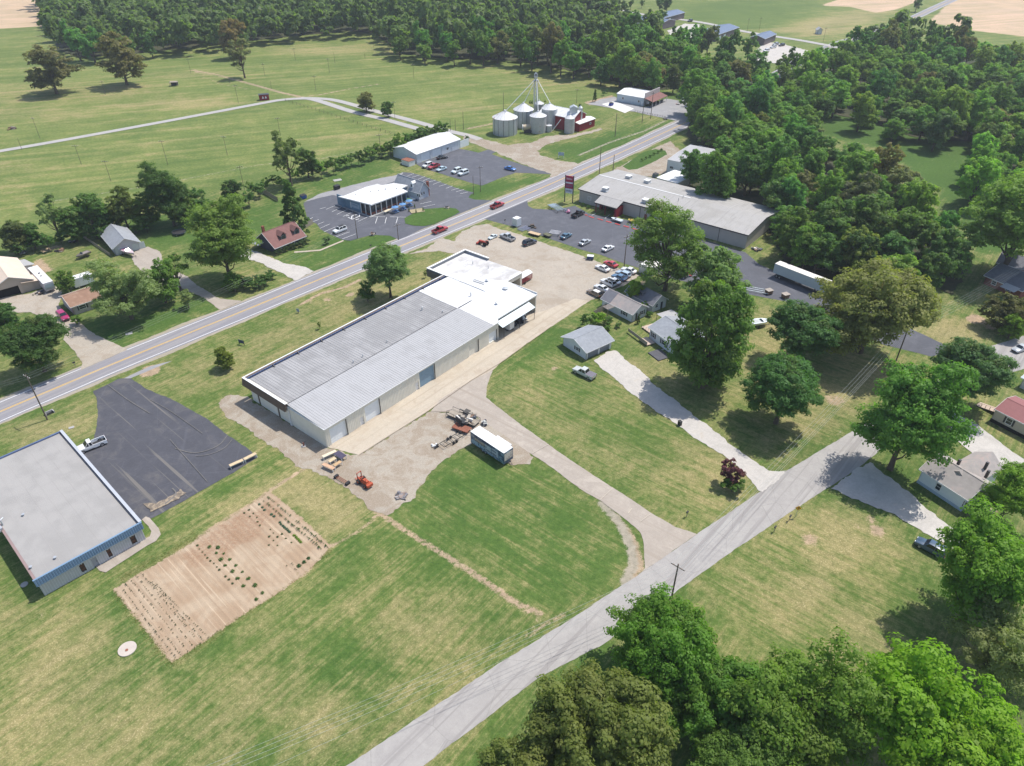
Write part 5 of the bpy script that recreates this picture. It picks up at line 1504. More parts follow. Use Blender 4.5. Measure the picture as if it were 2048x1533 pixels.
# ------------------------------------------------------------------ the store on the right with its long gabled roof
def store():
    fr = frame((1158, 404), (1490, 498)); W = fr[2]
    root = thing("store_building", "long tan store building with a low grey gabled roof and a red trimmed entrance porch", "building", (fr[0].x, fr[0].y, 0), fr[1])
    D = local(fr, 1244, 343, 4.6)[1]; e = 4.6
    D = max(24, min(34, D))
    print("store W,D", W, D, local(fr, 1201, 357, 6.0), local(fr, 1160, 381, 4.6), local(fr, 1546, 437, 4.6), local(fr, 1186, 397, 3.6), local(fr, 1232, 407, 3.6), local(fr, 1266, 430), local(fr, 1282, 437), local(fr, 1193, 418), local(fr, 1232, 428))
    ops = [("dark", 10.2, 17.0, 0, 3.3), ("door", 26.0, 27.1, 0, 2.2, M_BRICK), ("win", 28.2, 30.2, 1.9, 3.1), ("door", 28.6, 30.0, 0, 1.5, M_DKMETAL)]
    w = MB(); o4 = [(o[1], o[2], o[3], o[4]) for o in ops]
    wall(w, (0, 0), (W, 0), 0, e, .2, o4); wall(w, (W, .2), (W, D), 0, e, .2); wall(w, (W - .2, D), (0, D), 0, e, .2); wall(w, (0, D - .2), (0, .2), 0, e, .2)
    w.slab([(.002, 0, e), (.002, D, e), (.002, D / 2, e + 1.5)], (.2, 0, 0)); w.slab([(W - .202, 0, e), (W - .202, D, e), (W - .202, D / 2, e + 1.5)], (.2, 0, 0))
    part("wall", w, M_STOREWALL, root)
    rb = MB(); ribs(rb, (0, 0), (W, 0), .05, e - .3, .9, w=.06, dep=.03, ops=o4); ribs(rb, (W, 0), (W, D), .05, e - .2, .9, w=.06, dep=.03); part("wall_ribs", rb, M_STOREWALL, root, stuff=True)
    for o in ops: opening(root, (0, 0), (W, 0), o, frame_m=M_STEEL)
    opening(root, (0, 0), (W, 0), ("win", 3.6, 4.8, 1.7, 2.9))
    for u in (8.8, 24.3, 52.5, 38):
        k = MB(); k.box(u, u + .12, -.12, -.002, 0, e); part("downpipe", k, M_DKMETAL, root)
    r = MB(); r.slab([(-.4, -.5, e - .02), (W + .4, -.5, e - .02), (W + .4, D / 2, e + 1.5), (-.4, D / 2, e + 1.5)], (0, 0, .12)); r.slab([(-.4, D + .5, e - .02), (W + .4, D + .5, e - .02), (W + .4, D / 2 + .002, e + 1.502), (-.4, D / 2 + .002, e + 1.502)], (0, 0, .12))
    ro = part("roof", r, M_STOREROOF, root)
    s = MB(); seams(s, (-.4, -.5, e + .1), (W + .4, -.5, e + .1), (W + .4, D / 2, e + 1.62), (-.4, D / 2, e + 1.62), 70, .05, .03); seams(s, (-.4, D + .5, e + .1), (W + .4, D + .5, e + .1), (W + .4, D / 2, e + 1.62), (-.4, D / 2, e + 1.62), 70, .05, .03)
    part("roof_seams", s, M_STOREROOF, ro, stuff=True)
    rc = MB(); rc.box(-.2, W * .58, D / 2 - .22, D / 2 + .22, e + 1.63, e + 1.68); part("ridge_cap", rc, M_TRIM, root)
    tr = MB(); tr.box(-.4, W + .4, -.58, -.502, e - .2, e + .12); tr.slab([(W + .402, -.5, e - .05), (W + .402, D / 2, e + 1.45), (W + .402, D / 2, e + 1.63), (W + .402, -.5, e + .13)], (.06, 0, 0)); tr.slab([(-.46, -.5, e - .05), (-.46, D / 2, e + 1.45), (-.46, D / 2, e + 1.63), (-.46, -.5, e + .13)], (.058, 0, 0)); part("trim", tr, M_DKMETAL, root)
    # entrance porch
    pr = MB(); pr.slab([(9.2, -.51, e + .0), (18.0, -.51, e + .0), (18.0, -4.6, 3.35), (9.2, -4.6, 3.35)], (0, 0, .12)); po = part("porch_roof", pr, M_STOREROOF, root)
    fa = MB(); fa.box(9.2, 18.0, -4.7, -4.602, 3.1, 3.45); part("porch_fascia", fa, M_DKMETAL, root)
    for u in (9.5, 17.4):
        k = MB(); k.box(u, u + .5, -4.4, -.02, 0, 3.2) if u > 15 else k.box(u, u + .5, -1.6, -.02, 0, 3.6); part("porch_wing", k, M_RED, root)
    for u in (9.7, 13.4, 17.2):
        k = MB(); k.box(u, u + .22, -4.4, -4.18, 0, 3.3); part("porch_post", k, M_RED, root)
    # roof units
    for (x, y) in ((1170, 0), (1211, 377), (1257, 356), (1294, 365), (1291, 400)):
        if y == 0: continue
        u, v = local(fr, x, y + 3, 5.4); z = e + 1.5 * (1 - abs(v - D / 2) / (D / 2)) + .1
        k = MB(); k.box(u - .9, u + .9, v - .9, v + .9, z, z + 1.1); k.box(u - 1.2, u + 1.2, v - 1.2, v + 1.2, z, z + .12)
        ro_ = part("roof_unit", k, M_STEEL, root)
        t = MB(); t.box(u - 1.0, u + 1.0, v - 1.0, v + 1.0, z + 1.1, z + 1.2); part("unit_lid", t, M_TRIM, ro_)
    for (x, y) in ((1366, 396), (1357, 401)):
        u, v = local(fr, x, y, 6.1); k = MB(); k.cyl((u, v, 5.7), (u, v, 6.9), .1, n=6); part("roof_vent", k, M_STEEL, root)
    # sign panels on the wall
    k = MB(); k.box(28.0, 31.0, -.14, -.03, 3.15, 3.9); part("wall_sign", k, mat("navy_sign", (0.05, 0.06, 0.13), .1, 2, .6), root)
    return fr
SFR = store()

# ------------------------------------------------------------------ restaurant with its white flat roof
def restaurant():
    fr = frame((676, 409), (741, 433))          # blue side wall; right-hand side runs up the other way
    root = thing("restaurant", "low restaurant with bright white flat roof, blue side wall and glazed front", "building", (fr[0].x, fr[0].y, 0), fr[1])
    h = 3.7
    W = fr[2]
    back = [local(fr, x, y, h) for x, y in ((676, 395), (743, 412), (816, 385), (803, 379), (816, 373), (788, 368), (764, 373), (755, 370), (733, 376), (688, 394))]
    print("restaurant W", W, [tuple(round(c, 1) for c in b) for b in back])
    r = MB(); r.slab([(a, b, h) for a, b in back], (0, 0, .35)); part("roof", r, M_MEMBRANE, root)
    c1, c2, c3 = back[1], back[2], back[0]
    w = MB(); L = W * .72
    wall(w, (0, 0), (L, 0), 0, h, .2)
    D = (Vector((c2[0], c2[1])) - Vector((c1[0], c1[1]))).length - 1.5
    part("wall", w, M_BLUEGREY, root)
    wi = MB(); wi.box(L * .62, L * .95, -.06, -.01, 1.0, 2.6); wo = part("wall_sign", wi, mat("pale_sign", (0.34, 0.42, 0.50), .1, 3, .6), root)
    le = MB()
    for i in range(7): le.box(L * .66 + i * .42, L * .66 + i * .42 + .26, -.085, -.062, 1.9 - .08 * (i % 2), 2.3)
    part("lettering", le, mat("letter_blue", (0.16, 0.22, 0.32), .1, 3, .6), wo)
    ws = MB(); ws.box(L * .57, L * .60, -.05, -.012, .6, 2.7); part("wall_trim", ws, M_TRIM, root)
    gl = MB(); gl.box(L + .2, W - .3, .5, .6, 0.3, h - .3); gl.box(W - .45, W - .35, .6, D, .3, h - .3); part("glazing", gl, M_GLASS, root)
    br = MB(); br.box(L + .2, W - .3, .45, .65, 0, .6); br.box(W - .5, W - .3, .65, D, 0, .9); part("brick_base", br, M_BRICK, root)
    cx_ = sum(b[0] for b in back) / len(back); cy_ = sum(b[1] for b in back) / len(back)
    ins = [(cx_ + (a - cx_) * .94, cy_ + (b - cy_) * .94) for a, b in back]
    bw = MB()
    for i in range(2, len(ins)):
        wall(bw, ins[i], ins[(i + 1) % len(ins)], 0, h - .01, .2)
    part("rear_wall", bw, M_BLUEGREY, root)
    for i in range(7):
        v = .2 + i * (D - .6) / 6
        k = MB(); k.box(W - .12, W + .12, v, v + .24, 0, h); part("column", k, M_TRIM, root)
    for u in (L + .05, (L + W) / 2):
        k = MB(); k.box(u, u + .22, 0, .22, 0, h); part("column", k, M_TRIM, root)
    kb = MB(); kb.box(-.2, W + .9, -.9, -.3, 0.0, .16); kb.box(W + .3, W + .9, -.3, D, 0, .16); part("walkway", kb, M_CONCB, root)
    for (x, y) in ((741, 385), (712, 391), (757, 383), (771, 380), (793, 379)):
        u, v = local(fr, x, y, h + .3); k = MB(); k.cyl((u, v, h + .3), (u, v, h + .9), .16, n=8); part("roof_vent", k, M_STEEL, root)
    return fr
RFR = restaurant()
# the attached-looking grey gabled house
hr_, W_ = house("gabled_annex", "grey roofed steep gabled house with a dormer beside the white restaurant roof", "house", (838, 401), (858, 393), 12.2, 3.0, 2.9, "v", mat("pale_block_wall", (0.50, 0.52, 0.56), .06, 1, .7), M_SHGREY,
    {"front": [("win", 1.2, 1.9, 1.4, 2.4), ("win", 2.3, 3.0, 1.4, 2.4)], "left": [("win", 11.3, 12.0, 1.3, 2.3), ("win", 12.3, 13.0, 1.3, 2.3)]})
dm = MB(); dm.box(.3, 1.5, 3.0, 4.3, 3.3, 5.2); dm.slab([(.3, 2.9, 5.2), (.3, 4.4, 5.2), (.3, 3.65, 5.9)], (1.9, 0, 0)); d_o = part("dormer", dm, M_TRIM, hr_)
dm = MB(); dm.box(.26, .298, 3.35, 3.95, 3.9, 4.9); part("pane", dm, M_GLASS, d_o)
k = MB(); k.box(W_ + .02, W_ + .7, .3, 1.0, 0, 5.2); part("chimney", k, M_BRICK, hr_)

# white shop with roller doors
house("white_garage_shop", "long white metal shop with three roller doors and a bright white roof", "building", (834, 328), (921, 297), 13.5, 3.7, 1.6, "u", M_WHITEWALL, M_MEMBRANE,
      {"front": [("garage", 2.6, 7.6, 0, 3.0), ("garage", 9.0, 14.2, 0, 3.0), ("win", 17.2, 18.4, 1.2, 2.2), ("door", 19.4, 20.4, 0, 2.2, M_TRIM), ("garage", 24.6, 31.0, 0, 3.0)]}, over=.25, ribbed=.9)
# far white shop with the red-brown porch
fs, fW = house("roadside_shop", "white block shop with white roof and red-brown porch beyond the silos", "building", (1233, 203.5), (1287, 213), 15, 3.8, 1.2, "u", mat("block_wall", (0.44, 0.50, 0.54), .08, 1, .7), M_MEMBRANE,
      {"front": [("win", 3, 4, 1.5, 2.6), ("door", 13.6, 14.6, 0, 2.1, M_TRIM), ("win", 12, 13, 1.4, 2.4), ("win", 17, 18, 1.6, 2.4)]}, over=.2)
k = MB(); k.box(fW + .25, fW + .6, -.3, 15.3, 3.0, 6.3); part("false_front", k, mat("grey_boards", (0.50, 0.47, 0.46), .08, 1, .8), fs)
k = MB(); k.slab([(fW + .62, -.6, 3.9), (fW + .62, 15.5, 3.9), (fW + 5.2, 15.5, 2.7), (fW + 5.2, -.6, 2.7)], (0, 0, .1)); part("porch_roof", k, M_SHRED, fs)
for v in (-.4, 3.5, 7.5, 11.4, 15.2):
    k = MB(); k.box(fW + 4.8, fW + 4.98, v, v + .18, 0, 2.75); part("porch_post", k, M_TRIM, fs)
k = MB(); k.box(fW + 3.0, fW + 3.2, 0, 15, 0, .9); part("porch_rail", k, M_DKMETAL, fs)
# white commercial building behind the store and its lean-to
house("white_block_building", "white walled flat building half hidden by trees behind the store", "building", (1332, 347), (1400, 361), 22, 5.2, .25, "u", M_WHITEWALL, M_METALROOF, {"front": [("win", 1.2, 2.6, 2.2, 3.0)]}, over=.1)
house("white_lean_to", "low bright white roofed shed between the store and the white walled building", "shed", (1312, 372), (1352, 384), 11.5, 3.0, .1, "u", M_WHITEWALL, M_MEMBRANE, over=.1)

# ------------------------------------------------------------------ houses and garages on the right
gr, gW = house("garage", "white two-door garage with grey shingle roof by the gravel driveway", "garage", (1172, 720), (1222, 697), 8.2, 2.35, 1.55, "u", M_WHITEWALL, M_SHGREY,
      {"front": [("garage", .5, 3.9, 0, 2.1, mat("grey_roller_door", (0.20, 0.22, 0.26), .06, 1, .6)), ("garage", 4.35, 7.6, 0, 2.1, mat("grey_roller_door", (0.2, 0.22, 0.26)))], "left": [("win", 4.5, 5.5, 1.0, 1.9, True)]}, over=.5)
ct_, cW = house("cottage", "small white cottage with dark shutters and mauve-grey gabled roof", "house", (1263.5, 645), (1292, 631), 10.6, 2.5, 1.7, "v", M_WHITEWALL, M_SHMAUVE,
      {"front": [("win", 3.3, 4.3, .9, 2.0, True), ("door", 1.2, 2.1, 0, 2.1, M_DKMETAL)], "left": [("win", 7.2, 8.4, .9, 2.0, True)]}, over=.4)
k = MB(); k.slab([(-.42, 7.6, 2.62 - .42 * .6), (-.42, 11.0, 2.62 - .42 * .6), (cW / 2, 11.0, 4.34), (cW / 2, 7.6, 4.34)], (0, 0, .03)); part("roof_patch", k, M_SHDARK, ct_, label="darker shingles on the rear of the roof")
b2, bW = house("outbuilding", "grey-blue gabled outbuilding with a small dark skylight dormer behind the cottage", "house", (1303, 626), (1331, 614), 9.5, 2.4, 1.9, "v", M_WHITEWALL, M_SHDARK, {"front": [("win", 1.2, 2.2, 1, 2), ("door", 3.2, 4.1, 0, 2.1, M_DKMETAL)]}, over=.4)
k = MB(); k.box(.5, 1.8, 4.2, 6.0, 2.6, 3.9); dmo = part("dormer", k, M_SHDARK, b2); k = MB(); k.box(.44, .498, 4.4, 5.8, 3.2, 3.75); part("pane", k, M_GLASS, dmo)
fh, fhW = house("farmhouse", "white farmhouse with grey roof mostly hidden by the very large tree", "house", (1298, 676), (1352, 716), 9.5, 3.0, 1.6, "u", M_WHITEWALL, M_SHGREY,
      {"front": [("win", 1.0, 1.9, .9, 2.1, True), ("win", 4.6, 6.4, .9, 2.1, True), ("win", 9, 10, .9, 2.1)]}, over=.45)
k = MB(); k.slab([(-5.0, 6.0, 2.5), (-.5, 6.0, 2.7), (-.5, 10.8, 2.7), (-5.0, 10.8, 2.5)], (0, 0, .08)); part("carport_roof", k, M_METALROOF, fh)
for (a, b) in ((-4.9, 6.1), (-4.9, 10.5), (-.7, 10.5)):
    k = MB(); k.cyl((a, b, 0), (a, b, 2.5), .06, n=6); part("carport_post", k, M_DKMETAL, fh)
dk = MB(); dk.box(-4.6, -.2, 1.2, 4.6, .25, .4); dk.box(-.2, 3.0, -3.0, -.5, .25, .4); dko = part("deck", dk, M_DECK, fh)
for i in range(6):
    k = MB(); k.box(-4.6 + i * .85, -4.52 + i * .85, 1.15, 1.2, .4, 1.2); part("baluster", k, M_DKMETAL, dko)
k = MB(); k.box(-4.6, 3.0, -3.05, -2.98, .4, 1.25); part("deck_rail", k, M_WOODOLD, dko)
k = MB(); k.box(5.5, 9.5, -4.6, -1.2, 0.02, .25); part("patio", k, mat("dark_patio", (0.09, 0.09, 0.1), .2, 2, .9), fh)

# white house at the right, L shaped roof
wh, whW = house("white_house", "white sided house with tan-grey hipped and gabled roof under the big maples", "house", (1834, 965), (1922, 1023), 7.2, 3.3, 2.0, "u", mat("bright_siding", (0.66, 0.70, 0.72), .04, 1, .6), M_SHMAUVE,
      {"front": [("win", 3.2, 4.1, 1.1, 2.5), ("win", 8.4, 9.4, 1.0, 2.4)]}, over=.45, chimney=None)
k = MB(); k.box(-.06, whW + .06, -.12, 0, 0.0, .55); part("foundation", k, mat("pale_blue_foundation", (0.36, 0.44, 0.52), .06, 1, .8), wh)
k = MB(); k.slab([(2.0, 2.5, 3.4), (7.5, 2.5, 3.4), (4.75, 2.5, 5.4)], (0, 10.5, 0)); part("cross_gable", k, M_SHMAUVE, wh)
k = MB(); k.slab([(whW * .5, 3.6, 3.2), (whW * .5, 12.8, 3.2), (whW + .6, 12.8, 3.2), (whW + .6, 3.6, 3.2)], (0, 0, .02))
k = MB(); k.box(2.2, 7.3, 7.2, 12.6, 0, 3.3); part("rear_wing", k, M_WHITEWALL, wh)
for (u, v) in ((3.2, 4.9), (7.6, 6.6), (6.2, 8.6)):
    k = MB(); k.box(u - .22, u + .22, v - .22, v + .22, 4.2, 5.9); part("roof_flue", k, M_DKMETAL, wh)
k = MB(); k.box(whW + .02, whW + 3.4, .5, 5.2, 0.3, .45); dko = part("side_deck", k, M_DECK, wh)
k = MB(); k.box(whW + .3, whW + 2.6, 1.2, 4.0, .5, 1.6); part("hot_tub", k, M_DKMETAL, dko)
k = MB(); k.slab([(whW, .2, 3.0), (whW + 3.0, .2, 2.4), (whW + 3.0, 4.8, 2.4), (whW, 4.8, 3.0)], (0, 0, .06)); part("porch_roof", k, M_SHDARK, wh)
# red roofed mobile home
mh, mW = house("mobile_home", "tan mobile home with dark red roof and black shutters at the right edge", "house", (1980, 842), (2078, 893), 8.0, 3.0, 1.1, "u", mat("tan_siding", (0.50, 0.44, 0.36), .05, 1, .7), mat("dark_red_roof", (0.25, 0.105, 0.105), .08, 1, .8),
      {"front": [("win", 2.6, 3.7, 1.2, 2.6, True)], "left": [("door", 3, 4, 0.6, 2.6, M_TRIM)]}, over=.2)
k = MB(); k.box(-.05, mW, -.22, -.01, 0, .7); part("skirting", k, M_DARKIN, mh)
k = MB(); k.slab([(-4.6, 2.6, .05), (-4.6, 4.6, .05), (-.1, 4.6, .8), (-.1, 2.6, .8)], (0, 0, .08)); rp = part("ramp", k, M_DECK, mh)
k = MB()
for t_ in range(6): k.box(-4.4 + t_ * .85, -4.3 + t_ * .85, 2.55, 2.62, .1 + t_ * .14, 1.0 + t_ * .14)
k.slab([(-4.5, 2.5, 1.0), (-.1, 2.5, 1.8), (-.1, 2.58, 1.8), (-4.5, 2.58, 1.0)], (0, 0, .06)); part("ramp_rail", k, M_WOOD, rp)
# dark roofed brick house, top right
bh, bhW = house("brick_house", "red brick house with dark grey roof at the right edge", "house", (1966, 568), (2036, 598), 11, 2.6, 2.2, "u", M_BRICK, M_SHDARK, {"front": [("win", 2, 3.2, .9, 2.0), ("win", 6, 7.4, .9, 2.0)]}, over=.5)
k = MB(); k.slab([(bhW * .55, -2.6, 2.3), (bhW * .95, -2.6, 2.3), (bhW * .95, .3, 2.75), (bhW * .55, .3, 2.75)], (0, 0, .06)); part("porch_roof", k, M_METALROOF, bh)
house("dark_shed", "dark roofed wing beyond the brick house", "shed", (1990, 540), (2050, 556), 8, 2.4, 1.8, "u", M_BRICK, M_SHDARK)
house("metal_shed", "small cream metal shed half hidden under the big spreading tree", "shed", (1277, 545), (1300, 555), 7.5, 2.5, .5, "v", M_CREAM, mat("white_metal_roof", (0.70, 0.68, 0.63), .05, 1, .6), ribbed=.6, over=.15)
house("blue_grey_shed", "pale blue-grey shed roof at the right edge behind the mobile home", "shed", (2038, 775), (2080, 795), 6, 2.6, .8, "u", M_WHITEWALL, mat("pale_roof", (0.46, 0.52, 0.57), .05, 1, .7))

# ------------------------------------------------------------------ houses on the left
g2, g2W = house("grey_garage", "pale grey two-door garage with blue-grey gabled roof, in front of the tree row", "garage", (233, 512), (281, 499.5), 13.0, 2.7, 2.0, "v", mat("pale_grey_siding", (0.46, 0.48, 0.50), .05, 1, .7), M_SHGREY,
      {"front": [("garage", 1.0, 4.0, 0, 2.2, M_WHITEWALL), ("garage", 5.0, 8.6, 0, 2.2, mat("greenish_door", (0.50, 0.56, 0.54), .05, 1, .6))]}, over=.6)
br, brW = house("small_brown_house", "small grey-sided house with a worn brown shingle roof near the highway", "house", (150, 631), (207, 611.5), 7.8, 2.6, 1.5, "u", mat("warm_grey_siding", (0.42, 0.38, 0.37), .06, 1, .7), M_SHBROWN,
      {"front": [("win", 1.6, 3.2, 1.0, 2.1, True), ("door", 8.6, 9.6, .3, 2.3, M_TRIM)]}, over=.45)
k = MB(); k.box(8.0, 10.2, -1.6, -.05, 0, .28); part("door_step", k, M_CONCB, br)
tb, tW = house("tan_workshop", "tan workshop with pale tan gabled metal roof at the left edge", "building", (-8, 603), (72, 580), 17, 3.4, 2.2, "v", M_TANWALL, M_SHTAN, {"front": [("dark", 1.0, 6.2, 0, 2.6), ("garage", 7.0, 11.2, 0, 2.7, M_TANWALL)]}, over=.5)
k = MB(); k.slab([(tW * .72, -.7, 3.2), (tW + 2.2, -.7, 2.5), (tW + 2.2, 4.2, 2.5), (tW * .72, 4.2, 3.2)], (0, 0, .08)); part("lean_to_roof", k, M_SHTAN, tb)
k = MB(); k.cyl((tW + 2.0, -.5, 0), (tW + 2.0, -.5, 2.5), .08, n=6); part("lean_to_post", k, M_WOODOLD, tb)
house("brown_shed", "small brown roofed shed behind the tan workshop", "shed", (-14, 556), (12, 549), 6, 2.4, 1, "u", M_WOODOLD, M_SHBROWN)
house("white_roof_shed", "low pale metal roofed shed behind the tan workshop", "shed", (18, 548), (34, 556), 5, 2.2, .5, "u", M_WHITEWALL, M_METALROOF)
# brown-red roofed cape house
rh, rW = house("cape_house", "dark log house with red-brown roof and two dormers beside the highway", "house", (553, 508), (609, 485), 9.0, 2.4, 3.2, "u", mat("dark_log_wall", (0.055, 0.058, 0.085), .2, 1, .9), M_SHRED,
      {"front": [("win", 2, 3, 1, 2), ("win", 6, 7, 1, 2), ("win", 10, 11, 1, 2), ("door", 4.3, 5.2, 0, 2.1, M_BROWN)]}, over=.7)
for u in (3.2, 8.2):
    k = MB(); k.box(u, u + 1.9, .9, 3.4, 3.1, 4.4); d1 = part("dormer", k, mat("dormer_wall", (0.16, 0.17, 0.17), .1, 2, .8), rh)
    k = MB(); k.slab([(u - .3, .6, 4.3), (u + .95, .6, 5.4), (u + .95, 3.6, 5.4), (u - .3, 3.6, 4.3)], (0, 0, .08)); k.slab([(u + 2.2, .6, 4.3), (u + .952, .6, 5.402), (u + .952, 3.6, 5.402), (u + 2.2, 3.6, 4.3)], (0, 0, .08)); part("dormer_roof", k, M_SHRED, d1)
    k = MB(); k.box(u + .4, u + 1.5, .84, .898, 3.3, 4.2); part("pane", k, M_GLASS, d1)
k = MB(); k.box(.6, 1.3, 5.6, 6.3, 3, 7.0); part("chimney", k, M_BRICK, rh)
k = MB(); k.slab([(-2.8, 4.6, 2.3), (-.5, 4.6, 2.5), (-.5, 9, 2.5), (-2.8, 9, 2.3)], (0, 0, .08)); part("side_roof", k, M_SHGREY, rh)

# far blue roofed farm buildings
for (p, q, D, lab) in [((1262, 52), (1322, 60), 20, "long blue roofed farm building nearest the wood, partly behind trees"), ((1322, 50), (1368, 37), 14, "long blue roofed farm building in the middle of the far yard"),
                       ((1432, 84), (1476, 68), 16, "blue roofed farm building with a dark side wall beyond the wood"), ((1527, 92), (1550, 82), 10, "small blue-grey roofed building by the far parking area")]:
    house("farm_building", lab, "building", p, q, D, 4.2, 1.6, "u", mat("dark_farm_wall", (0.16, 0.13, 0.13), .1, .5, .8), mat("blue_metal_roof", (0.115, 0.155, 0.235), .08, .3, .5), {"front": [("garage", 4, 8, 0, 3), ("garage", 12, 16, 0, 3)]} if D > 11 else {}, over=.3)
house("roadside_shed", "tiny white shed by the far road beyond the wood", "shed", (1634, 69), (1643, 69), 4, 3, 1.2, "v", M_WHITEWALL, M_METALROOF)

# ------------------------------------------------------------------ grain bins, leg and red barn
def grain_bin(x, y, r, h, rise, label, legs=False, seams_n=14, rusty=False, roofm=None):
    P = g(x, y); P = P + Vector((0, r, 0)) * 1.0
    root = thing("grain_bin", label, "grain bin", (P.x, P.y, 0), 0, "grain bins at the elevator")
    b = MB(); b.cyl((0, 0, 0), (0, 0, h), r, n=32, caps=False)
    part("shell", b, M_STEEL if not rusty else mat("rusty_steel", (0.46, 0.455, 0.45), .12, 1, .5, metal=.2, col2=(0.32, 0.24, 0.18), thr=(.55, .7)), root)
    k = MB(); k.cyl((0, 0, h), (0, 0, h + rise), r * 1.04, r * .10, n=32); k.cyl((0, 0, h + rise), (0, 0, h + rise + .45), r * .10, r * .10, n=10)
    part("roof", k, roofm or mat("bin_roof", (0.66, 0.655, 0.66), .06, 1, .5, col2=(0.50, 0.43, 0.38), thr=(.62, .76)), root)
    for i in range(seams_n):
        a = -math.pi + i * 2 * math.pi / seams_n * 1.0 + .1
        if math.sin(a) > .35: continue
        k = MB(); k.obox((r * math.cos(a), r * math.sin(a), h / 2), .10, .14, h * .97, a); part("stiffener", k, M_DKMETAL if not rusty else M_STEEL, root)
    rg = MB(); 
    for i in range(16):
        a = i * math.pi / 8; rg.slab([(r * .12 * math.cos(a), r * .12 * math.sin(a), h + rise + .01), (r * 1.03 * math.cos(a - .015), r * 1.03 * math.sin(a - .015), h + .02), (r * 1.03 * math.cos(a + .015), r * 1.03 * math.sin(a + .015), h + .02)], (0, 0, .06))
    part("roof_ribs", rg, M_STEEL, root, stuff=True)
    return P
grain_bin(1010, 274, 5.4, 7.0, 2.5, "big grain bin with rust streaked roof, leftmost of the cluster", rusty=False, roofm=mat("rust_streaked_roof", (0.66, 0.65, 0.65), .08, .6, .5, col2=(0.36, 0.22, 0.15), thr=(.53, .62)))
grain_bin(1047, 258, 4.5, 7.4, 2.6, "grain bin behind and right of the leftmost one")
grain_bin(1076, 268.5, 3.7, 7.0, 1.7, "grain bin with rust round its eave, in front of the tall leg", rusty=True, seams_n=12)
grain_bin(1099, 258.5, 3.6, 8.2, 2.0, "smooth grain bin right of the tall leg", seams_n=0)
grain_bin(1139, 268.5, 2.2, 6.4, 1.3, "narrow free-standing rusty bin in front of the red barn", rusty=True, seams_n=8)
grain_bin(1078, 237, 2.3, 6.2, 1.2, "small bin peeking out behind the tall leg", seams_n=0)
grain_bin(1098, 265.5, 1.35, 2.8, .4, "little squat hopper tank between the bins", rusty=True, seams_n=0)
def leg():
    P = g(1070, 244)
    root = thing("grain_elevator", "tall grey grain elevator leg with spouts above the bins", "grain elevator", (P.x, P.y, 0))
    H = 19.5
    for dx in (-.42, .42):
        k = MB(); k.box(dx - .2, dx + .2, -.22, .22, 0, H); part("casing", k, M_STEEL, root)
    t = MB()
    for sx in (-.9, .9):
        for sy in (-.9, .9): t.cyl((sx, sy, 0), (sx, sy, H * .86), .06, n=5)
    z = 0
    while z < H * .84:
        for a, b in (((-.9, -.9), (.9, -.9)), ((.9, -.9), (.9, .9)), ((.9, .9), (-.9, .9)), ((-.9, .9), (-.9, -.9))):
            t.cyl((a[0], a[1], z), (b[0], b[1], z + 1.6), .04, n=4)
        z += 1.6
    part("support_tower", t, M_STEEL, root, stuff=True)
    k = MB(); k.box(-.8, .8, -.45, .45, H, H + 1.3); k.cyl((0, -.45, H + 1.3), (0, .45, H + 1.3), .6, n=12); part("head", k, M_STEEL, root)
    k = MB(); k.box(-1.3, 1.3, -1.2, 1.2, H - 1.5, H - 1.4); part("platform", k, M_DKMETAL, root)
    for (x, y, h) in ((1047, 258, 10.0), (1099, 258.5, 10.6), (1010, 274, 9.6), (1078, 237, 7.6), (1076, 268.5, 9.0)):
        Q = g(x, y); k = MB(); k.cyl((0.3, 0, H - .3), (Q.x - P.x, Q.y - P.y + 4, h), .13, n=6); part("spout", k, M_STEEL, root)
leg()
rbn, rbW = house("red_barn", "dark red barn with white metal roof beside the grain bins", "barn", proj((12.6, 334.6, 0)), proj((27.2, 323.6, 0)), 10.2, 5.8, 2.3, "u", M_RED, M_MEMBRANE, {"front": [("door", 1.2, 3.2, 0, 2.6, M_RED)]}, over=.3)
house("red_annex", "low dark red annex with white roof in front of the red barn", "shed", (1158, 264.5), (1189, 253), 5.2, 3.4, .5, "u", M_RED, mat("chalky_roof", (0.68, 0.67, 0.65), .06, 1, .7), {"front": [("win", 8, 9, 1.6, 2.4)]}, over=.25)
def hopper(x, y, label):
    P = g(x, y, 8.0); root = thing("roof_hopper", label, "hopper", (P.x, P.y, 0))
    k = MB(); k.box(-1.7, 1.7, -1.5, 1.5, 5.8, 9.6); part("tank", k, M_STEEL, root)
    k = MB(); k.slab([(-1.7, -1.5, 9.6), (1.7, -1.5, 9.6), (0, -1.5, 10.4)], (0, 3.0, 0)); part("roof", k, M_STEEL, root)
    k = MB(); k.cyl((3.2, 1.2, 0), (3.2, 1.2, 9.0), 1.0, n=16); k.cyl((3.2, 1.2, 9.0), (3.2, 1.2, 9.8), 1.05, .2, n=16); part("side_bin", k, M_STEEL, root)
hopper(1147, 222, "square steel hopper tank rising above the red barn's roof")
def auger():
    P = g(1105, 263); root = thing("grain_auger", "slanting white auger tube against the red barn wall", "auger", (P.x, P.y, 0))
    k = MB(); Q = g(1121, 243, 4.0); k.cyl((0, 0, .3), (Q.x - P.x, -.5, 5.2), .18, n=8); part("tube", k, M_TRIM, root)
    k = MB(); k.cyl((1.5, -.5, 0), (1.5, -.5, 1.3), .06, n=5); part("support", k, M_DKMETAL, root)
auger()
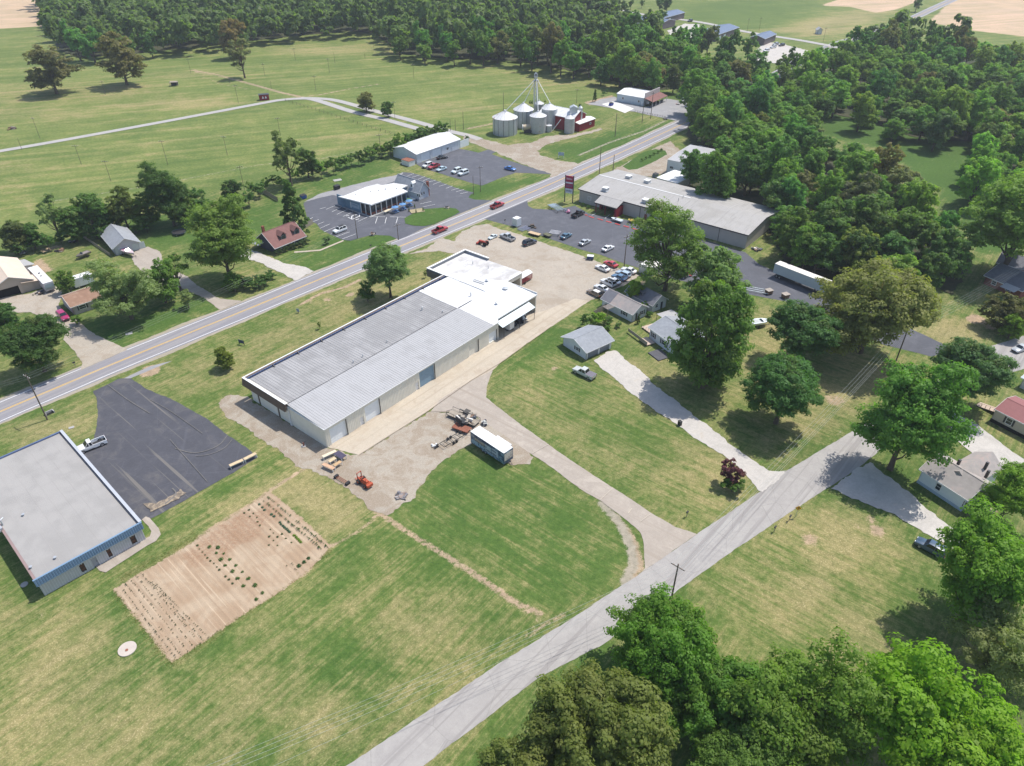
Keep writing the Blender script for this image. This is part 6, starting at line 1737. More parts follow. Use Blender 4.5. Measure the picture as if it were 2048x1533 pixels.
def fanhouse():
    P = g(1056, 266); root = thing("grain_dryer", "tan cylindrical grain dryer beside the rust-eaved bin", "grain dryer", (P.x, P.y, 0))
    k = MB(); k.cyl((-2.2, 0, 2.2), (1.6, 1, 2.6), 1.2, n=14); part("drum", k, mat("dryer_tan", (0.46, 0.38, 0.27), .12, 1, .6), root)
    k = MB(); k.cyl((-2.5, 0, 2.1), (-2.2, 0, 2.1), 1.5, n=14); part("end_cap", k, M_TRIM, root)
    k = MB(); k.box(-1.8, 1.6, -.6, .8, 0, 1.2); part("base", k, M_DKMETAL, root)
fanhouse()
# ------------------------------------------------------------------ vehicles
M_PAINT = objcol_mat("car_paint", .28, .0, .8)
M_TYRE = mat("tyre_rubber", (0.022, 0.022, 0.023), .2, 6, .85)
M_RIM = mat("alloy_rim", (0.42, 0.42, 0.44), .1, 4, .35, metal=.6)
M_CGLASS = glass_mat("car_glass", (0.012, 0.016, 0.022), .05)
M_LAMPW = mat("headlight_lens", (0.72, 0.74, 0.76), .05, 4, .15)
M_LAMPR = mat("tail_light_lens", (0.40, 0.02, 0.02), .1, 4, .2)
M_PLAST = mat("black_plastic", (0.03, 0.03, 0.032), .2, 4, .6)
M_OBJ = objcol_mat("plain_painted", .6, 0, 0, .3, .1)
# profile stations: x from nose (+) to tail (-), bottom, belt height, half width; cabin: four x values and roof height
KINDS = {
 "sedan":  dict(L=4.75, W=1.82, st=[(2.38, .40, .58, .62), (2.22, .26, .72, .84), (1.6, .22, .84, .90), (.85, .22, .93, .91), (-1.15, .22, .96, .91), (-1.95, .24, .95, .88), (-2.28, .30, .88, .84), (-2.37, .42, .72, .70)], cab=(.92, .22, -.95, -1.62), top=1.43, belt=.93, wb=(1.42, -1.38), wr=.33),
 "suv":    dict(L=4.9, W=1.94, st=[(2.45, .45, .75, .70), (2.30, .32, .95, .90), (1.7, .28, 1.06, .96), (.95, .28, 1.14, .97), (-1.6, .28, 1.15, .97), (-2.3, .32, 1.10, .93), (-2.42, .45, .95, .86)], cab=(1.05, .42, -1.95, -2.36), top=1.80, belt=1.13, wb=(1.48, -1.45), wr=.38),
 "wagon":  dict(L=4.8, W=1.85, st=[(2.40, .40, .60, .64), (2.25, .26, .74, .85), (1.6, .22, .86, .90), (.9, .22, .94, .91), (-1.6, .22, .97, .91), (-2.25, .28, .92, .88), (-2.38, .42, .75, .75)], cab=(.95, .30, -1.75, -2.25), top=1.46, belt=.94, wb=(1.42, -1.38), wr=.33),
 "pickup": dict(L=5.7, W=1.98, st=[(2.85, .50, .80, .76), (2.70, .36, 1.0, .93), (2.0, .33, 1.08, .97), (1.2, .33, 1.14, .98), (-.95, .33, 1.14, .98)], cab=(1.25, .62, -.62, -.92), top=1.86, belt=1.13, wb=(1.85, -1.75), wr=.41, bed=(-.95, -2.82)),
 "single": dict(L=5.6, W=1.98, st=[(2.80, .50, .80, .76), (2.65, .36, 1.0, .93), (1.95, .33, 1.08, .97), (1.1, .33, 1.14, .98), (-.30, .33, 1.14, .98)], cab=(1.2, .55, -.12, -.28), top=1.84, belt=1.13, wb=(1.80, -1.75), wr=.41, bed=(-.30, -2.78)),
 "van":    dict(L=5.2, W=2.0, st=[(2.60, .42, .72, .78), (2.45, .30, .98, .95), (1.9, .28, 1.12, 1.0), (1.3, .28, 1.15, 1.0), (-2.45, .30, 1.15, 1.0), (-2.58, .40, 1.05, .95)], cab=(1.7, .95, -2.35, -2.5), top=2.15, belt=1.14, wb=(1.55, -1.6), wr=.36),
}
CARP = {}
def car_meshes(kind):
    if kind in CARP: return CARP[kind]
    K = KINDS[kind]; W = K["W"] / 2; M = {}
    def ring(x, zb, zt, w):
        return [(x, -w * .90, zb), (x, -w, zb + .12), (x, -w * 1.0, (zb + zt) / 2), (x, -w * .96, zt - .06), (x, -w * .86, zt), (x, w * .86, zt), (x, w * .96, zt - .06), (x, w, (zb + zt) / 2), (x, w, zb + .12), (x, w * .90, zb)]
    b = MB()
    b.loft([ring(x, zb, zt, w) for x, zb, zt, w in K["st"]])
    if "bed" in K:
        x0, x1 = K["bed"]; w = .97 * W / .99; zb, zt = .36, 1.12
        b.box(x1, x0 + .01, -w, -w + .10, zb, zt); b.box(x1, x0 + .01, w - .10, w, zb, zt); b.box(x1, x1 + .08, -w + .1, w - .1, zb + .1, zt - .02); b.box(x1, x0 + .01, -w + .1, w - .1, zb, zb + .12)
    a0, a1, a2, a3 = K["cab"]; zt, zb = K["top"], K["belt"]; wl, wt = W * .93, W * .74
    cabv = [(a0, -wl, zb), (a0, wl, zb), (a3, wl, zb), (a3, -wl, zb), (a1, -wt, zt), (a1, wt, zt), (a2, wt, zt), (a2, -wt, zt)]
    b.add(cabv, [(0, 1, 5, 4), (1, 2, 6, 5), (2, 3, 7, 6), (3, 0, 4, 7), (4, 5, 6, 7)])
    b.add([(a1 - .1, -wt * .9, zt + .03), (a1 - .1, wt * .9, zt + .03), (a2 + .1, wt * .9, zt + .03), (a2 + .1, -wt * .9, zt + .03), (a1, -wt, zt), (a1, wt, zt), (a2, wt, zt), (a2, -wt, zt)], [(0, 1, 2, 3), (4, 5, 1, 0), (5, 6, 2, 1), (6, 7, 3, 2), (7, 4, 0, 3)])
    me = b.mesh("body", M_PAINT, smooth=False)
    bm = bmesh.new(); bm.from_mesh(me)
    for f in bm.faces: f.smooth = True
    for e in bm.edges:
        e.smooth = not (len(e.link_faces) == 2 and e.calc_face_angle(0) > .7)
    bm.to_mesh(me); bm.free()
    M["body"] = me
    V = [Vector(v) for v in cabv]
    def pane(i, j, k, l, m0=.08, m1=.10, off=.015):
        a, b_, c, d = V[i], V[j], V[k], V[l]
        ce = (a + b_ + c + d) / 4; n = (b_ - a).cross(d - a).normalized()
        if n.dot(ce - Vector((0, 0, zb))) < 0: n = -n
        q_ = [p.lerp(ce, m0) + n * off for p in (a, b_, c, d)]
        x = MB(); x.slab(q_, n * .012); return x
    M["windscreen"] = pane(0, 1, 5, 4, .10).mesh("windscreen", M_CGLASS)
    M["rear_window"] = pane(2, 3, 7, 6, .12).mesh("rear_window", M_CGLASS)
    M["side_window"] = [pane(1, 2, 6, 5, .14).mesh("side_window", M_CGLASS), pane(3, 0, 4, 7, .14).mesh("side_window", M_CGLASS)]
    pl = MB()
    for s in (-1, 1):
        xm = (a0 + a3) / 2 - .05
        pl.slab([(xm - .05, s * (wl + .012), zb + .02), (xm + .05, s * (wl + .012), zb + .02), (xm + .05, s * (wt + .03), zt - .02), (xm - .05, s * (wt + .03), zt - .02)], (0, s * .02, 0))
    M["pillar"] = pl.mesh("door_pillar", M_PAINT)
    w = MB(); w.cyl((0, -.11, 0), (0, .11, 0), K["wr"], n=16); M["wheel"] = w.mesh("wheel", M_TYRE)
    r = MB(); r.cyl((0, -.115, 0), (0, .115, 0), K["wr"] * .62, n=10); M["rim"] = r.mesh("rim", M_RIM)
    fx = K["st"][0][0]; rx = K.get("bed", (0, K["st"][-1][0]))[1]; zf = K["st"][0][2]; ww = K["st"][1][3]
    h = MB(); h.obox((fx - .10, 0, zf + .05), .16, .34, .14); M["headlight"] = h.mesh("headlight", M_LAMPW)
    t = MB(); t.obox((rx + .02, 0, K["belt"] - .22), .10, .26 if "bed" not in K else .14, .20 if "bed" not in K else .34); M["tail_light"] = t.mesh("tail_light", M_LAMPR)
    gb = MB(); gb.box(fx - .10, fx + .03, -.5, .5, zf - .18, zf - .04); M["grille"] = gb.mesh("grille", M_PLAST)
    bp = MB(); bp.box(fx - .14, fx + .05, -ww * .8, ww * .8, K["st"][0][1] - .02, K["st"][0][1] + .12); bp.box(rx - .05, rx + .1, -W * .82, W * .82, .42, .54); M["bumper"] = bp.mesh("bumper", M_PLAST)
    if "bed" in K:
        x0, x1 = K["bed"]; bd = MB(); bd.box(x1 + .09, x0 - .02, -W * .85, W * .85, .482, .50); M["bed_floor"] = bd.mesh("bed_floor", M_PLAST)
        tc = MB(); tc.box(x1 + .02, x0 - .02, -W * .92, W * .92, 1.122, 1.16); M["cover"] = tc.mesh("bed_cover", mat("tonneau_grey", (0.16, 0.15, 0.18), .1, 2, .8))
    CARP[kind] = M
    return M
def car(kind, front, rear, col, label, cat="car", group=None, roof=None, cover=False, lights=True, name=None, scale=1.0, box=None):
    """front and rear are ground pixels under the nose and the tail"""
    A, B = g(*front), g(*rear); c = (A + B) / 2
    K = KINDS[kind]; M = car_meshes(kind)
    rz = math.atan2(A.y - B.y, A.x - B.x)
    root = thing(name or {"sedan": "parked_car", "suv": "parked_suv", "wagon": "parked_car", "pickup": "pickup_truck", "single": "pickup_truck", "van": "van"}[kind], label, cat, (c.x, c.y, .07), rz, group)
    root.scale = (scale,) * 3
    put("body", M["body"], root, color=col)
    put("door_pillar", M["pillar"], root, color=col)
    for k in ("windscreen", "rear_window", "grille", "bumper"): put(k, M[k], root)
    for m in M["side_window"]: put("side_window", m, root)
    y = K["W"] / 2 - .12
    for x in K["wb"]:
        for s in (-1, 1):
            w = put("wheel", M["wheel"], root, (x, s * y, K["wr"] - .02)); put("rim", M["rim"], w)
    for s in (-1, 1):
        put("headlight", M["headlight"], root, (0, s * K["st"][0][3] * .82, 0)); put("tail_light", M["tail_light"], root, (0, s * (K["W"] / 2 - .2), 0))
    if "bed" in K: put("bed_cover" if cover else "bed_floor", M["cover"] if cover else M["bed_floor"], root)
    if roof:
        r = MB(); a0, a1, a2, a3 = K["cab"]; r.box(a2 + .1, a1 - .1, -K["W"] * .33, K["W"] * .33, K["top"] + .031, K["top"] + .05)
        part("roof_panel" if roof != "rack" else "roof_rack", r, M_PLAST if roof in ("rack", "sunroof") else M_TRIM, root)
    return root
WH, SV, BK, RD, BL, NV_, GY_ = (.78, .79, .80), (.42, .44, .46), (.018, .019, .022), (.40, .025, .03), (.07, .13, .22), (.02, .03, .055), (.20, .21, .22)
MG = (.36, .015, .10)
car("single", (152, 909), (217, 883), WH, "white single-cab pickup truck parked on the dark lot beside the blue fascia building", "pickup truck", cover=False)
car("pickup", (1147, 741), (1190, 761), (.50, .52, .50), "silver pickup truck with dark bed cover parked on the lawn by the garage", "pickup truck", cover=True)
car("suv", (666, 470), (694, 459), WH, "white suv parked alone in the restaurant's marked bays", "suv", roof="rack")
car("pickup", (893, 459), (867, 469.5), RD, "red pickup driving on the highway, nearer to the big maple", "pickup truck", name="pickup_truck")
car("pickup", (1006, 410), (983, 419.5), RD, "red pickup driving on the highway, farther along by the store lot", "pickup truck")
car("pickup", (1000, 472.5), (1030, 485), (.45, .47, .49), "grey pickup truck parked at the top edge of the gravel yard", "pickup truck")
car("suv", (1072, 485), (1046, 494), NV_, "dark navy suv parked on the gravel yard beside the grass strip", "suv", roof="rack")
car("sedan", (1141, 471), (1123, 481), (.06, .13, .19), "dark teal blue sedan parked along the lower edge of the store lot", "car")
car("sedan", (1180, 483), (1159, 494), SV, "silver-white sedan second in the lower row of the store lot", "car")
car("sedan", (1227, 495), (1204, 506.5), WH, "white sedan rightmost in the lower row of the store lot", "car")
car("suv", (1270, 475), (1290, 466), (.03, .03, .05), "dark suv on the store lot half behind the spreading tree", "suv")
car("single", (1167, 427), (1145, 438), BK, "black pickup truck parked by the store's grass verge", "pickup truck")
car("sedan", (1190, 534), (1220, 547), WH, "white sedan with square roof nearest to the blue trailer in the yard", "car")
car("sedan", (1206, 525), (1237, 539), (.46, .03, .045), "bright red sedan behind the white sedan in the yard", "car")
yard = "cars parked in the row at the yard's edge"
car("sedan", (1240, 539), (1275, 551), WH, "white sedan at the far end of the yard's row, next to the grass", "car", yard)
car("wagon", (1229, 545), (1264, 559), (.40, .50, .60), "pale blue-silver car second from the far end of the yard's row", "car", yard)
car("sedan", (1221, 552), (1256, 566), (.10, .20, .33), "steel blue car in the middle of the yard's row", "car", yard)
car("sedan", (1213, 560), (1240, 573), WH, "white car squeezed between the steel blue car and the white suv in the yard's row", "car", yard)
car("suv", (1201, 563), (1232, 578), WH, "white suv with long roof in the yard's row", "suv", yard, roof="rack")
car("sedan", (1187, 573), (1219, 588), (.66, .68, .70), "silver hatchback between the white suv and the brown wagon", "car", yard)
car("wagon", (1175, 584), (1203, 597), (.19, .14, .10), "brown wood-sided old wagon with white roof at the near end of the yard's row", "car", yard, roof="white")
car("sedan", (895, 316), (874, 320), BK, "black car parked close to the white shop's doors", "car")
shop = "vehicles parked along the shop lot's lower edge"
car("suv", (846, 338), (864, 331), (.66, .67, .66), "white-grey suv leftmost along the shop lot", "suv", shop)
car("pickup", (855, 341.5), (880, 332), (.40, .03, .04), "red pickup truck in the shop lot's row", "pickup truck", shop)
car("sedan", (873, 345), (893, 338), (.46, .58, .64), "pale blue-white car right of the red pickup in the shop lot", "car", shop)
car("suv", (903, 350), (923, 342), (.60, .66, .66), "silver suv, left one of the pair in the shop lot", "suv", shop)
car("suv", (917, 353.5), (936, 346.5), (.62, .67, .68), "silver suv, right one of the pair in the shop lot", "suv", shop)
car("sedan", (1033, 343.5), (1008, 338), (.05, .16, .42), "bright blue sedan alone at the right of the shop lot", "car")
car("suv", (136, 645), (120, 630), MG, "magenta red car parked beside the small brown roofed house", "car")
car("van", (1360, 207), (1376, 203), (.74, .78, .80), "white van parked in front of the far shop", "van")
car("sedan", (1378, 300), (1388, 293), NV_, "dark blue car parked under the trees beyond the gravel loop, left one", "car")
car("sedan", (1396, 302), (1404, 297), SV, "silver car parked under the trees beyond the gravel loop, middle one", "car")
car("suv", (1404, 304), (1412, 298), BK, "black suv parked under the trees beyond the gravel loop, right one", "suv")
car("sedan", (2026, 706), (2052, 697), SV, "silver car on the side road at the right edge", "car")
car("suv", (1838, 1090), (1880, 1112), (.05, .09, .15), "dark blue car parked under the bright green tree at the right", "car")
for (x, y, c, n_) in ((1546, 97, WH, "white car left in the far parking yard"), (1532, 104, WH, "white car nearest in the far parking yard"), (1563, 93, BK, "black car in the far parking yard"), (1380, 44, BK, "black vehicle by the long blue roofed farm building"), (1551, 91, SV, "silver car in the far parking yard behind the white ones")):
    car("suv", (x - 6, y + 1), (x + 6, y - 1), c, n_, "car")
car("sedan", (979, 480), (992, 474), (.62, .70, .74), "small pale blue-white car beside the red tractor in the yard", "car", scale=.75)

# ------------------------------------------------------------------ trailers, campers and boats
def box_at(name, label, cat, front, rear, W, H, z0, m, mr=None, wheels=(0,), wr=.35, roofm=None, over=0.0):
    A, B = g(*front), g(*rear); c = (A + B) / 2; L = (A - B).length
    root = thing(name, label, cat, (c.x, c.y, .07), math.atan2(A.y - B.y, A.x - B.x))
    k = MB(); k.box(-L / 2, L / 2, -W / 2, W / 2, z0, z0 + H); part("body", k, m, root)
    k = MB(); k.box(-L / 2 - over, L / 2 + over, -W / 2 - over, W / 2 + over, z0 + H + .002, z0 + H + .07); part("roof", k, roofm or M_MEMBRANE, root)
    fr_ = MB(); fr_.box(-L / 2 + .1, L / 2 - .1, -.5, .5, z0 - .18, z0 - .002); fr_.cyl((L / 2, -.4, z0 - .1), (L / 2 + 1.1, 0, z0 - .15), .05, n=5); fr_.cyl((L / 2, .4, z0 - .1), (L / 2 + 1.1, 0, z0 - .15), .05, n=5); part("chassis", fr_, M_DKMETAL, root)
    for x in wheels:
        for s in (-1, 1):
            w = MB(); w.cyl((x * L, s * (W / 2 - .28), wr), (x * L, s * (W / 2 - .02), wr), wr, n=14); wo = part("wheel", w, M_TYRE, root)
            w = MB(); w.cyl((x * L, s * (W / 2 - .03), wr), (x * L, s * (W / 2 - .01), wr), wr * .55, n=10); part("rim", w, M_RIM, wo)
    return root, L
# enclosed race-style trailer with faded graphics
rt, L = box_at("enclosed_trailer", "white roofed enclosed trailer with faded blue and black picture panels on its side", "trailer", (1017, 928), (951, 884), 2.5, 2.75, .55, mat("trailer_navy", (0.075, 0.11, 0.17), .25, 1.2, .5, col2=(0.22, 0.32, 0.40), thr=(.5, .6)), wheels=(-.05, -.14), wr=.38)
def panel(root, x0, x1, z0, z1, s, m, nm="picture_panel", y=1.25):
    k = MB(); k.box(x0, x1, s * (y + .004) if s > 0 else -(y + .03), (y + .03) if s > 0 else -(y + .004), z0, z1)
    return part(nm, k, m, root)
def picm(nm, a, b, sc=1.6, t=(.45, .55)): return mat(nm, a, .3, sc, .5, col2=b, thr=t)
for s in (1,):
    P_ = [(-L / 2 + 1.6, -L / 2 + 3.3, 1.15, 2.7, picm("poster_pale", (.46, .50, .56), (.36, .40, .46))), (-L / 2 + 3.5, -L / 2 + 5.2, 1.0, 2.6, picm("poster_grey", (.42, .47, .52), (.30, .36, .40), 2.2)),
          (-L / 2 + 5.3, L / 2 - 1.2, 1.75, 2.55, picm("poster_tan", (.42, .34, .28), (.26, .24, .22), 2.5)), (-L / 2 + 5.3, L / 2 - .2, .75, 1.7, picm("poster_blue", (.30, .42, .50), (.04, .07, .13), 1.8)),
          (-L / 2 + 4.2, L / 2 - .6, 2.8, 3.2, picm("poster_navy", (.04, .045, .10), (.14, .15, .22), 3)), (-L / 2 + .2, -L / 2 + 1.4, .6, 1.2, picm("poster_mint", (.30, .44, .42), (.10, .16, .18), 2.6)), (L / 2 - 1.1, L / 2 - .2, 2.3, 3.0, picm("poster_sil", (.36, .38, .42), (.12, .13, .18), 4))]
    for a, b, c, d, m in P_: panel(rt, -b, -a, c, d, -1, m)
    lm = mat("faded_letters", (0.05, 0.06, 0.10), .2, 3, .6)
    k = MB(); r_ = random.Random(4)
    for i in range(9): x = L / 2 - 5.0 + i * .34; z = 1.25; k.box(x, x + .2, -1.30, -1.283, z, z + r_.uniform(.25, .42))
    for i in range(8): x = -L / 2 + 1.4 + i * .42; k.box(x, x + .26, -1.30, -1.283, 1.85, 1.85 + r_.uniform(.12, .3))
    for i in range(4): x = L / 2 - 3.2 + i * .3; k.box(x, x + .16, -1.30, -1.283, 2.1, 2.1 + r_.uniform(.3, .4))
    part("lettering", k, lm, rt)
k = MB(); k.box(L / 2 + .004, L / 2 + .03, -1.1, 1.1, 1.2, 2.9); part("rear_panel", k, mat("rear_pale", (.62, .56, .52), .15, 2.5, .6, col2=(.4, .34, .32), thr=(.5, .6)), rt)
k = MB(); k.box(-L * .02, L * .38, 1.252, 1.95, 1.4, 2.95); so = part("slide_out", k, M_TRIM, rt); k = MB(); k.box(-L * .03, L * .39, 1.252, 2.0, 2.952, 3.02); part("awning", k, M_MEMBRANE, so)
# semi trailer
st_, L = box_at("semi_trailer", "long pale blue-white semi trailer standing on the back drive under the trees", "trailer", (1549, 551), (1652, 592), 2.6, 2.75, 1.25, mat("semi_side", (0.50, 0.57, 0.60), .05, .4, .5), wheels=(.42, .36), wr=.5, roofm=mat("semi_roof", (.70, .67, .62), .1, .5, .6))
k = MB(); k.box(-L * .32, -L * .30, -1.0, -.8, 0, 1.2); k.box(-L * .32, -L * .30, .8, 1.0, 0, 1.2); part("landing_gear", k, M_DKMETAL, st_)
# campers on the left
cp_, L = box_at("camper_trailer", "white camper trailer with rounded end parked behind the small brown roofed house", "camper", (104, 585), (73, 553), 2.5, 2.3, .6, mat("camper_side", (0.55, 0.50, 0.52), .1, 1, .5), wheels=(-.08, -.2))
k = MB(); k.slab([(L / 2 - .003, -1.2, .9), (L / 2 - .003, 1.2, .9), (L / 2 + .5, 1.1, 1.7), (L / 2 + .5, -1.1, 1.7)], (0, 0, 1.0)); part("nose", k, mat("camper_nose", (.34, .42, .46), .1, 1, .4), cp_)
k = MB(); k.box(-1, -.5, -.2, .3, 2.975, 3.15); k.box(1.2, 1.6, -.3, .1, 2.975, 3.12); part("roof_vent", k, M_DKMETAL, cp_)
mh_, L = box_at("motorhome", "white and grey motorhome half hidden behind the silvery tree", "motorhome", (150, 577), (188, 565), 2.5, 2.4, .55, mat("motorhome_side", (0.62, 0.64, 0.67), .1, 1, .5), wheels=(-.28, .32), wr=.4)
k = MB(); k.box(L / 2, L / 2 + .03, -1.1, 1.1, 1.5, 2.7); part("windscreen", k, M_CGLASS, mh_); k = MB(); k.box(-L / 2 + .4, L / 2 - .4, -1.28, -1.252, 1.2, 1.5); part("stripe", k, M_DKMETAL, mh_)
box_at("cargo_trailer", "white box trailer parked under the long building's canopy", "trailer", (1024, 662), (1012, 657), 1.8, 2.0, .45, M_TRIM, wheels=(0,))
wb_, L = box_at("white_booth", "tall white insulated booth at the edge of the store lot", "booth", (1029, 454), (1038, 450), 2.0, 2.5, .15, M_WHITEWALL, wheels=())
k = MB(); k.box(-.9, -.1, -1.05, -1.003, .3, 2.2); part("door", k, M_TRIM, wb_)
bt_, L = box_at("small_trailer", "tiny trailer with white lid and blue sides at the yard's edge", "trailer", (1174, 519), (1187, 520), 1.4, .8, .35, mat("deep_blue", (.03, .06, .16), .1, 2, .4), wheels=(0,), wr=.28)
def boat(front, rear, col, incol, label, trailer=True, L0=None, W=2.0, H=1.0, z0=.55, name="boat", cat="boat", canopy=None):
    A, B = g(*front), g(*rear); c = (A + B) / 2; L = (A - B).length if L0 is None else L0
    root = thing(name, label, cat, (c.x, c.y, .07), math.atan2(A.y - B.y, A.x - B.x))
    rings = []
    for t in (-1, -.6, -.1, .35, .7, .92, 1.0):
        w = W / 2 * (1 - max(0, t) ** 2.2 * .97); zk = z0 + max(0, t) ** 3 * H * .6; x = t * L / 2
        rings.append([(x, 0, zk), (x, -w * .7, zk + .18 * H), (x, -w, z0 + H), (x, -w * .8, z0 + H + .002), (x, w * .8, z0 + H + .002), (x, w, z0 + H), (x, w * .7, zk + .18 * H)])
    k = MB(); k.loft(rings); part("hull", k, M_PAINT, root, color=col, smooth=False)
    k = MB(); k.box(-L * .44, L * .12, -W * .33, W * .33, z0 + H + .004, z0 + H + .03); part("cockpit", k, M_OBJ, root, color=incol)
    k = MB(); k.slab([(L * .12, -W * .34, z0 + H), (L * .12, W * .34, z0 + H), (L * .04, W * .3, z0 + H + .45), (L * .04, -W * .3, z0 + H + .45)], (.02, 0, 0)); part("windshield", k, M_CGLASS, root)
    if canopy: k = MB(); k.box(-L * .3, L * .1, -W * .4, W * .4, z0 + H + .5, z0 + H + .6); part("cover", k, M_OBJ, root, color=canopy)
    if trailer:
        k = MB(); k.box(-L * .4, L * .5, -.5, -.4, .35, .45); k.box(-L * .4, L * .5, .4, .5, .35, .45); k.cyl((L * .5, 0, .4), (L * .5 + 1, 0, .4), .05, n=5); part("cradle", k, M_DKMETAL, root)
        for s in (-1, 1): k = MB(); k.cyl((-L * .15, s * (W / 2 - .1), .3), (-L * .15, s * (W / 2 + .1), .3), .3, n=12); part("wheel", k, M_TYRE, root)
    return root
boat((271, 516), (242, 505), (.62, .50, .54), (.36, .16, .24), "white and pink speedboat on a trailer by the grey garage", canopy=None)
boat((155, 521), (181, 510), (.16, .14, .13), (.24, .21, .20), "long dark fishing boat on a trailer on the lawn behind the camper", W=2.0, H=.7)
boat((1536, 650), (1500, 655), (.70, .76, .76), (.44, .46, .46), "white boat with clutter aboard on the lawn right of the very large tree", W=2.4, H=1.0)
boat((1222, 440), (1244, 447), (.70, .76, .78), (.5, .55, .58), "white fibreglass boat hull displayed before the store", trailer=False, z0=.35, H=.5, W=1.7)
boat((1256, 443), (1268, 447), (.66, .50, .12), (.55, .40, .10), "yellow pedal boat displayed before the store", trailer=False, z0=.2, H=.6, W=1.6, name="pedal_boat")
# open frame trailers
def flat_trailer(front, rear, W, label, deck=None, sides=0.0, tongue=1.3, col=(.03, .03, .032), name="utility_trailer"):
    A, B = g(*front), g(*rear); c = (A + B) / 2; L = (A - B).length
    root = thing(name, label, "trailer", (c.x, c.y, .07), math.atan2(A.y - B.y, A.x - B.x))
    k = MB(); k.box(-L / 2, L / 2, -W / 2, -W / 2 + .08, .5, .62); k.box(-L / 2, L / 2, W / 2 - .08, W / 2, .5, .62)
    for i in range(6): x = -L / 2 + i * (L - .08) / 5; k.box(x, x + .08, -W / 2 + .08, W / 2 - .08, .51, .6)
    k.cyl((L / 2, -W / 2 + .1, .55), (L / 2 + tongue, 0, .5), .05, n=5); k.cyl((L / 2, W / 2 - .1, .55), (L / 2 + tongue, 0, .5), .05, n=5)
    part("frame", k, M_OBJ, root, color=col)
    if deck: k = MB(); k.box(-L / 2 + .01, L / 2 - .01, -W / 2 + .081, W / 2 - .081, .605, .66); part("deck", k, deck, root)
    if sides:
        for s in (-1, 1):
            k = MB(); y = s * (W / 2 - .04)
            k.box(-L / 2, L / 2, y - .03, y + .03, .62 + sides - .06, .62 + sides)
            for i in range(5): x = -L / 2 + i * (L - .06) / 4; k.box(x, x + .06, y - .025, y + .025, .62, .62 + sides - .06)
            part("side_rail", k, M_OBJ, root, color=col)
    for x in (-.3, .35):
        for s in (-1, 1):
            k = MB(); k.cyl((x * 1.2, s * (W / 2 + .05), .32), (x * 1.2, s * (W / 2 + .25), .32), .32, n=12); part("wheel", k, M_TYRE, root)
    return root, L
RUST = mat("rusty_plate", (0.25, 0.10, 0.065), .25, 2, .9)
flat_trailer((939, 866), (908, 855), 1.9, "rust-red flat utility trailer between the junk trailer and the boat trailer", RUST, 0, col=(.22, .08, .05))
flat_trailer((924, 872), (884, 896), 1.6, "empty black boat trailer frame pointing at the picture-panelled trailer", None, 0, 2.6)
jt, L = flat_trailer((900, 829), (955, 852), 2.3, "black trailer heaped with seats and boxes beside the rusty one", M_WOODOLD, .7, .8)
def clutter(name, label, cat, x, y, items, seed, spread, cols, zmax=.9, base=None, z0=0.0):
    """a heap of odd boxes, tubes and slabs lying on one another"""
    P = g(x, y) if base is None else base; r = random.Random(seed)
    root = thing(name, label, cat, (P.x, P.y, 0.06 + z0), r.uniform(0, 3))
    for i in range(items):
        k = MB(); sx, sy, sz = r.uniform(.25, spread * .6), r.uniform(.15, spread * .35), r.uniform(.08, zmax)
        if r.random() < .3: k.cyl((-sx, 0, sz / 2), (sx, 0, sz / 2), sz / 2, n=8)
        else: k.obox((0, 0, sz / 2), sx * 1.4, sy * 1.4, sz, 0, r.uniform(-.25, .25), r.uniform(-.2, .2))
        put("piece", k.mesh("piece", M_OBJ), root, (r.uniform(-spread, spread) * .6, r.uniform(-spread, spread) * .45, r.uniform(0, .15)), (0, 0, r.uniform(0, 3.1)), color=r.choice(cols))
    return root
MIX = [(.03, .03, .035), (.06, .055, .05), (.62, .60, .56), (.20, .12, .08), (.10, .11, .13), (.34, .30, .25)]
A_ = g(930, 842)
clutter("junk_load", "dark seats, white panels and parts heaped on the black trailer", "scrap", 0, 0, 26, 3, 3.0, MIX, .7, Vector((A_.x, A_.y, 0)), .6)
k = MB(); k.obox((0, 0, 0), 1.5, 1.9, .25, .4, .15); so_ = thing("bench_seat", "large black seat cushion on the junk trailer", "seat", tuple(g(926, 842, 1.3)), 0.3); part("cushion", k, M_PLAST, so_); k = MB(); k.obox((-.9, 0, .35), .25, 1.9, .9, .4, .2); part("backrest", k, M_PLAST, so_)
clutter("outboard_motor", "black and white outboard motor parts lying by the boat trailer frame", "motor", 872, 894, 7, 8, .9, [(.02, .02, .02), (.7, .7, .68), (.03, .03, .03)], .5)
clutter("engine_parts", "black engine and pale box standing at the white roofed trailer's corner", "engine", 970, 849, 9, 9, 1.0, [(.03, .03, .05), (.05, .05, .07), (.5, .5, .46)], .8)
clutter("ash_heap", "burned ash and scrap heap at the tip of the gravel yard", "rubble", 803, 993, 26, 12, 1.5, [(.20, .19, .20), (.34, .32, .31), (.10, .10, .11), (.26, .20, .17)], .22)
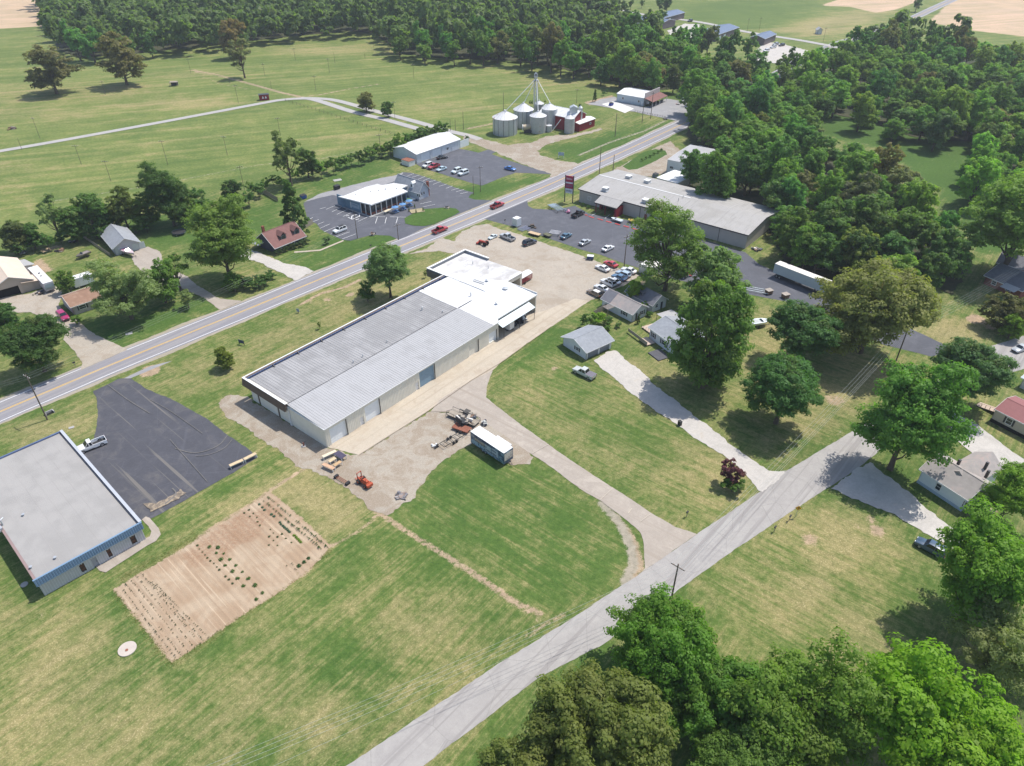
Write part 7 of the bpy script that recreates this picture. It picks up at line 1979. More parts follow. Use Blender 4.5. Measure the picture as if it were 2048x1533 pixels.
for (x, y, lab, s_, n_, sp) in ((118, 503, "pile of weathered boards on the lawn at the far left", 21, 14, 1.8), (145, 485, "scrap wood heap under the tree row", 22, 14, 1.7), (42, 507, "scrap and lumber heap at the left edge by the dull dark tree", 23, 18, 1.8), (22, 258, "brush pile in the far left field", 24, 12, 3.0), (78, 589, "odds and ends stacked under the tan workshop's lean-to", 25, 16, 1.6),
                                (1512, 500, "junk heap at the store's back corner", 26, 18, 1.8), (1046, 556, "red and yellow machine parts outside the dark bay door", 27, 8, .9), (1355, 400 - 190, "low flat trailer with gear near the white van", 28, 5, 1.4), (805, 328, "scrap beside the rusty roofed container", 29, 8, 1.2), (746, 470, "stone and planting heap at the corner of the restaurant verge", 30, 14, 1.3), (893, 417, "landscape rocks on the restaurant's grass island", 31, 12, 1.2), (1331, 240, "culvert stones at the far shop's entrance", 32, 8, 1.4)):
    clutter("scrap_heap", lab, "scrap heap", x, y, n_, s_, sp, MIX if s_ not in (27, 28) else [(.4, .05, .04), (.6, .42, .1), (.1, .1, .1)], .5)
for i, u in enumerate((58.5, 60.5, 62.3, 64.5)):
    P = mloc(u, .6 + .3 * (i % 2)); clutter("machine", ["dark machine stored under the canopy next to the white box trailer", "black compressor stored in the middle of the canopy", "black machine frame under the canopy", "pale skiff and parts at the far end of the canopy"][i], "machine", 0, 0, 9, 40 + i, 1.1, [(.02, .02, .025), (.05, .06, .09), (.06, .06, .06)] if i < 3 else [(.5, .56, .6), (.1, .1, .1), (.6, .6, .6)], 1.3, P)
# ------------------------------------------------------------------ benches and tables
def bench(x, y, x2, y2, label, top=(.56, .43, .27), leg_=(.70, .70, .68), H=.8, W=.75, name="work_table"):
    A, B = g(x, y, H), g(x2, y2, H); c = (A + B) / 2; L = (A - B).length
    root = thing(name, label, "table", (c.x, c.y, .065), math.atan2(B.y - A.y, B.x - A.x), "lumber tables and benches")
    k = MB(); k.box(-L / 2, L / 2, -W / 2, W / 2, H - .06, H); part("table_top", k, M_OBJ, root, color=top)
    for sx in (-1, 1):
        for sy in (-1, 1): k = MB(); xx, yy = sx * (L / 2 - .08), sy * (W / 2 - .08); k.box(xx - .05, xx + .05, yy - .05, yy + .05, 0, H - .06); part("leg", k, M_OBJ, root, color=leg_)
    k = MB(); k.box(-L / 2 + .1, L / 2 - .1, -W / 2 + .05, -W / 2 + .1, H - .2, H - .06); k.box(-L / 2 + .1, L / 2 - .1, W / 2 - .1, W / 2 - .05, H - .2, H - .06); part("rail", k, M_OBJ, root, color=leg_)
    return root
bench(459, 932, 486, 920, "lumber table with dark shaded underside at the lot's edge, the left of two")
bench(488, 919, 512, 907, "solid-sided lumber bin at the lot's edge, the right of two", H=.9)
bench(645, 914, 672, 902, "pale topped wooden table, rear left of the cluster by the building", top=(.62, .53, .40))
bench(658, 924, 671, 916, "small square wooden table in the middle of the cluster")
bench(646, 928, 668, 938, "reddish topped wooden table in front of the cluster", top=(.52, .33, .21))
bench(668, 932, 682, 923, "orange-brown wooden table at the cluster's right", top=(.46, .31, .17))
bench(672, 905, 688, 915, "dark purple-black covered table at the rear right of the cluster", top=(.07, .06, .10), W=1.3, H=.95)
# ------------------------------------------------------------------ machines
def skid_loader():
    P = g(728, 968); Q = g(700, 948); rz = math.atan2(Q.y - P.y, Q.x - P.x)
    root = thing("forklift", "orange-red rough terrain forklift with raised forks standing on the gravel", "forklift", (P.x, P.y, .06), rz)
    root.scale = (.85, .85, .85)
    OR = (.40, .085, .04)
    k = MB(); k.box(-1.8, 1.0, -.55, .55, .55, 1.25); k.box(-2.4, -1.75, -.75, .75, .5, 1.15); part("chassis", k, M_OBJ, root, color=OR)
    k = MB(); k.box(-1.6, .2, -.35, .35, 1.252, 1.6); part("engine_hood", k, M_OBJ, root, color=OR)
    k = MB(); k.box(-.1, .5, -.3, .3, 1.3, 1.42); k.box(-.2, -.08, -.3, .3, 1.42, 1.9); part("seat", k, M_PLAST, root)
    k = MB(); k.cyl((.75, 0, 1.25), (.55, 0, 1.75), .04, n=6); k.cyl((.5, 0, 1.72), (.58, 0, 1.80), .2, n=12); part("steering_wheel", k, M_PLAST, root)
    k = MB(); [k.box(1.25, 1.4, y - .08, y + .08, .2, 2.6) for y in (-.55, .55)]; k.box(1.25, 1.4, -.47, .47, 2.5, 2.6); k.box(1.2, 1.42, -.47, .47, .9, 1.1); part("mast", k, M_OBJ, root, color=(.40, .07, .04))
    for y in (-.35, .35): k = MB(); k.box(1.45, 1.55, y - .07, y + .07, .25, 1.2); k.box(1.55, 2.6, y - .07, y + .07, .25, .32); part("fork", k, M_OBJ, root, color=(.40, .08, .05))
    for x, r in ((.9, .55), (-1.4, .42)):
        for s in (-1, 1): k = MB(); k.cyl((x, s * .6, r), (x, s * .98, r), r, n=16); wo = part("wheel", k, M_TYRE, root); k = MB(); k.cyl((x, s * .97, r), (x, s * .99, r), r * .5, n=10); part("rim", k, M_OBJ, wo, color=(.5, .12, .06))
    k = MB(); k.cyl((-1.2, .3, 1.6), (-1.2, .3, 2.2), .05, n=6); part("exhaust", k, M_PLAST, root)
skid_loader()
def rollers():
    A, B = g(672, 955), g(697, 970); c = (A + B) / 2; L = (A - B).length
    root = thing("roller_frame", "long rusty roller attachment with black end plates lying by the forklift", "machine part", (c.x, c.y, .06), math.atan2(B.y - A.y, B.x - A.x))
    for y in (-.28, 0, .28): k = MB(); k.cyl((-L / 2 + .2, y, .25), (L / 2 - .2, y, .25), .07, n=8); part("bar", k, RUST, root)
    for s in (-1, 1): k = MB(); k.box(s * (L / 2 - .15) - .25, s * (L / 2 - .15) + .25, -.45, .45, .02, .5); part("end_plate", k, M_PLAST, root)
rollers()
def tractor():
    P = g(968, 491); root = thing("tractor", "old red tractor parked at the end of the gravel yard", "tractor", (P.x, P.y, .06), 2.6)
    RDc = (.34, .05, .035)
    k = MB(); k.box(-.2, 1.7, -.3, .3, .8, 1.35); part("engine_hood", k, M_OBJ, root, color=RDc)
    k = MB(); k.box(-1.1, 1.6, -.2, .2, .5, .8); part("chassis", k, M_OBJ, root, color=(.12, .04, .03))
    k = MB(); k.box(-.95, -.55, -.25, .25, 1.0, 1.1); k.box(-1.0, -.93, -.25, .25, 1.1, 1.5); part("seat", k, M_PLAST, root)
    for s in (-1, 1):
        k = MB(); k.cyl((-.7, s * .55, .68), (-.7, s * .85, .68), .68, n=18); part("wheel", k, M_TYRE, root); k = MB(); k.cyl((1.3, s * .45, .36), (1.3, s * .65, .36), .36, n=14); part("wheel", k, M_TYRE, root)
        k = MB(); k.box(-1.2, -.2, s * .6 - .14, s * .6 + .14, 1.38, 1.44); part("mudguard", k, M_OBJ, root, color=RDc)
    k = MB(); k.box(1.8, 2.4, -.9, .9, .15, .6); part("front_bucket", k, M_OBJ, root, color=RDc)
    k = MB(); k.cyl((.2, 0, 1.35), (-.15, 0, 1.6), .03, n=5); part("steering_column", k, M_PLAST, root)
tractor()
def stock_trailer():
    fr = frame((1040, 580), (1075, 556))
    c = mloc(80.2, 14.0)
    root = thing("stock_trailer", "white curved-roof stock trailer with dark red slatted sides by the bay door", "trailer", (c.x, c.y, .06), MFR[1])
    k = MB()
    rings = [[(x, y, 2.1 + .55 * math.cos(y / 1.25 * 1.45)) for y in np.linspace(-1.25, 1.25, 9)] + [(x, 1.25, 2.05), (x, -1.25, 2.05)] for x in (-3.2, 3.2)]
    k.loft(rings); part("roof", k, M_MEMBRANE, root)
    for s in (-1, 1):
        for z in (.55, .95, 1.35, 1.75): k = MB(); k.box(-3.1, 3.1, s * 1.2 - .03, s * 1.2 + .03, z, z + .22); part("slat", k, M_RED, root)
    for x in (-3.1, 0, 3.1):
        for s in (-1, 1): k = MB(); k.box(x - .05, x + .05, s * 1.15 - .05, s * 1.15 + .05, .4, 2.2); part("post", k, M_DKMETAL, root)
    k = MB(); k.box(-3.2, 3.2, -1.2, 1.2, .4, .52); part("floor", k, M_WOODOLD, root)
    for s in (-1, 1): k = MB(); k.cyl((-.5, s * 1.3, .35), (-.5, s * 1.5, .35), .35, n=12); part("wheel", k, M_TYRE, root)
stock_trailer()
# lumber, rails and trailers at the store lot's lower edge
flat_trailer((1058, 468), (1080, 474), 1.8, "flat trailer with tan boards at the store lot's edge", M_WOOD, 0, .8)
flat_trailer((1089, 471), (1101, 476), 1.8, "low trailer with olive tarpaulin at the store lot's edge", mat("olive_tarp", (.13, .13, .08), .2, 2, .9), 0, .6)
clutter("tarp_load", "dark brown load heaped on the lot behind the tan boarded trailer", "load", 1064, 456, 9, 51, 1.8, [(.10, .07, .05), (.14, .10, .08), (.07, .07, .06)], .6)
def rack(x, y, rz, n, L, label, col=(.40, .42, .46), W=2.2, H=.9, cat="rack", nm="pipe_rack"):
    P = g(x, y); root = thing(nm, label, cat, (P.x, P.y, .07), rz)
    for i in range(n): k = MB(); yy = -W / 2 + i * W / max(1, n - 1); k.box(-L / 2, L / 2, yy - .08, yy + .08, H - .12, H); part("rail", k, M_OBJ, root, color=col)
    for sx in (-1, 1): k = MB(); k.box(sx * L * .4 - .06, sx * L * .4 + .06, -W / 2, W / 2, H - .22, H - .121); [k.box(sx * L * .4 - .05, sx * L * .4 + .05, y_ - .05, y_ + .05, 0, H - .22) for y_ in (-W / 2 + .1, W / 2 - .1)]; part("stand", k, M_DKMETAL, root)
rack(1110, 470, -.35, 4, 3.4, "white sawhorse rack with rails beside the teal sedan", (.66, .64, .66))
rack(1048, 459, .75, 5, 4.2, "row of grey pipes lying between the white booth and the boards", (.25, .27, .36), H=.25)
rack(1511, 583, -.42, 3, 7.0, "pale pipes stacked along the back drive beside the very large tree", (.56, .62, .64), H=.5)
for (x, y, lab, cc) in ((1537, 588, "grey topped crate on the back drive's edge, left one", (.34, .30, .26)), (1570, 596, "grey topped crate on the back drive's edge, right one", (.36, .31, .27))):
    P = g(x, y); o = thing("wooden_crate", lab, "crate", (P.x, P.y, .06), .4); k = MB(); k.box(-.8, .8, -.7, .7, .1, 1.1); part("box", k, M_OBJ, o, color=(.20, .12, .08)); k = MB(); k.box(-.95, .95, -.85, .85, 1.102, 1.2); part("lid", k, M_OBJ, o, color=cc)
# pallets and goods in front of the store
clutter("tarped_goods", "pink and black wrapped goods stacked at the store's verge", "goods", 1135, 426, 9, 61, 1.5, [(.50, .10, .22), (.04, .04, .05), (.5, .2, .3), (.3, .36, .44)], 1.1)
clutter("garden_goods", "orange and yellow goods by the store's planting bed", "goods", 1231, 434, 5, 62, .9, [(.65, .36, .06), (.6, .3, .05)], .7)
rack(1113, 420, 0.5, 9, 3.0, "pale blue-grey cart corral rails by the store entrance drive", (.36, .46, .52), W=5.5, H=1.0, nm="cart_corral")
rack(1105, 417, 0.5, 5, 2.6, "small pale rail rack left of the cart corral", (.40, .48, .54), W=2.5, H=1.0, nm="cart_corral")
# restaurant furniture
for (x, y, lab) in ((791, 426, "blue picnic table with umbrella nearest the restaurant porch"), (806, 420, "blue picnic table with umbrella in the middle of the restaurant patio"), (819, 413, "blue picnic table with umbrella farthest along the restaurant patio")):
    P = g(x, y); o = thing("picnic_table", lab, "picnic table", (P.x, P.y, .06), .8)
    k = MB(); k.box(-1, 1, -.45, .45, .72, .78); part("table_top", k, M_OBJ, o, color=(.08, .20, .42))
    for s in (-1, 1): k = MB(); k.box(-1, 1, s * .85 - .15, s * .85 + .15, .42, .47); part("seat", k, M_OBJ, o, color=(.08, .18, .38)); k = MB(); k.box(s * .7 - .05, s * .7 + .05, -.95, .95, 0, .42); k.box(s * .7 - .05, s * .7 + .05, -.05, .05, .42, .72); part("leg", k, M_STEEL, o)
    k = MB(); k.cyl((0, 0, .78), (0, 0, 2.3), .03, n=6); k.cyl((0, 0, 2.0), (0, 0, 2.45), 1.25, .04, n=8); part("umbrella", k, M_OBJ, o, color=(.10, .24, .46))
bench(769, 424, 780, 419, "tan topped table by the restaurant porch", top=(.62, .54, .40), H=.9, W=1.2)
P = g(816, 401); o = thing("green_mat", "pale tray-like planter with green turf beside the grey gabled house", "planter", (P.x, P.y, .05), .8); k = MB(); k.box(-2.4, 2.4, -1.4, 1.4, 0, .3); part("tray", k, M_TRIM, o); k = MB(); k.box(-2.1, 1.2, -1.1, 1.1, .302, .36); part("turf", k, mat("green_turf", (.10, .20, .10), .1, 2, .9), o)
P = g(834, 423); o = thing("planting_bed", "small mulched planting bed with two little cedars at the patio corner", "planting bed", (P.x, P.y, .05), .4); k = MB(); k.box(-2.4, 2.4, -1.6, 1.6, 0, .2); part("bed", k, mat("mulch", (.32, .27, .16), .3, 2, .9), o)
for (x, y) in ((818, 421), (832, 424), (846, 420), (829, 414)):
    treec(x, y - 2, 4, "cone", DARK, "tiny cedar around the patio planting bed", 1.4, "shrub", "shrub", "tiny cedars round the patio bed")
for (x, y, cc, lab) in ((607, 398, (.04, .10, .30), "blue dumpster with open lid at the restaurant lot's corner"), (674, 379, (.02, .02, .022), "black grease bin on the grass behind the restaurant"), (1222, 212, (.02, .05, .30), "bright blue dumpster behind the far shop"), (1310, 355, (.16, .20, .25), "grey-blue dumpster beside the white lean-to")):
    P = g(x, y); o = thing("dumpster", lab, "dumpster", (P.x, P.y, .05), .8); k = MB(); k.slab([(-1, -.7, .15), (1, -.7, .15), (1, -.9, 1.3), (-1, -.9, 1.3)], (0, 1.5, 0)); part("bin", k, M_OBJ, o, color=cc); k = MB(); k.slab([(-1, -.9, 1.31), (1, -.9, 1.31), (1, .65, 1.5), (-1, .65, 1.5)], (0, 0, .05)); part("lid", k, M_PLAST, o)
P = g(817, 330); o = thing("container", "small white container with a rust-red roof beside the white shop", "container", (P.x, P.y, .04), .84); k = MB(); k.box(-1.6, 1.6, -2.2, 2.2, 0, 2.0); part("body", k, M_TRIM, o); k = MB(); k.box(-1.7, 1.7, -2.3, 2.3, 2.002, 2.1); part("roof", k, RUST, o)
P = g(529, 200); o = thing("red_booth", "small red booth with white pictures on its side by the field road", "booth", (P.x, P.y, .04), .35); k = MB(); k.box(-2.4, 2.4, -1.4, 1.4, .1, 2.6); part("body", k, M_RED, o); k = MB(); k.box(-2.6, 2.6, -1.6, 1.6, 2.602, 2.75); part("roof", k, M_DKMETAL, o)
for x in (-.6, .8): k = MB(); k.slab([(x - .5, -1.43, .9), (x + .5, -1.43, .9), (x + .1, -1.43, 2.0), (x - .1, -1.43, 2.0)], (0, .02, 0)); part("picture", k, M_TRIM, o)
P = g(349, 172); o = thing("field_shelter", "small dark open shelter in the far left field", "shelter", (P.x, P.y, .02), .2); k = MB(); k.box(-2, 2, -1.5, 1.5, 1.9, 2.1); part("roof", k, M_WOODOLD, o); k = MB(); [k.box(a - .1, a + .1, b - .1, b + .1, 0, 1.9) for a in (-1.8, 1.8) for b in (-1.3, 1.3)]; part("post", k, M_WOODOLD, o); k = MB(); k.box(-1.7, 1.7, .9, 1.3, 0, 1.5); part("back_panel", k, M_DKMETAL, o)
P = g(359, 469); o = thing("trampoline", "round dark trampoline on the lawn behind the large bright green tree", "trampoline", (P.x, P.y, .02), 0); k = MB(); k.cyl((0, 0, .82), (0, 0, .86), 2.0, n=24); part("mat", k, M_PLAST, o); k = MB(); k.cyl((0, 0, .80), (0, 0, .90), 2.25, n=24, caps=False); part("rim", k, mat("blue_pad", (.10, .13, .22), .1, 2, .6), o); k = MB(); [k.cyl((2.1 * math.cos(i), 2.1 * math.sin(i), 0), (2.1 * math.cos(i), 2.1 * math.sin(i), .8), .04, n=5) for i in (0, 1.57, 3.14, 4.71)]; part("leg", k, M_STEEL, o)
P = g(1368, 556); o = thing("playset", "red and white children's playset glimpsed under the spreading trees", "playset", (P.x, P.y, .02), .4); k = MB(); k.cyl((0, 0, 1.6), (0, 0, 2.5), 1.1, .1, n=10); part("roof", k, M_OBJ, o, color=(.55, .05, .04)); k = MB(); [k.box(a - .06, a + .06, b - .06, b + .06, 0, 1.7) for a in (-.7, .7) for b in (-.7, .7)]; k.box(-.75, .75, -.75, .75, .9, 1.0); part("frame", k, M_OBJ, o, color=(.6, .6, .58)); k = MB(); k.slab([(.8, -.35, .95), (.8, .35, .95), (2.6, .35, .1), (2.6, -.35, .1)], (0, 0, .05)); part("slide", k, M_OBJ, o, color=(.5, .05, .04))
# garden pergola, bin and patio bits
P = g(1219, 628); o = thing("pergola", "small weathered wooden pergola over shrubs beside the cottage", "pergola", (P.x, P.y, .02), .65)
for i in range(7): k = MB(); k.box(-1.8, 1.8, -.95 + i * .3, -.85 + i * .3, 2.2, 2.3); part("slat", k, M_OBJ, o, color=(.42, .36, .32))
k = MB(); [k.box(a - .06, a + .06, b - .06, b + .06, 0, 2.2) for a in (-1.6, 1.6) for b in (-.9, .9)]; part("post", k, M_WOODOLD, o)
P = g(1359, 851); o = thing("trash_can", "black wheeled trash can beside the gravel driveway", "trash can", (P.x, P.y, .02), .5); k = MB(); k.box(-.3, .3, -.35, .35, .05, 1.05); part("bin", k, M_PLAST, o); k = MB(); k.box(-.33, .33, -.4, .4, 1.052, 1.12); part("lid", k, M_PLAST, o)
# ------------------------------------------------------------------ poles, wires, signs
M_POLE = mat("utility_pole_wood", (0.145, 0.115, 0.092), .2, 3, .95)
POLES = []
def pole(x, y, h, label, arm=True, angle=None, r=.16, transformer=False, gear=True, dark=False):
    P = g(x, y)
    root = thing("utility_pole", label, "utility pole", (P.x, P.y, 0), angle if angle is not None else 0)
    k = MB(); k.cyl((0, 0, 0), (0, 0, h), r, r * .65, n=8); part("post", k, M_POLE, root)
    if arm:
        k = MB(); k.box(-1.15, 1.15, -.06, .06, h - .7, h - .58); part("crossarm", k, M_POLE, root)
        for s in (-1, -.35, .35, 1): k = MB(); k.cyl((s * 1.02, 0, h - .58), (s * 1.02, 0, h - .38), .05, n=6); part("insulator", k, M_TRIM, root)
    if transformer: k = MB(); k.cyl((.35, 0, h - 2.4), (.35, 0, h - 1.4), .26, n=10); part("transformer", k, M_STEEL, root)
    POLES.append((P, h)); return root, P
def wire(label, pts, sag=.9, r=.015, col=(.36, .38, .37)):
    """one span or run of wire through points"""
    out = []
    for a, b in zip(pts[:-1], pts[1:]):
        for i in range(10):
            t = i / 10; p = a.lerp(b, t); p.z -= sag * 4 * t * (1 - t); out.append(p)
    out.append(pts[-1])
    mb = MB(); mb.tube(out, r, n=4); o = part("overhead_wire", mb, M_OBJ, None, color=col); tag(o, label, "wire"); return o
SA = math.radians(140)
_, p1 = pole(95, 840, 11.6, "tall leaning utility pole with crossarm beside the highway at the left", angle=math.radians(-30), transformer=False)
_, p2 = pole(1792, 722, 10.1, "utility pole with wide crossarm beside the side road near the oak", angle=SA)
_, p3 = pole(1248, 535, 10.2, "stout utility pole with equipment at the yard's edge behind the parked cars", angle=.6, transformer=True)
_, p4 = pole(715, 477, 8.6, "utility pole standing in the restaurant lot's lower verge", arm=False, r=.13)
_, p5 = pole(797, 481, 5.6, "shorter pole beside the highway behind the big maple", arm=True, angle=.8, r=.12)
_, p6 = pole(1198, 355, 11.3, "tall thin pole beside the highway at the store's far corner", arm=False)
_, p7 = pole(1226, 342, 6.2, "short bare pole right of the tall one at the store's far corner", arm=False)
_, p8 = pole(1230, 274, 10.0, "pole on the grass in front of the silos, left of two near the far shop", arm=False)
_, p9 = pole(1284, 246, 11.0, "pole at the far shop's lawn edge, left one", arm=False)
_, p10 = pole(1301, 238, 12.0, "pole at the far shop's lawn edge, right one", arm=True, angle=.6)
_, p11 = pole(1343, 1196, 8.0, "utility pole beside the side road by the bright green maple", angle=SA)
for i, (x, y, h) in enumerate(((947, 390, 7.0), (961, 384, 9.5), (763, 318, 10), (927, 260, 8), (911, 262, 5), (901, 262, 5), (1007, 222, 8.5))):
    pole(x, y, h, ["short pole of the pair at the restaurant lot's corner", "tall pole of the pair at the restaurant lot's corner", "pole with box in the long hedge row", "pole beside the field road near the twin posts", "right one of the twin short posts by the field road", "left one of the twin short posts by the field road", "pole with a lamp behind the leftmost grain bin"][i], arm=(i in (1, 2)), angle=.4, r=.12)
FP = [(28, 262, 0), (80, 277, 9), (163, 330, 8), (222, 363, 8), (336, 331, 10), (455, 311, 8), (489, 380, 9), (126, 464, 8), (211, 190, 7), (283, 158, 6), (382, 147, 8), (477, 207, 9), (530, 153, 7), (591, 121, 7), (632, 183, 8), (659, 146, 8), (670, 127, 6), (747, 95, 4), (828, 158, 8), (1153, 207, 7), (1190, 195, 9), (561, 272, 8), (44, 300, 5), (460, 168, 3), (730, 118, 3), (543, 178, 4), (1494, 42 + 22, 9), (1518, 62, 9), (1646, 84, 9), (790, 238, 8)]
for (x, y, h) in FP:
    if h:
        ro_, _ = pole(x, y, h, "thin timber pole standing in the mown fields", arm=h >= 7, angle=rng.uniform(-.6, .6), r=.085)
        ro_["group"] = "thin poles of the mown fields"
up = Vector((0, 0, 1))
L1 = [g(-300, 905) + Vector((0, 0, 10.9)), p1 + up * 10.9, g(430, 640) + up * 9.5]
dirn = Vector((math.cos(math.radians(-30)), math.sin(math.radians(-30)), 0))
for i, s in enumerate((-1.0, 0.0, 1.0)):
    wire("thin power line along the highway past the left pole, strand %s" % ("left middle right".split()[i]), [p + dirn * s for p in (p1 + Vector((-90, -52, 10.9)), p1 + up * 11.0, g(780, 468) + up * 8.3)], 1.2, .012, (.25, .26, .25))
d2 = Vector((math.cos(SA), math.sin(SA), 0))
for i, s in enumerate((-1.0, -.35, .35, 1.0)):
    wire("pale power line along the side road, %s of four strands" % ("first second third fourth".split()[i]), [p + d2 * s for p in (g(250, 1612, 7.6) * 1.0, p11 + up * 7.6, p2 + up * 9.7, p2 + Vector((48, 34, 9.7)))], 1.3)
wire("single lower cable along the side road poles", [g(300, 1640, 6.2) * 1.0, p11 + up * 6.2, p2 + up * 7.6, p2 + Vector((48, 34, 7.6))], 1.5)
def sign_post(x, y, rz, w, h, z, label, col, posts=1, frame_=False, name="sign", extra=None):
    P = g(x, y); root = thing(name, label, "sign", (P.x, P.y, .02), rz)
    for i in range(posts):
        xx = 0 if posts == 1 else (-w / 2 + i * w); k = MB(); k.box(xx - .06, xx + .06, -.05, .05, 0, z + h); part("post", k, M_OBJ, root, color=(.7, .7, .7) if frame_ else (.06, .05, .05))
    k = MB(); k.box(-w / 2, w / 2, -.11, -.055, z, z + h); bo = part("board", k, M_OBJ, root, color=col)
    if extra: extra(bo)
    return root
# store pylon sign
def pylon():
    A, B = g(1129, 404), g(1145, 406.5); c = (A + B) / 2; w = (A - B).length
    root = thing("pylon_sign", "tall two-legged roadside sign with red and white panels by the store", "sign", (c.x, c.y, .02), math.atan2(B.y - A.y, B.x - A.x))
    H = 9.6
    for s in (-1, 1): k = MB(); k.box(s * w / 2 - .14, s * w / 2 + .14, -.14, .14, 0, H); part("post", k, M_DKMETAL, root)
    RS = (.36, .03, .07)
    for (z0, z1, cc) in ((7.3, 9.4, RS), (6.75, 7.25, (.66, .62, .66)), (5.0, 6.7, (.34, .04, .09)), (3.3, 4.95, (.60, .62, .66))):
        k = MB(); k.box(-w / 2 + .16, w / 2 - .16, -.12, .12, z0, z1); po = part("sign_panel", k, M_OBJ, root, color=cc)
        lt = MB(); r_ = random.Random(int(z0 * 10)); n = 9; ww = w - .9
        if z1 - z0 > 1:
            for i in range(n):
                x = -w / 2 + .45 + i * ww / n; hh = r_.uniform(.45, .7) * (1.4 if i == 0 and z0 > 7 else 1); lt.box(x, x + ww / n * .62, -.14, -.122, (z0 + z1) / 2 - .25, (z0 + z1) / 2 - .25 + hh)
            part("lettering", lt, M_OBJ, po, color=(.62, .45, .50) if cc[1] < .1 and z0 > 7 else ((.18, .10, .22) if z0 > 4.9 else (.14, .15, .25)))
pylon()
def blue_letters(bo):
    k = MB(); [k.box(-.75, .75, -.125, -.112, 1.25 + i * .3, 1.36 + i * .3) for i in range(3)]; part("lettering", k, M_OBJ, bo, color=(.5, .55, .62))
sign_post(1122, 317, -.25, 2.2, 1.3, 1.1, "white framed blue-grey sign at the silo entrance", (.24, .34, .46), 2, True, extra=blue_letters)
sign_post(484, 690, -.4, 1.5, .9, .5, "dark blue board sign on the lawn along the highway", (.05, .07, .12), 2)
sign_post(597, 626, -.4, .9, .9, .3, "small pale grey board standing on the lawn near the highway", (.34, .38, .42), 1)
def diamond(x, y, label, rz):
    P = g(x, y); root = thing("warning_sign", label, "sign", (P.x, P.y, .02), rz)
    k = MB(); k.box(-.04, .04, -.03, .03, 0, 2.1); part("post", k, M_STEEL, root)
    k = MB(); k.obox((0, -.06, 2.2), .78, .03, .78, 0, math.pi / 4); po = part("panel", k, M_OBJ, root, color=(.70, .38, .03))
    k = MB(); k.box(-.05, .05, -.085, -.078, 1.95, 2.45); k.obox((.1, -.082, 2.3), .25, .008, .09, 0, .6); part("symbol", k, M_PLAST, po)
diamond(1591, 1034, "yellow diamond warning sign beside the side road's lower edge", -.2)
diamond(1760, 780, "yellow diamond warning sign by the grass under the large maple", .6)
for (x, y, lab) in ((1548, 1064, "black mailbox on a post by the side road, nearer one"), (1578, 1042, "dark mailbox on a post by the side road, next to the yellow sign"), (1373, 1034, "short dark red post in a bare patch on the lawn"), (151, 734, "mailbox on a post beside the highway at the left"), (795, 520, "thin marker post on the highway lawn right of the path"), (742, 498, "mailbox post on the lawn left of the big maple"), (1010, 447, "small post at the store lot's grass corner")):
    P = g(x, y); o = thing("mailbox", lab, "mailbox", (P.x, P.y, .02), .9); k = MB(); k.box(-.05, .05, -.05, .05, 0, 1.05); part("post", k, M_WOODOLD, o); k = MB(); k.box(-.28, .28, -.13, .13, 1.052, 1.3); part("box", k, M_PLAST, o)
P = g(608, 893); o = thing("hydrant_pump", "small rusty red pump standing on the gravel beside the building's end wall", "pump", (P.x, P.y, .06), .3); k = MB(); k.cyl((0, 0, 0), (0, 0, .9), .16, n=10); part("barrel", k, RUST, o); k = MB(); k.obox((.2, 0, .95), .6, .12, .12, 0, -.4); part("handle", k, M_DKMETAL, o); k = MB(); k.box(-.5, .4, -.4, .4, 0, .12); part("base", k, M_CONCB, o)
P = g(100, 828); o = thing("culvert", "dark concrete culvert mouth in the roadside ditch by the left pole", "culvert", (P.x, P.y, .02), .9); k = MB(); k.box(-.9, .9, .4, .6, 0, .5); k.box(-.9, -.7, -.4, .4, 0, .5); k.box(.7, .9, -.4, .4, 0, .5); part("headwall", k, M_CONCB, o); k = MB(); k.box(-.7, .7, -.3, .39, .02, .05); part("mouth", k, M_DARKIN, o)
P = g(255, 1299); o = thing("concrete_disc", "round pale concrete lid with a rusty stain in the grass near the garden", "slab", (P.x, P.y, .02), 0); k = MB(); k.cyl((0, 0, 0), (0, 0, .14), 1.28, n=40); part("slab", k, mat("pale_slab", (.47, .41, .36), .08, 1, .85), o); k = MB(); k.cyl((0.05, -.25, .141), (0.05, -.25, .22), .22, n=8); part("stain_cap", k, RUST, o)
P = g(49, 1170); o = thing("round_grate", "pale round lid in the building's shadow at the left edge", "slab", (P.x, P.y, .02), 0); k = MB(); k.cyl((0, 0, 0), (0, 0, .12), .55, n=24); part("slab", k, M_CONCB, o)
for (x, y, r_) in ((258, 668, .8), (675, 361, 1.5), (143, 856, .5), (1325, 700, .3)):
    P = g(x, y); o = thing("ground_slab", "small pale concrete lid set in the grass at %s" % {258: "the highway verge left of the driveway", 675: "the lawn behind the restaurant", 143: "the lawn by the dark lot", 1325: "the farmhouse path"}[x], "slab", (P.x, P.y, .02), .5); k = MB(); k.box(-r_, r_, -r_ * .7, r_ * .7, 0, .1); part("slab", k, M_CONCB, o)
P = g(182, 887); 
for (x, y, lab) in ((204, 960, "tan wheel stop plank against the building on the dark lot"),):
    P = g(x, y); o = thing("plank", lab, "plank", (P.x, P.y, .04), math.radians(-42)); k = MB(); k.box(-2.2, 2.2, -.25, .25, 0, .15); part("board", k, M_OBJ, o, color=(.50, .36, .22))
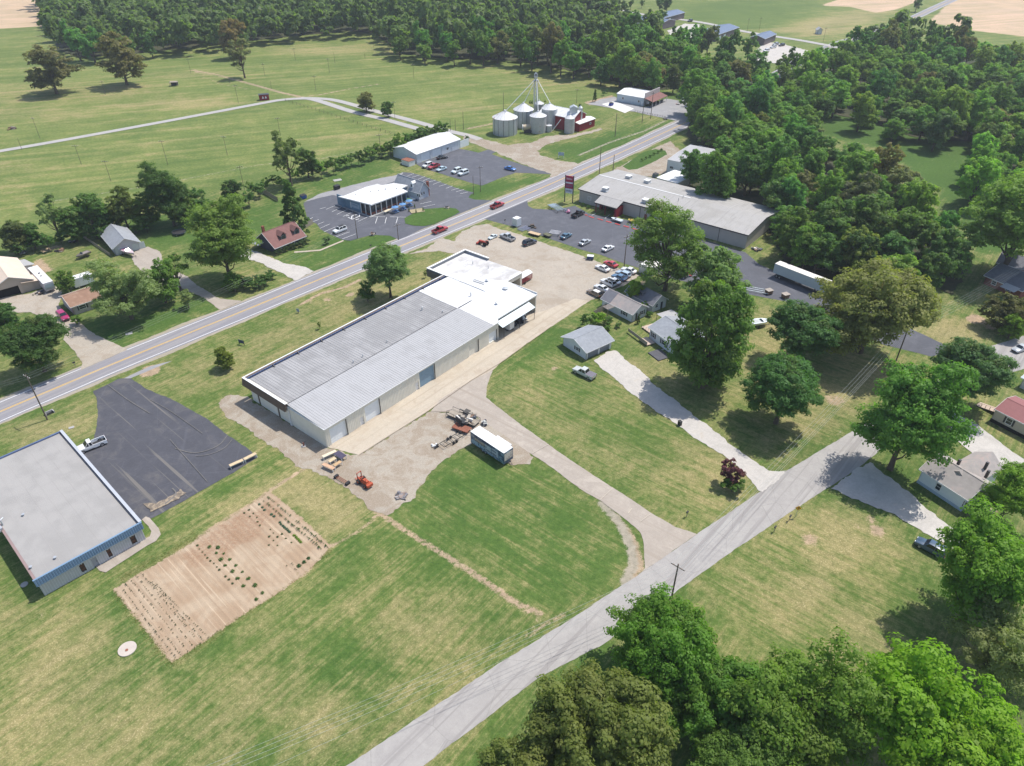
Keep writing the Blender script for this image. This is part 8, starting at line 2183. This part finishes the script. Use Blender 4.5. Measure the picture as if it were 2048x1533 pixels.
# fence lines
def post_fence(p, q, n, h, label, rails=2, col=(.12, .10, .08), slats=False, name="fence"):
    A, B = g(*p), g(*q); d = B - A; L = d.length
    root = thing(name, label, "fence", (A.x, A.y, .02), math.atan2(d.y, d.x))
    for i in range(n + 1): k = MB(); x = i * L / n; k.box(x - .05, x + .05, -.05, .05, 0, h); part("post", k, M_OBJ, root, color=col)
    if slats:
        m = int(L / .5)
        k0 = MB(); k0.box(0, L / m * .92, -.09, -.055, .05, h - .05); me = k0.mesh("board", M_WOODOLD)
        for i in range(m): put("board", me, root, (i * L / m, 0, 0))
    else:
        for j in range(rails): k = MB(); z = h * (j + 1) / (rails + .3); k.box(0, L, -.02, .02, z - .02, z + .02); part("rail", k, M_OBJ, root, color=col)
post_fence((571, 203), (790, 272), 26, 1.3, "thin dark wire fence running diagonally across the mown field")
post_fence((528, 388), (556, 404), 4, 1.8, "dark board fence behind the red roofed house near the lawn", slats=True)
post_fence((596, 466), (626, 448), 4, 1.8, "grey board fence between the red roofed house and the restaurant lot", slats=True)
post_fence((1187, 633), (1222, 612), 4, 1.7, "brown board fence along the garden behind the cottage", slats=True)
post_fence((163, 473), (222, 513), 6, 1.1, "weathered board fence left of the grey garage", slats=True)
post_fence((1270, 224), (1330, 236), 12, .8, "row of short bollards with cable along the far shop's lawn")
# ------------------------------------------------------------------ garden plants
def plant_mesh(seed, n, leaf):
    rs = np.random.RandomState(seed)
    d = rs.normal(size=(n, 3)); d /= np.linalg.norm(d, axis=1)[:, None]; d[:, 2] = np.abs(d[:, 2])
    P = d * rs.uniform(.3, 1, n)[:, None]; N = d + rs.normal(size=(n, 3)) * .5; N /= np.linalg.norm(N, axis=1)[:, None]
    T = np.cross(N, rs.normal(size=(n, 3))); T /= np.linalg.norm(T, axis=1)[:, None]; B = np.cross(N, T); s = leaf
    V = np.stack([P - T * s, P + B * s * .7, P + T * s, P - B * s * .7], 1).reshape(-1, 3)
    t = np.zeros((n, 4), dtype=np.float32); t[:, 0] = rs.uniform(0, 1, n); t[:, 3] = 1
    return quad_mesh("leaves", V, np.repeat(t, 4, axis=0), M_LEAF)
PM = [plant_mesh(70 + i, 46, .34) for i in range(3)]
def plant(x, y, r, col, label, group, name="vegetable_plant"):
    P = g(x, y); o = bpy.data.objects.new(name, rng.choice(PM)); link(o)
    o.location = (P.x, P.y, .05); o.scale = (r, r, r * .8); o.rotation_euler = (0, 0, rng.uniform(0, 6)); o.color = tuple(c * 1.4 for c in col) + (1,)
    tag(o, label, "plant", group)
for (x, y) in [(448, 1108), (433, 1107), (460, 1120), (442, 1120), (472, 1132), (451, 1132), (485, 1145), (465, 1144), (497, 1158), (476, 1158), (510, 1172), (487, 1173), (525, 1187), (513, 1200), (419, 1095), (436, 1096)]:
    plant(x, y, rng.uniform(.26, .46), (0.060, 0.115, 0.030), "bushy green plant in the double row across the garden's middle", "bushy plants in the garden's middle")
for (x, y) in [(598, 1133), (608, 1126), (617, 1118)]:
    plant(x, y, .42, (0.035, 0.085, 0.03), "dark round plant near the garden's lower right edge", "dark round plants at the garden's edge")
for i in range(5): plant(589 + i * 3.2, 1072 + i * 3.4, .33, (0.11, 0.19, 0.02), "lime green plant at the end of the blue-green row", "lime green plants in the garden")
for (x, y) in [(519, 1010), (525, 1016), (529, 1021), (543, 1030), (548, 1034), (560, 1046), (566, 1053), (573, 1059), (579, 1065), (562, 1050), (569, 1056), (576, 1062)]:
    plant(x, y, .32, (0.05, 0.11, 0.075), "blue-green cabbage-like plant in the row beside the hedge-like rows", "blue-green plants in the garden")
for (x, y) in [(395, 1092), (399, 1099), (405, 1105), (410, 1111), (415, 1117), (421, 1123), (428, 1128), (434, 1135), (439, 1141), (451, 1154), (458, 1160), (465, 1168), (498, 1021), (489, 1027), (507, 1028), (500, 1034), (514, 1036), (515, 1045), (520, 1052), (541, 1060), (547, 1067), (555, 1075), (547, 1082), (564, 1069), (572, 1078), (555, 1092), (583, 1086), (538, 1091), (539, 1074)]:
    plant(x, y, rng.uniform(.16, .28), (0.055, 0.085, 0.035), "small dark seedling scattered on the bare garden soil", "small seedlings on the garden soil")
def row_plants(name, label, segs, step, r, col):
    """rows of tiny seedlings, far too many to count, as one mass"""
    VV, TT = [], []; rs = np.random.RandomState(9)
    me0 = [crown_arrays(80 + k, 26, .30, 5, "spread", .2) for k in range(2)]
    for a, b in segs:
        A, B = g(*a), g(*b); L = (B - A).length; n = int(L / step)
        for i in range(n):
            if rs.uniform() < .22: continue
            p = A.lerp(B, (i + rs.uniform(0, .6)) / n); V, t, _ = me0[rs.randint(2)]; rr = r * rs.uniform(.5, 1.3)
            VV.append(V * np.array([rr, rr, rr * .7]) + np.array([p.x + rs.uniform(-.06, .06), p.y + rs.uniform(-.06, .06), .04])); TT.append(t)
    me = quad_mesh(name, np.concatenate(VV), np.concatenate(TT), M_LEAF); o = bpy.data.objects.new(name, me); link(o)
    o.color = tuple(c * 1.4 for c in col) + (1,); o["kind"] = "stuff"; tag(o, label, "plants")
row_plants("bean_rows", "two dense green seedling rows along the garden's right side", [((526, 1002), (645, 1101)), ((535, 995), (658, 1098))], .34, .26, (0.05, 0.10, 0.028))
row_plants("seedling_rows", "sparse seedling rows over the garden's left half", [((238, 1170), (352, 1318)), ((250, 1166), (362, 1312)), ((262, 1160), (378, 1306)), ((272, 1153), (392, 1300)), ((283, 1148), (404, 1292)), ((298, 1160), (412, 1288)), ((308, 1166), (420, 1280)), ((573, 1133), (585, 1150)), ((583, 1128), (594, 1144))], .40, .165, (0.050, 0.068, 0.032))
# tall weeds along the garden edge and clumps on the verges
def tufts(name, label, strips, n, h, col, seed=5):
    rs = np.random.RandomState(seed); V = []; T = []
    tot = sum((g(*b) - g(*a)).length * w for a, b, w in strips)
    for a, b, w in strips:
        A, B = g(*a), g(*b); d = (B - A); L = d.length; d.normalize(); nn = Vector((-d.y, d.x, 0)); m = int(n * L * w / tot)
        for _ in range(m):
            p = A + d * rs.uniform(0, L) + nn * rs.normal() * w * .35; hh = h * rs.uniform(.4, 1.3); a_ = rs.uniform(0, 6.28); wd = .05 + .08 * rs.uniform()
            dx, dy = math.cos(a_) * wd, math.sin(a_) * wd; lx, ly = rs.normal() * hh * .5, rs.normal() * hh * .5
            V += [(p.x - dx, p.y - dy, 0), (p.x + dx, p.y + dy, 0), (p.x + dx * .4 + lx, p.y + dy * .4 + ly, hh), (p.x - dx * .4 + lx, p.y - dy * .4 + ly, hh)]
            c = (rs.uniform(0, 1), rs.uniform(0, .9), 0, 1); T += [c] * 4
    me = quad_mesh(name, np.array(V), np.array(T, dtype=np.float32), M_LEAF); o = bpy.data.objects.new(name, me); link(o); o.color = tuple(col) + (1,); o["kind"] = "stuff"; tag(o, label, "grass")
tufts("grass_tufts", "rough pale grass growing round the garden's edge", [((226, 1181), (343, 1330), 1.2), ((343, 1330), (496, 1226), 1.4), ((496, 1226), (663, 1100), 1.4), ((240, 1160), (395, 1072), 1.8)], 3500, .07, (.24, .23, .10))
# ------------------------------------------------------------------ the air
hz = MB(); hz.box(-2700, 2700, -260, 4300, -1.0, 96.0)
hm = bpy.data.materials.new("thin_haze"); hm.use_nodes = True
for n in list(hm.node_tree.nodes): hm.node_tree.nodes.remove(n)
_o = hm.node_tree.nodes.new("ShaderNodeOutputMaterial"); _v = hm.node_tree.nodes.new("ShaderNodeVolumePrincipled")
_v.inputs["Color"].default_value = (0.86, 0.91, 1.0, 1); _v.inputs["Density"].default_value = 0.00015; _v.inputs["Anisotropy"].default_value = 0.2
hm.node_tree.links.new(_v.outputs[0], _o.inputs["Volume"])
ho = part("haze", hz, hm, None); ho["kind"] = "stuff"
S.cycles.volume_bounces = 0
